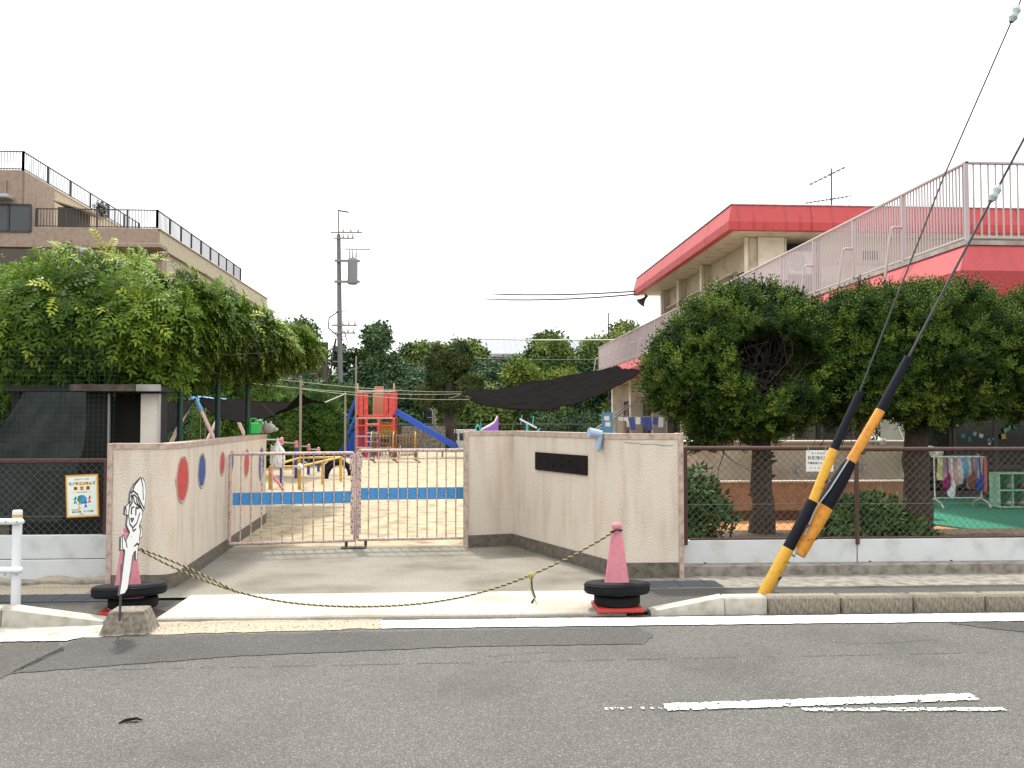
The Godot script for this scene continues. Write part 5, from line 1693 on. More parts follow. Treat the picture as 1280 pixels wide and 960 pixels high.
func build_nursery() -> void:
	var t := thing("nursery_building", "two storey cream nursery with red fascias and a long railed terrace", "building")
	var X := 7.62
	var Z := -13.25
	var ZE := -49.0
	# terrace slab, its red fascia and grey edge
	var b := MB.new()
	b.box(Vector3(14.1, 3.79, (Z + ZE) / 2 - 0.03), Vector3(12.7, 0.72, Z - ZE - 0.5))
	put(t, "terrace_slab", b, M.cream)
	b = MB.new()
	fascia_loop(b, [Vector2(X, ZE), Vector2(X, Z), Vector2(20.0, Z)], [Vector2(0.0, 4.17), Vector2(0.0, 4.168), Vector2(0.22, 3.75), Vector2(0.20, 3.37), Vector2(-0.3, 3.37)])
	put(t, "terrace_fascia", b, M.fascia)
	b = MB.new()
	fascia_loop(b, [Vector2(X, ZE), Vector2(X, Z), Vector2(20.0, Z)], [Vector2(-0.3, 4.235), Vector2(0.025, 4.235), Vector2(0.025, 4.171), Vector2(-0.3, 4.171)])
	put(t, "terrace_edge", b, M.grey_slab)
	for i in 10:
		var jz := Z - 1.8 - i * 3.6
		b = MB.new()
		fascia_loop(b, [Vector2(X, jz - 0.011), Vector2(X, jz + 0.011)], [Vector2(0.003, 4.165), Vector2(0.223, 3.75), Vector2(0.203, 3.372)])
		put(t, "fascia_joint", b, M.fascia_joint)
	for i in 3:
		b = MB.new()
		fascia_loop(b, [Vector2(X + 1.7 + i * 3.6 - 0.011, Z), Vector2(X + 1.7 + i * 3.6 + 0.011, Z)], [Vector2(0.003, 4.165), Vector2(0.223, 3.75), Vector2(0.203, 3.372)])
		put(t, "fascia_joint", b, M.fascia_joint)
	# railing: rails, posts, knee braces and every baluster
	var pts := [Vector3(X + 0.06, 0, ZE), Vector3(X + 0.06, 0, Z - 0.06), Vector3(12.0, 0, Z - 0.06)]
	for seg in [[pts[0], pts[1]], [pts[1], pts[2]]]:
		put(t, "handrail", B((seg[0] + seg[1]) / 2 + UP * 5.43, Vector3(absf(seg[1].x - seg[0].x) + 0.06, 0.045, absf(seg[1].z - seg[0].z) + 0.06), 0.012), M.rail_pink)
		put(t, "bottom_rail", B((seg[0] + seg[1]) / 2 + UP * 4.30, Vector3(absf(seg[1].x - seg[0].x) + 0.03, 0.03, absf(seg[1].z - seg[0].z) + 0.03), 0.006), M.rail_pink)
	var bar := B(Vector3.ZERO, Vector3(0.022, 1.11, 0.022), 0.003).mesh()
	var n := 0
	var far := MB.new()
	for i in 34:
		put(t, "baluster", bar, M.rail_pink, Vector3(X + 0.06 + 0.115 * (i + 1), 4.86, Z - 0.06))
	for i in 380:
		var z := Z - 0.06 - 0.094 * (i + 1)
		if i < 262: put(t, "baluster", bar, M.rail_pink, Vector3(X + 0.06, 4.86, z))
		else: far.box(Vector3(X + 0.06, 4.86, z), Vector3(0.018, 1.11, 0.018))
	stuff(t, "far_balusters", far, M.rail_pink)
	for i in 19:
		var z := Z - 0.06 - i * 1.97
		put(t, "rail_post", B(Vector3(X + 0.06, 4.83, z), Vector3(0.06, 1.2, 0.06), 0.008), M.rail_pink)
		if i > 0:
			var k := MB.new()
			k.tube([Vector3(X + 0.04, 4.86, z), Vector3(X - 0.12, 4.86, z), Vector3(X - 0.155, 4.83, z), Vector3(X - 0.3, 3.8, z)], 0.024, 8)
			put(t, "knee_brace", k, M.rail_pink)
	put(t, "rail_post", B(Vector3(9.85, 4.83, Z - 0.06), Vector3(0.06, 1.2, 0.06), 0.008), M.rail_pink)
	# far end railing
	b = MB.new()
	for i in 46: b.box(Vector3(X + 0.06 + i * 0.1, 4.86, ZE), Vector3(0.02, 1.11, 0.02))
	stuff(t, "end_balusters", b, M.rail_pink)
	put(t, "handrail", B(Vector3(X + 2.3, 5.43, ZE), Vector3(4.5, 0.045, 0.045), 0.01), M.rail_pink)
	# ground floor: a long glazed side between pilasters
	var gx := 8.9
	var zs := [-17.9, -24.0, -28.6, -33.5, -38.6, -43.6, -48.6]
	b = MB.new()
	b.box(Vector3(gx + 0.1, 2.95, -33.2), Vector3(0.2, 0.86, 30.6))
	put(t, "lintel_wall", b, M.cream)
	put(t, "front_lintel", B(Vector3(14.5, 2.9, -17.7), Vector3(11.0, 0.95, 0.2)), M.cream)
	put(t, "porch_column", B(Vector3(11.6, 1.69, -13.9), Vector3(0.4, 3.38, 0.4), 0.02), M.cream_light)
	for k in 6:
		var xc := 9.36 + k * 0.88
		var fd := MB.new()
		for s in [-1.0, 1.0]: fd.box(Vector3(xc + s * 0.41, 1.25, -17.66 + 0.04 * (k % 2)), Vector3(0.06, 2.4, 0.04), 0.005)
		for y in [0.12, 0.62, 2.4]: fd.box(Vector3(xc, y, -17.66 + 0.04 * (k % 2)), Vector3(0.78, 0.08, 0.036), 0.005)
		var fdo := put(t, "glass_door", fd, M.frame_dark)
		put(fdo, "pane", B(Vector3(xc, 1.3, -17.66 + 0.04 * (k % 2)), Vector3(0.76, 2.2, 0.008)), M.glass)
		if k < 2:
			var fc := MB.new()
			for j in 9: fc.box(Vector3(xc - 0.34 + j * 0.085, 1.3, -17.84 - 0.02 * (j % 2)), Vector3(0.085, 2.2, 0.03))
			put(fdo, "curtain", fc, M.curtain)
	put(t, "rear_wall", B(Vector3(14.4, 1.69, -48.65), Vector3(11.0, 3.38, 0.3)), M.cream)
	put(t, "inner_wall", B(Vector3(12.2, 1.69, -33.2), Vector3(0.2, 3.38, 30.0)), M.room)
	put(t, "floor_slab", B(Vector3(10.6, 0.06, -33.2), Vector3(3.4, 0.12, 30.8)), M.grey_slab)
	for i in zs.size():
		put(t, "pilaster", B(Vector3(gx - 0.28, 1.75, zs[i]), Vector3(0.62, 3.3, 0.42), 0.012), M.cream_light)
	for i in zs.size() - 1:
		var a: float = zs[i] - 0.21
		var e: float = zs[i + 1] + 0.21
		var w := a - e
		var panes := maxi(2, int(round(w / 1.3)))
		put(t, "door_track", B(Vector3(gx + 0.06, 2.47, (a + e) / 2), Vector3(0.14, 0.1, w), 0.008), M.frame_dark)
		put(t, "door_sill", B(Vector3(gx + 0.06, 0.2, (a + e) / 2), Vector3(0.16, 0.06, w), 0.008), M.alu)
		for k in panes:
			var zc := a - w * (k + 0.5) / panes
			var pw := w / panes
			var off := 0.03 if k % 2 else 0.085
			var d := MB.new()
			for s in [-1.0, 1.0]: d.box(Vector3(gx + off, 1.33, zc + s * (pw / 2 - 0.03)), Vector3(0.04, 2.2, 0.06), 0.005)
			d.box(Vector3(gx + off, 2.39, zc), Vector3(0.04, 0.06, pw - 0.12), 0.005)
			d.box(Vector3(gx + off, 0.30, zc), Vector3(0.04, 0.14, pw - 0.12), 0.005)
			d.box(Vector3(gx + off, 0.95, zc), Vector3(0.03, 0.04, pw - 0.12), 0.004)
			var door := put(t, "glass_door", d, M.frame_dark)
			put(door, "pane", B(Vector3(gx + off, 1.35, zc), Vector3(0.008, 2.05, pw - 0.12)), M.glass)
			if (k + i) % 3 == 0:
				var cu := MB.new()
				for j in 9: cu.box(Vector3(gx + 0.3 + 0.02 * (j % 2), 1.33, zc - pw * 0.4 + j * pw * 0.1), Vector3(0.03, 2.1, pw * 0.1))
				put(door, "curtain", cu, M.curtain)
	# stickers on the nearest panes
	for k in 22:
		var z := -17.61
		var c: Color = [Color(0.45, 0.6, 0.5), Color(0.5, 0.6, 0.75), Color(0.7, 0.6, 0.2), Color(0.75, 0.75, 0.72), Color(0.15, 0.5, 0.42)][k % 5]
		put(t, "window_sticker", B(Vector3(rnd(9.85, 11.2), rnd(1.0, 2.1), z), Vector3(rnd(0.04, 0.1), rnd(0.04, 0.1), 0.003), 0.0, Basis(Vector3.BACK, rnd(-0.6, 0.6))), paint(c, 0.6))
	# upper storey
	var ux := 9.3
	var uz := -27.7
	var ue := -40.4
	put(t, "front_pier", B(Vector3(9.72, 5.7, uz - 0.1), Vector3(0.84, 3.0, 0.2), 0.01), M.cream_light)
	put(t, "side_wall", B(Vector3(ux + 0.1, 6.75, (uz + ue) / 2), Vector3(0.2, 0.9, uz - ue - 0.02)), M.cream)
	put(t, "side_wall", B(Vector3(ux + 0.1, 4.6, (uz + ue) / 2), Vector3(0.2, 0.75, uz - ue - 0.02)), M.cream)
	put(t, "rear_wall", B(Vector3(14.4, 5.7, ue - 0.1), Vector3(10.2, 3.0, 0.2)), M.cream)
	put(t, "front_wall", B(Vector3(15.6, 5.7, uz - 0.1), Vector3(8.6, 3.0, 0.2)), M.cream)
	put(t, "front_recess_wall", B(Vector3(10.75, 5.7, uz - 1.2), Vector3(1.3, 3.0, 0.2)), M.room)
	put(t, "inner_wall", B(Vector3(11.3, 5.7, -34.2), Vector3(0.1, 3.0, 11.0)), M.room)
	for i in 3:
		var zc: float = [-30.8, -34.9, -38.6][i]
		put(t, "window_wall", B(Vector3(ux + 0.1, 5.66, zc + 1.45), Vector3(0.2, 1.38, 1.0)), M.cream)
		var w := MB.new()
		w.box(Vector3(ux + 0.04, 6.27, zc), Vector3(0.1, 0.07, 2.0), 0.006)
		w.box(Vector3(ux + 0.04, 5.03, zc), Vector3(0.12, 0.07, 2.0), 0.006)
		for s in [-1.0, 0.0, 1.0]: w.box(Vector3(ux + 0.04, 5.65, zc + s * 0.96), Vector3(0.1, 1.2, 0.06), 0.005)
		var win := put(t, "window", w, M.frame_dark)
		put(win, "pane", B(Vector3(ux + 0.06, 5.65, zc), Vector3(0.01, 1.2, 1.9)), M.glass)
		put(t, "window_hood", B(Vector3(ux - 0.08, 6.42, zc), Vector3(0.2, 0.06, 2.2), 0.008), M.cream)
	put(t, "window_wall", B(Vector3(ux + 0.1, 5.66, -40.0), Vector3(0.2, 1.38, 0.8)), M.cream)
	for z in [-28.0, -33.2, -36.7, -39.7]:
		put(t, "upper_pilaster", B(Vector3(ux - 0.12, 5.7, z), Vector3(0.26, 3.0, 0.45), 0.01), M.cream)
		put(t, "downpipe", T([Vector3(ux - 0.36, 7.18, z + 0.28), Vector3(ux - 0.36, 4.25, z + 0.28)], 0.065, 12), M.cream_light)
	# air conditioner and grilles on the terrace front
	put(t, "air_conditioner", B(Vector3(10.75, 6.45, uz - 0.35), Vector3(0.95, 0.72, 0.35), 0.03), M.white_metal)
	b = MB.new()
	b.lathe(Vector3(10.62, 6.45, uz - 0.17), [Vector2(0.27, 0.0), Vector2(0.25, 0.02), Vector2(0.05, 0.03), Vector2(0, 0.03)], 20, Basis(Vector3.RIGHT, PI / 2))
	put(t, "fan_grille", b, M.grey_metal)
	put(t, "window_post", B(Vector3(10.18, 5.7, uz - 0.05), Vector3(0.06, 3.0, 0.08), 0.006), M.alu)
	put(t, "wall_band", B(Vector3(15.6, 6.4, uz + 0.02), Vector3(8.6, 0.08, 0.05), 0.01), M.grey_slab)
	put(t, "wall_vent", B(Vector3(12.85, 6.66, uz + 0.02), Vector3(0.5, 0.28, 0.05), 0.01), M.frame_dark)
	put(t, "lower_panel", B(Vector3(12.2, 5.05, uz + 0.03), Vector3(1.7, 1.6, 0.06), 0.01), M.trim_pink)
	# flat roof with its sloped red fascia
	put(t, "roof_slab", B(Vector3(14.2, 7.52, (uz + ue) / 2 + 0.0), Vector3(11.9, 0.62, uz - ue + 1.8)), M.cream)
	b = MB.new()
	fascia_loop(b, [Vector2(8.2, ue - 0.9), Vector2(8.2, uz + 0.92), Vector2(20.2, uz + 0.92)], [Vector2(-0.3, 7.97), Vector2(0.0, 7.97), Vector2(0.14, 7.44), Vector2(0.12, 7.2), Vector2(-0.1, 7.2)])
	put(t, "roof_fascia", b, M.fascia)
	b = MB.new()
	fascia_loop(b, [Vector2(8.2, ue - 0.9), Vector2(8.2, uz + 0.92), Vector2(20.2, uz + 0.92)], [Vector2(-0.2, 8.0), Vector2(0.03, 8.0), Vector2(0.03, 7.971)])
	put(t, "roof_edge", b, M.grey_slab)
	for i in 3:
		b = MB.new()
		fascia_loop(b, [Vector2(10.6 + i * 3.2 - 0.014, uz + 0.92), Vector2(10.6 + i * 3.2 + 0.014, uz + 0.92)], [Vector2(0.003, 7.968), Vector2(0.143, 7.44), Vector2(0.123, 7.202)])
		put(t, "fascia_joint", b, M.fascia_joint)
	for i in 4:
		var jz := uz - 1.5 - i * 3.2
		b = MB.new()
		fascia_loop(b, [Vector2(8.2, jz - 0.014), Vector2(8.2, jz + 0.014)], [Vector2(0.003, 7.968), Vector2(0.143, 7.44), Vector2(0.123, 7.202)])
		put(t, "fascia_joint", b, M.fascia_joint)
	# antenna and loudspeaker
	var an := thing("roof_antenna", "thin television aerial on the red edged flat roof", "antenna", Vector3(12.6, 7.83, -30.0))
	put(an, "mast", T([Vector3.ZERO, Vector3(0.02, 2.2, 0)], 0.026, 6), M.wire_dark)
	b = MB.new()
	b.tube([Vector3(-0.75, 1.62, 0.0), Vector3(0.5, 2.25, 0.0)], 0.018, 5)
	for i in 9:
		var p := Vector3(-0.75, 1.62, 0).lerp(Vector3(0.5, 2.25, 0), i / 8.0)
		b.tube([p + Vector3(-0.05, 0.05, -0.3), p + Vector3(0.05, -0.05, 0.3)], 0.011, 4)
	put(an, "upper_yagi", b, M.wire_dark)
	b = MB.new()
	b.tube([Vector3(-0.9, 1.0, 0), Vector3(0.6, 1.25, 0)], 0.017, 5)
	for i in 12:
		var p := Vector3(-0.9, 1.0, 0).lerp(Vector3(0.6, 1.25, 0), i / 11.0)
		b.tube([p + Vector3(0, 0, -0.2), p + Vector3(0, 0, 0.2)], 0.011, 4)
	b.tube([Vector3(0.55, 1.55, 0), Vector3(0.68, 1.3, 0), Vector3(0.6, 0.95, 0)], 0.012, 4)
	put(an, "lower_yagi", b, M.wire_dark)
	put(an, "stay", T([Vector3(0.05, 1.1, 0), Vector3(0.28, 2.1, 0)], 0.01, 4), M.wire_dark)
	var hn := thing("loudspeaker", "dark horn loudspeaker under the far corner of the red roof", "loudspeaker", Vector3(8.35, 6.9, -40.6))
	b = MB.new()
	b.lathe(Vector3.ZERO, [Vector2(0.06, 0.3), Vector2(0.07, 0.12), Vector2(0.12, 0.0), Vector2(0.24, -0.16), Vector2(0.2, -0.15), Vector2(0, 0.0)], 18, Basis(Vector3.BACK, -0.75))
	put(hn, "horn", b, M.dark_metal)
	put(hn, "bracket", T([Vector3(0.12, 0.12, 0), Vector3(0.12, 0.32, 0)], 0.025, 6), M.dark_metal)
	courtyard()

func tap(at: Vector3, label: String) -> void:
	var t := thing("tap", label, "tap", at, 0.0, "taps over the wash trough")
	put(t, "body", T([Vector3(0, 0, -0.02), Vector3(0, 0, 0.07), Vector3(0, -0.03, 0.1), Vector3(0, -0.07, 0.1)], 0.016, 8), M.galv)
	var b := MB.new()
	b.tube([Vector3(0, 0.0, 0.05), Vector3(0, 0.06, 0.05)], 0.01, 6)
	b.tube([Vector3(-0.045, 0.065, 0.05), Vector3(0.045, 0.065, 0.05)], 0.012, 6)
	put(t, "handle", b, M.galv)
	put(t, "plate", B(Vector3(0, 0, 0.004), Vector3(0.09, 0.09, 0.01), 0.003), M.alu)

func courtyard() -> void:
	var t := thing("wash_trough", "long cream and brown outdoor wash trough behind the junipers", "wash trough")
	put(t, "rear_wall", B(Vector3(5.45, 0.6, -14.5), Vector3(3.6, 1.19, 0.18), 0.012), M.cream)
	put(t, "wall_cap", B(Vector3(5.45, 1.205, -14.5), Vector3(3.64, 0.035, 0.24), 0.008), M.cream_light)
	put(t, "basin_front", B(Vector3(5.35, 0.375, -13.92), Vector3(3.3, 0.43, 0.1), 0.012), M.basin)
	put(t, "basin_lip", B(Vector3(5.35, 0.605, -13.93), Vector3(3.34, 0.03, 0.14), 0.008), M.cream_light)
	put(t, "basin_floor", B(Vector3(5.35, 0.32, -14.18), Vector3(3.2, 0.06, 0.44)), M.basin)
	put(t, "basin_base", B(Vector3(5.35, 0.08, -14.05), Vector3(3.2, 0.16, 0.3)), M.basin_dark)
	put(t, "end_wall", B(Vector3(6.98, 0.31, -14.17), Vector3(0.06, 0.6, 0.45), 0.008), M.basin)
	tap(Vector3(5.42, 0.76, -14.405), "chrome tap on the trough wall left of the guy wires")
	tap(Vector3(6.5, 0.78, -14.405), "chrome tap on the trough wall right of the guy wires")
	var c := thing("watering_can", "green plastic watering can on the trough wall behind the junipers", "watering can", Vector3(4.02, 1.223, -14.5), 0.25)
	can_parts(c)
	var f := thing("flower_pot", "small orange flower pot with a grey green plant on the trough wall", "flower pot", Vector3(4.42, 1.223, -14.5))
	var b := MB.new()
	b.lathe(Vector3.ZERO, [Vector2(0, 0), Vector2(0.065, 0), Vector2(0.085, 0.08), Vector2(0.098, 0.08), Vector2(0.1, 0.115), Vector2(0.09, 0.115), Vector2(0.085, 0.1), Vector2(0, 0.1)], 20)
	put(f, "pot", b, M.orange_plastic)
	crown(f, "plant", "shrub", M.leaf, [[Vector3(-0.02, 0.16, 0), Vector3(0.1, 0.07, 0.09)]], 40, [0.6, 0.9], [Color(0.03, 0.07, 0.04), Color(0.05, 0.09, 0.055), Color(0.07, 0.11, 0.07)], 0.5, 0.8, -0.9, 4.0, 120)
	# cloth left on the wall
	b = MB.new()
	b.ball(Vector3(0, 0.03, 0), Vector3(0.16, 0.035, 0.09), 6)
	b.ball(Vector3(0.12, -0.02, 0.09), Vector3(0.09, 0.06, 0.05), 6)
	b.ball(Vector3(-0.1, 0.035, 0.02), Vector3(0.08, 0.03, 0.06), 6)
	solo("cloth", b, M.bag, "crumpled pale cloth lying on the right end of the trough wall", "cloth", Vector3(6.72, 1.222, -14.52))
	# clothes rack with towels
	t = thing("drying_rack", "white pipe drying rack on the green mat, full of towels", "drying rack", Vector3(8.75, 0.024, -15.6))
	var r := MB.new()
	for s in [-1.0, 1.0]:
		r.tube([Vector3(s * 0.42, 0.02, 0.28), Vector3(s * 0.42, 0.1, 0.2), Vector3(s * 0.42, 0.16, 0), Vector3(s * 0.42, 0.88, 0), Vector3(s * 0.36, 0.93, 0)], 0.014, 8)
		r.tube([Vector3(s * 0.42, 0.16, 0), Vector3(s * 0.42, 0.1, -0.2), Vector3(s * 0.42, 0.02, -0.28)], 0.014, 8)
	put(t, "frame", r, M.cream_light)
	for z in [-0.1, 0.0, 0.1]: put(t, "hanging_rail", T([Vector3(-0.42, 0.885, z), Vector3(0.42, 0.885, z)], 0.012, 8), M.white_metal)
	put(t, "lower_rail", T([Vector3(-0.42, 0.17, 0), Vector3(0.42, 0.17, 0)], 0.012, 8), M.white_metal)
	var tones := [Color(0.78, 0.76, 0.56), Color(0.72, 0.58, 0.66), Color(0.8, 0.79, 0.79), Color(0.78, 0.62, 0.6), Color(0.8, 0.76, 0.77), Color(0.4, 0.62, 0.76), Color(0.81, 0.8, 0.81), Color(0.62, 0.59, 0.7), Color(0.77, 0.73, 0.69)]
	for i in 9:
		b = MB.new()
		var w := 0.085
		var hgt := rnd(0.36, 0.56)
		for j in 7:
			var g := []
			for q in [[0, j], [1, j], [1, j + 1], [0, j + 1]]:
				var y: float = 0.87 - hgt * q[1] / 7.0
				g.append(Vector3(-0.36 + i * 0.09 + (q[0] - 0.5) * w * (1.0 + 0.15 * q[1] / 7.0), y, 0.06 + 0.02 * sin(q[1] * 0.9 + i) + 0.02 * q[0]))
			b.quad(g[0], g[1], g[2], g[3], Vector3.BACK)
		solo("towel", b, paint(tones[i], 0.95), ["pale yellow", "mauve", "white", "salmon", "off white", "sky blue", "plain white", "lilac", "beige"][i] + " towel pegged on the drying rack", "towel", Vector3(8.75, 0.024, -15.6), "towels on the drying rack")
	for q in [[-0.28, 0.42, Color(0.5, 0.08, 0.35), "magenta cloth hanging low"], [0.3, 0.4, Color(0.1, 0.25, 0.6), "blue cloth hanging low"], [-0.2, 0.28, Color(0.85, 0.85, 0.86), "white rag trailing low"], [0.16, 0.46, Color(0.45, 0.26, 0.2), "brown cloth hanging low"]]:
		b = MB.new()
		b.ball(Vector3.ZERO, Vector3(0.075, 0.12, 0.03), 6)
		b.ball(Vector3(0.04, 0.1, 0), Vector3(0.04, 0.1, 0.02), 6)
		b.tube([Vector3(0.03, 0.1, 0), Vector3(0.02, 0.87 - q[1], -0.02)], 0.014, 5)
		solo("cloth", b, paint(q[2], 0.95), q[3] + " on the drying rack", "cloth", Vector3(8.75 + q[0], 0.024 + q[1], -15.46), "cloths on the drying rack")
	b = MB.new()
	for j in 5:
		b.box(Vector3(0.02 * (j % 2), -0.3, 0.02 * j), Vector3(0.05, 0.62 - 0.1 * (j % 2), 0.012), 0.004)
	solo("towel", b, paint(Color(0.75, 0.42, 0.38), 0.95), "faded red towel hung over the right end of the drying rack", "towel", Vector3(9.21, 0.9, -15.62), "towels on the drying rack")
	# mint cubby shelf
	t = thing("cubby_shelf", "mint green cubbyhole shelf on the green mat at the right", "shelf", Vector3(9.98, 0.024, -15.55))
	for y in [0.02, 0.31, 0.6]: put(t, "shelf_board", B(Vector3(0, y, 0), Vector3(1.2, 0.025, 0.3), 0.004), M.mint)
	for i in 6: put(t, "divider", B(Vector3(-0.6 + i * 0.24, 0.31, 0), Vector3(0.02, 0.6, 0.3), 0.004), M.mint)
	put(t, "back_board", B(Vector3(0, 0.31, -0.15), Vector3(1.2, 0.6, 0.012)), M.mint_dark)
	for q in [[-0.48, 0.38, Color(0.6, 0.6, 0.62)], [-0.24, 0.34, Color(0.5, 0.25, 0.2)], [0.0, 0.36, Color(0.5, 0.52, 0.6)], [-0.48, 0.07, Color(0.8, 0.8, 0.78)], [-0.24, 0.06, Color(0.75, 0.65, 0.5)], [0.02, 0.08, Color(0.6, 0.45, 0.3)]]:
		b = MB.new()
		b.ball(Vector3(0, 0.05, 0), Vector3(0.07, 0.045, 0.08), 5)
		solo("shoes", b, paint(q[2], 0.8), "small pair of shoes in the %s cubbyhole, %s row" % [["first", "second", "third"][int(round((q[0] + 0.48) / 0.24))], "upper" if q[1] > 0.2 else "lower"], "shoes", Vector3(9.98 + q[0] + 0.12, 0.024 + (0.325 if q[1] > 0.2 else 0.035), -15.5), "shoes in the mint shelf")
	t = solo("board", B(Vector3.ZERO, Vector3(0.42, 0.72, 0.03), 0.006), M.mint_dark, "plain green board standing left of the drying rack", "board", Vector3(8.2, 0.39, -16.05))
	# small white laundry hung behind the rack
	b = MB.new()
	b.ball(Vector3(0, 0, 0), Vector3(0.3, 0.07, 0.08), 6)
	b.ball(Vector3(-0.2, -0.1, 0), Vector3(0.12, 0.14, 0.05), 6)
	b.ball(Vector3(0.24, -0.06, 0), Vector3(0.14, 0.09, 0.05), 6)
	b.tube([Vector3(-0.3, 0.05, 0), Vector3(-0.3, 0.5, -0.4), Vector3(-0.2, 1.2, -1.0)], 0.008, 4)
	solo("laundry", b, M.bag, "bundle of white laundry hanging above the drying rack", "laundry", Vector3(8.45, 1.02, -16.2))


# ---------------------------------------------------------------- the playground
func sail(called: String, label: String, quad: Array, sag: float, ripple: float, sd: int, near_sag := 0.0) -> void:
	var b := MB.new()
	var f := noise(1.2, sd, 3)
	var n := 26
	var g := []
	for j in n + 1:
		var row := []
		for i in n + 1:
			var u := float(i) / n
			var v := float(j) / n
			var p: Vector3 = quad[0].lerp(quad[1], u).lerp(quad[3].lerp(quad[2], u), v)
			# edges curve inwards, the middle hangs down
			var c: Vector3 = (quad[0] + quad[1] + quad[2] + quad[3]) / 4.0
			var pull := 0.16 * (4.0 * u * (1.0 - u) * absf(2.0 * v - 1.0) + 4.0 * v * (1.0 - v) * absf(2.0 * u - 1.0)) * 0.5
			p = p.lerp(c, pull)
			p.y -= sag * (1.0 - pow(absf(2.0 * u - 1.0), 2.0) * 0.55 - pow(absf(2.0 * v - 1.0), 2.0) * 0.45)
			p.y -= near_sag * (1.0 - v) * pow(4.0 * u * (1.0 - u), 0.8)
			p.y += ripple * f.get_noise_2d(u * 5.0, v * 5.0)
			row.append(p)
		g.append(row)
	for j in n:
		for i in n:
			b.quad(g[j][i], g[j][i + 1], g[j + 1][i + 1], g[j + 1][i], UP)
	var t := thing(called, label, "shade sail")
	put(t, "cloth", b, M.shade)
	var e := MB.new()
	for k in 4:
		var a := []
		for i in n + 1: a.append([g[0][i], g[i][n], g[n][i], g[i][0]][k])
		e.tube(a, 0.018, 5)
	put(t, "hem", e, M.shade)

func rope(label: String, a: Vector3, e: Vector3, dip: float, r := 0.0085) -> void:
	var p := []
	for i in 13:
		var s := i / 12.0
		p.append(a.lerp(e, s) + UP * (-4.0 * dip * s * (1.0 - s)))
	solo("rope", T(p, r, 5), M.rope_pale, label, "rope")

func tall_pole(label: String, at: Vector3, h: float, r: float) -> void:
	var b := MB.new()
	b.lathe(Vector3.ZERO, [Vector2(r, 0), Vector2(r, h * 0.6), Vector2(r * 0.85, h), Vector2(0, h + 0.01)], 10)
	var t := thing("pole", label, "pole", at, 0.0, "thin poles in the playground")
	put(t, "shaft", b, M.bamboo)
	put(t, "rope_lashing", T([Vector3(r + 0.01, h * 0.72, 0), Vector3(0, h * 0.73, r + 0.01), Vector3(-r - 0.01, h * 0.735, 0), Vector3(0.0, h * 0.74, -r - 0.01), Vector3(r + 0.03, h * 0.7, 0)], 0.014, 5), M.rope_pale)

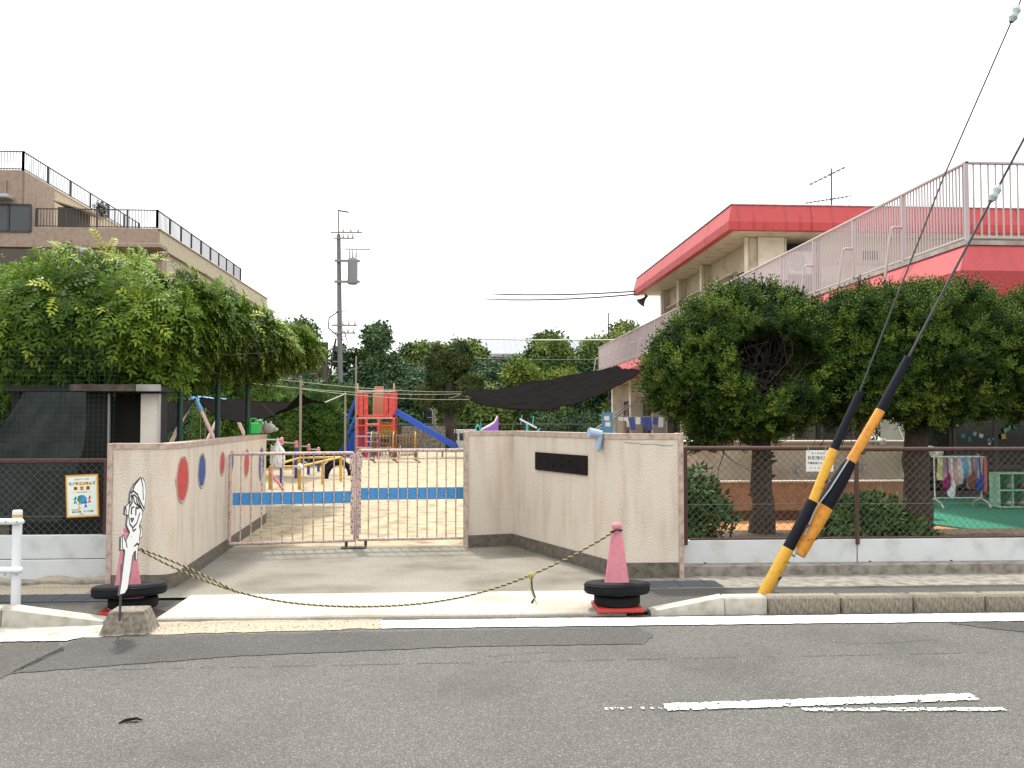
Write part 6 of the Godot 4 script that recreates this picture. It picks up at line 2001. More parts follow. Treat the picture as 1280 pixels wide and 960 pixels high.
func build_playground() -> void:
	# swing frame
	var t := thing("swing_frame", "pink swing frame with blue joints behind the shed", "swing")
	for z in [-25.0, -28.6]:
		var b := MB.new()
		b.ball(Vector3(-6.96, 2.12, z), Vector3(0.12, 0.09, 0.12), 8)
		for s in [-1.0, 1.0]:
			b.tube([Vector3(-6.96 + s * 0.05, 2.12, z), Vector3(-6.96 + s * 0.2, 1.8, z)], 0.068, 10)
		put(t, "joint", b, M.swing_blue)
		for s in [-1.0, 1.0]: put(t, "leg", T([Vector3(-6.96 + s * 0.15, 1.9, z), Vector3(-6.96 + s * 1.02, 0.0, z)], 0.05, 10), M.swing_pink)
	put(t, "crossbar", T([Vector3(-6.96, 2.15, -25.0), Vector3(-6.96, 2.15, -28.6)], 0.05, 10), M.swing_blue)
	for z in [-25.9, -27.5]:
		var sw := MB.new()
		for s in [-0.25, 0.25]: sw.tube([Vector3(-6.96, 2.12, z + s), Vector3(-6.96, 0.5, z + s * 0.9)], 0.012, 5)
		var se := put(t, "chain", sw, M.grey_metal)
		put(se, "seat", B(Vector3(-6.96, 0.48, z), Vector3(0.18, 0.03, 0.5), 0.008), M.rubber)
	sail("shade_sail", "black mesh shade sail slung from the swing frame to the thin pole", [Vector3(-6.9, 2.15, -25.0), Vector3(-3.99, 2.27, -24.0), Vector3(-3.72, 2.05, -26.5), Vector3(-6.9, 2.2, -28.6)], 0.1, 0.05, 401, 0.68)
	sail("shade_sail", "small black mesh sail between the shed and the swing frame", [Vector3(-5.6, 1.2, -17.6), Vector3(-6.9, 2.12, -24.9), Vector3(-8.6, 2.1, -26.0), Vector3(-8.0, 1.5, -17.6)], 0.15, 0.05, 403, 0.15)
	sail("shade_sail", "long black mesh shade sail slung to the nursery terrace", [Vector3(0.5, 2.3, -33.5), Vector3(7.45, 3.6, -36.0), Vector3(7.45, 4.05, -42.0), Vector3(0.2, 2.62, -38.0)], 0.12, 0.1, 402, 0.85)
	tall_pole("tall thin pole left of the gate's meeting stile, ropes tied to it", Vector3(-3.99, 0, -24.0), 3.5, 0.033)
	tall_pole("tall thin pole at the left corner of the red tower", Vector3(-2.9, 0, -27.0), 3.4, 0.026)
	tall_pole("thin pole between the blue wall and the hedge, white rope on top", Vector3(-3.56, 0, -30.0), 2.42, 0.035)
	rope("white rope from the hedge pole to the sail's corner", Vector3(-3.56, 2.4, -30.0), Vector3(-3.72, 2.05, -26.5), 0.0, 0.02)
	rope("upper pale rope strung across the playground to the long sail", Vector3(-4.9, 2.6, -22.0), Vector3(0.25, 2.68, -37.0), 0.12)
	rope("middle pale rope strung across the playground to the long sail", Vector3(-4.9, 2.42, -22.0), Vector3(0.2, 2.52, -34.0), 0.12)
	rope("pale rope from the tall pole to the near corner of the long sail", Vector3(-3.99, 2.35, -24.0), Vector3(0.5, 2.3, -33.5), 0.1)
	rope("pale rope from the long sail back to the pollarded tree", Vector3(0.2, 2.62, -38.0), Vector3(-0.4, 2.7, -47.7), 0.05)
	rope("pale rope tied from the tall pole down to the first shade sail", Vector3(-3.99, 2.6, -24.0), Vector3(-5.6, 2.8, -22.0), 0.05)
	# horizontal bars of falling height
	t = thing("horizontal_bars", "row of horizontal bars with navy posts and pink caps", "horizontal bars")
	var zs := [-20.6, -23.0, -24.8, -26.6, -28.2]
	var hs := [1.18, 1.1, 0.98, 0.84, 0.7]
	for i in 5:
		var x: float = -4.32 + 0.045 * i
		var b := MB.new()
		b.lathe(Vector3(x, 0, zs[i]), [Vector2(0.042, -0.02), Vector2(0.042, hs[i] - 0.18), Vector2(0, hs[i] - 0.18)], 12)
		put(t, "post", b, M.post_blue)
		b = MB.new()
		b.lathe(Vector3(x, 0, zs[i]), [Vector2(0.05, hs[i] - 0.16), Vector2(0.05, hs[i] - 0.02), Vector2(0.04, hs[i] + 0.015), Vector2(0, hs[i] + 0.03)], 12)
		put(t, "cap", b, M.pink_cap)
		if i < 4: put(t, "bar", T([Vector3(x, hs[i] - 0.06 if i == 0 else hs[i + 1] + 0.02, zs[i]), Vector3(x + 0.045, hs[i + 1] - 0.04 if i == 0 else hs[i + 1] - 0.05, zs[i + 1])], 0.018, 8), M.galv)
	# low yellow rail frame
	t = thing("balance_frame", "low yellow pipe rail frame just behind the left gate leaf", "balance frame")
	var c := [Vector3(-4.15, 0.5, -21.0), Vector3(-3.5, 0.5, -21.0), Vector3(-2.93, 0.6, -23.8), Vector3(-4.0, 0.58, -23.9)]
	for i in 4:
		put(t, "rail", T([c[i], c[(i + 1) % 4]], 0.028, 10), M.play_yellow)
		put(t, "leg", T([c[i], Vector3(c[i].x, 0, c[i].z)], 0.038, 10), M.play_yellow)
	put(t, "brace", T([c[0] + Vector3(0.0, -0.1, 0.02), Vector3(-3.8, 0.0, -20.7)], 0.03, 8), M.pink_cap)
	put(t, "leg", T([Vector3(-3.2, 0.55, -22.5), Vector3(-3.2, 0, -22.5)], 0.035, 10), M.play_yellow)
	var bb := MB.new()
	bb.ball(Vector3.ZERO, Vector3(0.07, 0.075, 0.06), 6)
	bb.ball(Vector3(0.05, -0.03, 0.02), Vector3(0.05, 0.05, 0.05), 6)
	solo("rope_bundle", bb, M.bag, "white bundle tied where the yellow rail meets its leg", "bundle", Vector3(-3.48, 0.5, -20.95))
	# half-buried tyres
	for i in 2:
		var b := MB.new()
		var arc := []
		for k in 19: arc.append(Vector3(-0.36 * cos(PI * k / 18.0), 0.42 * sin(PI * k / 18.0), 0))
		b.tube(arc, 0.065, 10)
		solo("tyre", b, M.rubber, ["half buried black tyre nearer the gate", "half buried black tyre farther from the gate"][i], "tyre", Vector3([-3.05, -3.3][i], 0, [-24.6, -26.0][i]), "half buried tyres")
	tower()
	net_tunnel()
	toys()

func tower() -> void:
	var t := thing("slide_tower", "red play tower with a long blue slide and blue steps", "play tower", Vector3(-3.15, 0, -38.0))
	for q in [[-0.86, 0.0], [0.62, 0.0], [-0.86, -1.3], [0.62, -1.3]]:
		put(t, "post", B(Vector3(q[0], 1.4, q[1]), Vector3(0.1, 2.8, 0.1), 0.015), M.red_paint)
	for x in [-0.86, 0.62]: put(t, "post_top", T([Vector3(x, 2.8, 0), Vector3(x, 3.05, 0)], 0.035, 8), M.gate_pink)
	put(t, "deck", B(Vector3(-0.12, 1.7, -0.65), Vector3(1.58, 0.12, 1.4), 0.01), M.red_paint)
	for y in [2.72, 1.62, 1.32, 0.88, 0.42]: put(t, "rail", T([Vector3(-0.9, y, 0.04), Vector3(0.66, y, 0.04)], 0.03, 8), M.gate_pink if y > 1.5 or y < 1.0 else M.red_paint)
	for x in [-0.72, -0.52, 0.3, 0.5]: put(t, "panel_board", B(Vector3(x, 2.2, 0.0), Vector3(0.17, 0.92, 0.04), 0.008), M.red_paint)
	for x in [-0.33, -0.23, -0.13, -0.03, 0.07, 0.17]: put(t, "baluster", B(Vector3(x, 2.2, -1.3), Vector3(0.05, 0.95, 0.03), 0.005), M.gate_pink)
	for x in [-0.8, -0.62, 0.38, 0.56]: put(t, "lower_slat", B(Vector3(x, 0.8, -1.28), Vector3(0.1, 1.6, 0.04), 0.006), M.red_paint)
	for z in [-0.3, -0.6, -0.9]: put(t, "side_slat", B(Vector3(0.63, 2.2, z), Vector3(0.04, 0.92, 0.12), 0.006), M.red_paint)
	for y in [0.6, 1.1]: put(t, "side_rail", T([Vector3(0.62, y, 0), Vector3(0.62, y, -1.3)], 0.03, 8), M.red_paint)
	for x in [-0.5, 0.0]: put(t, "ladder_side", B(Vector3(x, 0.82, 0.03), Vector3(0.13, 1.64, 0.06), 0.01), M.red_paint)
	for i in 4: put(t, "ladder_rung", T([Vector3(-0.5, 0.3 + i * 0.36, 0.06), Vector3(0.0, 0.3 + i * 0.36, 0.06)], 0.025, 8), M.gate_pink)
	put(t, "back_board", B(Vector3(-0.1, 2.35, -1.28), Vector3(0.4, 1.25, 0.04), 0.006), M.plank)
	put(t, "yellow_panel", B(Vector3(0.25, 1.22, -1.25), Vector3(0.62, 0.5, 0.04), 0.01), M.play_yellow)
	put(t, "side_panel", B(Vector3(-0.88, 2.2, -0.65), Vector3(0.04, 0.9, 1.2), 0.006), M.red_paint)
	put(t, "blue_panel", B(Vector3(-0.85, 0.55, -1.9), Vector3(1.6, 1.05, 0.05), 0.01), M.slide_blue)
	var st := MB.new()
	st.bar(Vector3(-1.75, 0.0, -1.6), Vector3(-0.95, 1.7, -0.8), 0.12, 0.08, 0.01)
	st.bar(Vector3(-1.75, 0.0, -1.0), Vector3(-0.95, 1.7, -0.2), 0.12, 0.08, 0.01)
	st.bar(Vector3(-1.65, 0.9, -1.6), Vector3(-0.95, 2.5, -0.8), 0.06, 0.06, 0.01)
	st.bar(Vector3(-1.65, 0.9, -1.0), Vector3(-0.95, 2.5, -0.2), 0.06, 0.06, 0.01)
	put(t, "stair_stringers", st, M.slide_blue)
	for i in 6: put(t, "step", B(Vector3(-1.75 + i * 0.15, 0.2 + i * 0.28, -1.25 + 0.14 * i), Vector3(0.3, 0.04, 0.7), 0.006), M.slide_blue)
	# slide, running to the right and a little forward
	var a := Vector3(0.66, 1.86, -0.5)
	var e := Vector3(3.15, 0.38, -0.6)
	var s := MB.new()
	s.bar(a, e, 0.5, 0.05, 0.01)
	s.bar(e, e + Vector3(0.6, -0.1, 0), 0.5, 0.05, 0.01)
	put(t, "slide_bed", s, M.slide_blue)
	for z in [-0.28, 0.28]: put(t, "slide_side", (func(): var w := MB.new(); w.bar(a + Vector3(0, 0.06, z), e + Vector3(0, 0.06, z), 0.05, 0.24, 0.01); return w).call(), M.slide_blue)
	put(t, "slide_leg", T([Vector3(2.6, 0.6, -0.6), Vector3(2.6, 0.0, -0.6)], 0.04, 8), M.grey_metal)

func net_tunnel() -> void:
	var t := thing("net_tunnel", "crawl tunnel of brown rope netting on yellow hoops before the red tower", "climbing net", Vector3(-2.28, 0, -34.3))
	for x in [-0.8, 0.0, 0.8]:
		var p := []
		for k in 15: p.append(Vector3(x, 0.3 + 0.8 * sin(PI * k / 14.0), -0.62 * cos(PI * k / 14.0)))
		put(t, "hoop", T(p, 0.028, 8), M.hoop)
		put(t, "foot", T([Vector3(x, 0.3, 0.62), Vector3(x, 0.12, 0.72), Vector3(x + 0.12, 0.1, 0.9), Vector3(x + 0.2, 0.0, 0.95)], 0.03, 8), M.rope_brown)
		put(t, "foot", T([Vector3(x, 0.3, -0.62), Vector3(x, 0.0, -0.7)], 0.03, 8), M.rope_brown)
	for k in [2, 4, 7, 10, 12]:
		put(t, "long_bar", T([Vector3(-0.8, 0.3 + 0.8 * sin(PI * k / 14.0), -0.62 * cos(PI * k / 14.0)), Vector3(0.8, 0.3 + 0.8 * sin(PI * k / 14.0), -0.62 * cos(PI * k / 14.0))], 0.013, 6), M.rope_brown)
	var b := MB.new()
	for i in 13:
		var x := -0.72 + i * 0.12
		var p := []
		for k in 11:
			var dip := 0.06 * sin(PI * fmod(i, 6.0) / 6.0)
			p.append(Vector3(x, 0.28 + (0.8 - dip) * sin(PI * k / 10.0), -0.6 * cos(PI * k / 10.0)))
		b.tube(p, 0.014, 5, false)
	for k in 11:
		var y := 0.28 + 0.76 * sin(PI * k / 10.0)
		b.tube([Vector3(-0.8, y, -0.6 * cos(PI * k / 10.0)), Vector3(0.0, y - 0.05, -0.6 * cos(PI * k / 10.0)), Vector3(0.8, y, -0.6 * cos(PI * k / 10.0))], 0.014, 5, false)
	put(t, "rope_net", b, M.rope_brown).set_meta("kind", "stuff")

func toys() -> void:
	# toddler slide and a see-saw whose tops show over the nameplate wall
	var t := thing("toddler_slide", "purple and cream plastic toddler slide seen over the wall", "slide", Vector3(1.08, 0, -30.0))
	t.scale = Vector3(0.46, 0.97, 0.8)
	var b := MB.new()
	b.xf = Transform3D(Basis(Vector3.RIGHT, PI / 2), Vector3(0, 0, 0.28))
	b.prism(P2([-0.62, -1.2, -0.3, -1.32, 0.1, -1.38, 0.42, -1.5, 0.66, -1.74, 0.62, -0.2, 0.3, 0.0, -0.6, 0.0]), -0.03, 0.03)
	b.xf = Transform3D(Basis(Vector3.RIGHT, PI / 2), Vector3(0, 0, -0.28))
	b.prism(P2([-0.62, -1.2, -0.3, -1.32, 0.1, -1.38, 0.42, -1.5, 0.66, -1.74, 0.62, -0.2, 0.3, 0.0, -0.6, 0.0]), -0.03, 0.03)
	put(t, "side_panel", b, M.purple)
	put(t, "chute", T([Vector3(-0.55, 1.24, 0), Vector3(0.0, 1.38, 0), Vector3(0.4, 1.5, 0), Vector3(0.62, 1.72, 0)], 0.06, 8), M.cream_plastic)
	b = MB.new()
	b.xf = Transform3D(Basis(Vector3.RIGHT, PI / 2), Vector3(0, 0, 0.32))
	b.prism(P2([-0.3, -1.02, -0.1, -1.2, 0.15, -1.22, 0.32, -1.05, 0.2, -1.1, 0.0, -1.12]), -0.02, 0.02)
	put(t, "trim", b, M.cream_plastic)
	b = MB.new()
	b.lathe(Vector3(-0.78, 1.28, 0), [Vector2(0, -0.25), Vector2(0.17, -0.25), Vector2(0.17, 0.25), Vector2(0.1, 0.25)], 18, Basis(Vector3.RIGHT, PI / 2))
	put(t, "tube", b, M.teal)
	put(t, "tube_stand", B(Vector3(-0.78, 0.55, 0), Vector3(0.2, 1.1, 0.3), 0.02), M.teal)
	put(t, "spike", T([Vector3(-0.55, 1.3, 0.2), Vector3(-0.6, 1.62, 0.2)], [0.05, 0.01], 6), M.teal)
	t = thing("see_saw", "teal and white see-saw whose tip shows over the wall", "see-saw", Vector3(2.35, 0, -31.0))
	t.scale = Vector3(0.55, 1.0, 0.8)
	b = MB.new()
	b.bar(Vector3(-0.35, 1.58, 0), Vector3(0.7, 1.28, 0), 0.16, 0.06, 0.01)
	put(t, "plank", b, M.white_metal)
	put(t, "handle", T([Vector3(-0.3, 1.4, 0), Vector3(-0.2, 1.72, 0)], 0.03, 8), M.teal)
	put(t, "handle", T([Vector3(0.42, 1.3, 0), Vector3(0.52, 1.68, 0)], 0.03, 8), M.teal)
	put(t, "stand", B(Vector3(0.1, 0.7, 0), Vector3(0.14, 1.4, 0.2), 0.02), M.teal)
	put(t, "strut", T([Vector3(0.1, 0.9, 0), Vector3(0.9, 1.25, 0)], 0.03, 8), M.teal)
	# side stair of the nursery, its notice board and hung washing
	t = thing("outdoor_stair", "pink railed outdoor stair at the far end of the nursery", "stair", Vector3(6.6, 0, -44.0))
	for i in 9: put(t, "step", B(Vector3(0.1 + i * 0.22, 0.1 + i * 0.17, 0), Vector3(0.3, 0.05, 1.1), 0.006), M.grey_slab)
	for z in [-0.55, 0.55]:
		b = MB.new()
		b.tube([Vector3(0, 0.95, z), Vector3(2.0, 2.45, z)], 0.035, 8)
		put(t, "handrail", b, M.rail_pink)
		for i in 11: put(t, "baluster", T([Vector3(0.05 + i * 0.19, 0.08 + i * 0.14, z), Vector3(0.05 + i * 0.19, 0.98 + i * 0.142, z)], 0.014, 5), M.rail_pink)
	put(t, "stringer", (func(): var w := MB.new(); w.bar(Vector3(0, 0.0, 0.5), Vector3(2.0, 1.5, 0.5), 0.06, 0.25, 0.01); return w).call(), M.trim_pink)
	t = thing("notice_board", "tall pale blue notice board beside the nursery's far doors", "notice board", Vector3(5.96, 0, -36.0))
	put(t, "board", B(Vector3(0, 1.42, 0), Vector3(0.45, 0.86, 0.05), 0.01), M.sign_blue)
	for q in [[-0.02, 1.62], [0.02, 1.38]]:
		put(t, "paper", B(Vector3(q[0], q[1], 0.03), Vector3(0.2, 0.17, 0.006), 0.001), M.white_print)
	for x in [-0.18, 0.18]: put(t, "post", T([Vector3(x, 0, -0.02), Vector3(x, 1.0, -0.02)], 0.025, 8), M.sign_blue)
	t = thing("washing_line", "line of blue and white washing before the far nursery doors", "washing line", Vector3(6.9, 0, -36.0))
	put(t, "line", T([Vector3(-0.55, 1.72, 0), Vector3(0.3, 1.66, 0), Vector3(1.45, 1.75, 0)], 0.012, 5), M.rope_pale)
	for x in [-0.55, 1.45]: put(t, "pole", T([Vector3(x, 0, 0), Vector3(x, 1.75, 0)], 0.03, 8), M.galv)
	var cl := paint(lin(0.06, 0.09, 0.32), 0.9)
	for i in 8:
		put(t, "garment", B(Vector3(-0.4 + i * 0.23, 1.66 - 0.14 - 0.06 * (i % 3), 0.0), Vector3(0.19, 0.28 + 0.12 * (i % 3), 0.03), 0.008, Basis(Vector3.BACK, rnd(-0.2, 0.2))), cl if i in [2, 4, 5, 6] else M.bag)
	t = thing("rolled_mat", "rolled tan mat standing beside the blue notice board", "mat", Vector3(6.5, 0, -35.9))
	b = MB.new()
	b.lathe(Vector3.ZERO, [Vector2(0, 0), Vector2(0.2, 0), Vector2(0.2, 1.5), Vector2(0.1, 1.52), Vector2(0, 1.5)], 16)
	put(t, "roll", b, M.dust)

# ---------------------------------------------------------------- behind the playground
func tree(label: String, at: Vector3, h: float, r: float, blobs: Array, count: int, tones: Array, leaf := "tree", gap := -0.25, sd := 1, size := [0.8, 1.4]) -> void:
	var t := thing("tree", label, "tree", at, 0.0, "trees behind the playground")
	var tr := trunk_mesh(h, r, r * 0.55, Vector3(rnd(-0.2, 0.2), 0, 0), 0.3, sd)
	for q in blobs:
		var from := Vector3(0, h * rnd(0.6, 0.95), 0)
		var to: Vector3 = q[0]
		branch(tr, from, to - from, (to - from).length(), r * 0.35, 1, 0.35)
	put(t, "trunk", tr, M.bark)
	crown(t, "crown", leaf, M.leaf, blobs, count, size, tones, 0.35, 0.5, gap, 0.55, sd)

func build_background() -> void:
	var dark := [Color(0.03, 0.062, 0.033), Color(0.056, 0.104, 0.048), Color(0.095, 0.15, 0.06)]
	var mid := [Color(0.046, 0.084, 0.026), Color(0.09, 0.14, 0.036), Color(0.165, 0.21, 0.05)]
	var light := [Color(0.06, 0.1, 0.022), Color(0.12, 0.17, 0.03), Color(0.2, 0.23, 0.045)]
	var olive := [Color(0.03, 0.05, 0.02), Color(0.055, 0.08, 0.028), Color(0.1, 0.12, 0.04)]
	# clipped conifers along the left of the playground
	var t := thing("clipped_bush", "large rounded clipped conifer nearest the swing frame", "bush", Vector3(-6.9, 0, -31.0), 0.0, "clipped conifers left of the tower")
	put(t, "stem", T([Vector3(0, 0, 0), Vector3(0, 1.5, 0)], 0.12, 8), M.bark)
	crown(t, "foliage", "flame", M.needle, [[Vector3(-0.4, 1.55, 0), Vector3(1.1, 1.2, 1.0)], [Vector3(0.6, 1.5, 0), Vector3(0.9, 1.1, 0.9)], [Vector3(0, 0.7, 0.2), Vector3(1.4, 0.7, 0.9)]], 3200, [1.6, 2.6], [Color(0.03, 0.07, 0.012), Color(0.06, 0.12, 0.02), Color(0.12, 0.18, 0.03)], 0.6, 0.35, -0.6, 1.4, 501)
	t = thing("clipped_bush", "tall oval clipped conifer beside the half buried tyres", "bush", Vector3(-5.0, 0, -32.5), 0.0, "clipped conifers left of the tower")
	put(t, "stem", T([Vector3(0, 0, 0), Vector3(0, 1.2, 0)], 0.12, 8), M.bark)
	crown(t, "foliage", "flame", M.needle, [[Vector3(0.15, 1.25, 0), Vector3(0.85, 1.05, 0.85)], [Vector3(-0.75, 1.2, 0), Vector3(0.8, 1.1, 0.8)], [Vector3(-1.5, 1.1, 0.2), Vector3(0.8, 1.1, 0.8)]], 3600, [1.6, 2.6], [Color(0.02, 0.055, 0.012), Color(0.045, 0.1, 0.02), Color(0.09, 0.15, 0.028)], 0.9, 0.3, -0.7, 1.4, 502)
	t = thing("clipped_bush", "flat topped clipped hedge behind the oval conifer", "bush", Vector3(-5.6, 0, -41.0), 0.0, "clipped conifers left of the tower")
	put(t, "stem", T([Vector3(0, 0, 0), Vector3(0, 1.5, 0)], 0.12, 8), M.bark)
	crown(t, "foliage", "flame", M.needle, [[Vector3(-0.6, 1.7, 0), Vector3(1.3, 1.1, 0.9)], [Vector3(0.7, 1.9, 0), Vector3(1.0, 0.9, 0.9)], [Vector3(-2.2, 1.8, 0), Vector3(1.2, 1.2, 0.9)]], 2600, [2.0, 3.0], [Color(0.02, 0.06, 0.014), Color(0.04, 0.095, 0.02), Color(0.08, 0.14, 0.025)], 0.6, 0.35, -0.6, 1.2, 503)
	# pollarded tree in the middle
	tree("pollarded tree of round olive clumps beside the slide's foot", Vector3(-0.4, 0, -48.0), 4.3, 0.34, [[Vector3(-0.62, 4.65, 0), Vector3(0.44, 0.60, 0.48)], [Vector3(0.6, 4.75, 0), Vector3(0.53, 0.76, 0.56)], [Vector3(-0.5, 3.75, 0.2), Vector3(0.48, 0.40, 0.48)], [Vector3(1.15, 3.35, 0.1), Vector3(0.58, 0.40, 0.48)], [Vector3(-1.15, 2.8, 0), Vector3(0.53, 0.44, 0.48)], [Vector3(0.1, 2.5, 0.2), Vector3(0.76, 0.32, 0.48)], [Vector3(0.1, 3.7, -0.2), Vector3(0.28, 0.48, 0.32)]], 2400, olive, "clip", -0.4, 510, [0.9, 1.5])
	# the row of garden trees along the lower street
	tree("broad dark evergreen left of the slide, a clipped ball on its top", Vector3(-4.6, -0.6, -58.0), 4.6, 0.3, [[Vector3(-0.5, 3.6, 0), Vector3(2.3, 1.7, 1.6)], [Vector3(1.1, 3.9, 0), Vector3(1.9, 1.5, 1.4)], [Vector3(0.2, 5.0, 0), Vector3(1.6, 0.9, 1.2)], [Vector3(-0.35, 7.3, 0), Vector3(0.72, 0.75, 0.7)], [Vector3(0.0, 2.0, 0.3), Vector3(2.6, 1.2, 1.4)]], 2600, dark, "tree", -0.3, 511)
	tree("loose light branched tree behind the broad dark evergreen", Vector3(-4.0, -0.6, -62.0), 5.5, 0.2, [[Vector3(-2.0, 6.6, 0), Vector3(1.5, 0.35, 1.0)], [Vector3(1.9, 6.7, 0), Vector3(1.9, 0.4, 1.0)], [Vector3(1.0, 6.1, 0), Vector3(1.8, 0.4, 1.0)], [Vector3(-1.2, 5.9, 0), Vector3(1.2, 0.4, 1.0)]], 420, mid, "tree", -0.1, 512)
	tree("round topped small tree beside the tall pole", Vector3(-9.6, -0.6, -57.0), 5.5, 0.2, [[Vector3(0.1, 7.4, 0), Vector3(0.85, 0.8, 0.8)], [Vector3(-0.4, 5.6, 0), Vector3(1.2, 1.0, 1.0)], [Vector3(-0.6, 4.0, 0), Vector3(1.6, 1.3, 1.2)], [Vector3(0.9, 4.2, 0.3), Vector3(1.3, 1.2, 1.1)]], 1300, mid, "tree", -0.25, 513)
	tree("thin dark tree behind the two wooden poles", Vector3(-7.2, -0.6, -59.0), 5.2, 0.14, [[Vector3(0.3, 6.0, 0), Vector3(0.9, 0.8, 0.8)], [Vector3(0.9, 4.9, 0), Vector3(0.9, 0.7, 0.8)], [Vector3(-0.6, 3.6, 0), Vector3(1.4, 1.5, 1.0)], [Vector3(0.6, 2.8, 0), Vector3(1.4, 1.2, 1.0)]], 800, dark, "tree", -0.05, 514)
	tree("tall dark tree rising behind the pergola's right end", Vector3(-12.2, -0.6, -52.0), 5.0, 0.25, [[Vector3(0.2, 6.4, 0), Vector3(1.5, 1.3, 1.2)], [Vector3(-0.8, 5.0, 0), Vector3(1.8, 1.6, 1.4)], [Vector3(1.4, 4.6, 0), Vector3(1.5, 1.3, 1.2)], [Vector3(0.3, 3.0, 0.3), Vector3(2.4, 1.5, 1.4)]], 1700, mid, "tree", -0.3, 515)
	var row := [
		["yellow green crown against the solar roof, left of the flat cables", 0.6, -60.5, 6.6, light, 1.35, 516],
		["mid green tree right of the pollarded one", 2.2, -59.0, 5.0, dark, 1.9, 517],
		["broad dark tree behind the middle of the long sail", 4.4, -61.0, 5.4, dark, 2.1, 518],
		["tall rounded tree whose crown stands clear against the sky", 6.1, -60.0, 7.0, mid, 1.25, 519],
		["dark tree between the rounded tree and the terrace", 8.0, -61.0, 5.3, dark, 2.0, 520],
		["dark crown just left of the nursery terrace's end", 9.3, -62.0, 6.8, mid, 1.2, 521],
		["largest crown rising behind the terrace's far end", 11.4, -60.0, 7.6, mid, 1.7, 522],
		["pale green tree low behind the sail's left end", 2.0, -56.0, 3.2, mid, 1.7, 523],
	]
	for q in row:
		var h: float = q[3]
		var w: float = q[5]
		var top := h - w * 0.7 + 0.6
		tree(q[0], Vector3(q[1], -0.6, q[2]), h * 0.7, 0.2, [[Vector3(0, top, 0), Vector3(w, w * 0.85, w * 0.9)], [Vector3(-w * 0.5, top - w * 1.0, 0.2), Vector3(w * 0.95, w * 0.85, w * 0.8)], [Vector3(w * 0.6, top - w * 1.1, 0.0), Vector3(w * 0.95, w * 0.9, w * 0.8)], [Vector3(0, 2.2, 0.2), Vector3(w * 1.25, 1.8, w)]], 1500, q[4], "tree", -0.3, q[6])
	tree("small round yellow green tree in front of the dark row", Vector3(3.85, -0.6, -54.5), 3.6, 0.16, [[Vector3(0, 4.75, 0), Vector3(0.85, 0.8, 0.8)], [Vector3(0.2, 4.2, 0), Vector3(0.7, 0.6, 0.7)]], 520, light, "clip", -0.35, 524, [1.6, 2.4])
	tree("wide low yellow green tree just above the long sail", Vector3(5.9, -0.6, -55.0), 3.2, 0.16, [[Vector3(-0.5, 4.0, 0), Vector3(0.95, 0.6, 0.8)], [Vector3(0.6, 4.35, 0), Vector3(0.8, 0.6, 0.8)], [Vector3(1.4, 4.0, 0), Vector3(0.7, 0.5, 0.7)], [Vector3(-1.2, 3.6, 0), Vector3(0.8, 0.5, 0.7)]], 800, light, "clip", -0.35, 525, [1.6, 2.4])
	# undergrowth that closes the gaps under the crowns
	t = thing("garden_hedge", "long dark hedge along the far edge of the playground", "hedge", Vector3(4.0, -0.6, -52.5))
	var blobs := []
	for i in 8: blobs.append([Vector3(1.0 + i * 1.3, 1.0, rnd(-0.2, 0.2)), Vector3(1.0, 1.2 + rnd(-0.1, 0.4), 0.8)])
	put(t, "stems", T([Vector3(0.5, 0.3, 0), Vector3(10.5, 0.3, 0)], 0.08, 6), M.bark)
	crown(t, "foliage", "clip", M.leaf, blobs, 2200, [1.4, 2.2], dark, 0.3, 0.35, -0.6, 1.0, 530)
	t = thing("garden_hedge", "dark hedge behind the bushes left of the tower", "hedge", Vector3(-9.5, 0.0, -46.0))
	blobs = []
	for i in 7: blobs.append([Vector3(-4.5 + i * 1.4, 1.4, rnd(-0.2, 0.2)), Vector3(1.1, 1.6 + rnd(-0.1, 0.5), 0.8)])
	put(t, "stems", T([Vector3(-5, 0.3, 0), Vector3(5, 0.3, 0)], 0.08, 6), M.bark)
	crown(t, "foliage", "clip", M.leaf, blobs, 2600, [1.4, 2.2], dark, 0.3, 0.35, -0.6, 1.0, 531)
	# poles
	t = thing("utility_pole", "tall grey utility pole with transformer and cross arms", "utility pole", Vector3(-6.75, -0.6, -55.0))
	var b := MB.new()
	b.tube([Vector3(0, 0, 0), Vector3(-0.13, 7.0, 0), Vector3(-0.24, 13.2, 0)], [0.18, 0.15, 0.115], 14)
	put(t, "pole_shaft", b, M.pole_concrete)
	put(t, "peak_rod", T([Vector3(-0.24, 13.2, 0), Vector3(-0.27, 14.7, 0)], 0.05, 6), M.pole_grey)
	put(t, "peak_arm", T([Vector3(-0.27, 14.65, 0), Vector3(0.35, 14.55, 0)], 0.05, 5), M.wire_dark)
	for q in [[13.3, 1.1, 0.5], [12.95, 0.7, 0.3], [7.75, 0.9, 0.3], [7.3, 0.8, 0.9]]:
		var arm := put(t, "cross_arm", B(Vector3(-0.2 + q[1] * 0.4, q[0], 0.15), Vector3(q[1] * 1.7, 0.08, 0.08), 0.01), M.pole_grey)
		for k in 3:
			var ins := MB.new()
			ins.lathe(Vector3(0.05 + q[1] * 0.4 * k, q[0] + 0.05, 0.15), [Vector2(0.05, 0), Vector2(0.08, 0.08), Vector2(0.05, 0.14), Vector2(0.07, 0.2), Vector2(0, 0.24)], 8)
			put(arm, "insulator", ins, M.cream_light)
	b = MB.new()
	b.lathe(Vector3(0.62, 10.2, 0.2), [Vector2(0, 0), Vector2(0.28, 0.0), Vector2(0.3, 0.1), Vector2(0.3, 1.4), Vector2(0.25, 1.55), Vector2(0, 1.6)], 16)
	var tr := put(t, "transformer", b, M.pole_grey)
	for x in [0.42, 0.62, 0.82]: put(tr, "bushing", T([Vector3(x, 11.8, 0.2), Vector3(x, 12.25, 0.2)], [0.06, 0.03], 8), M.grey_metal)
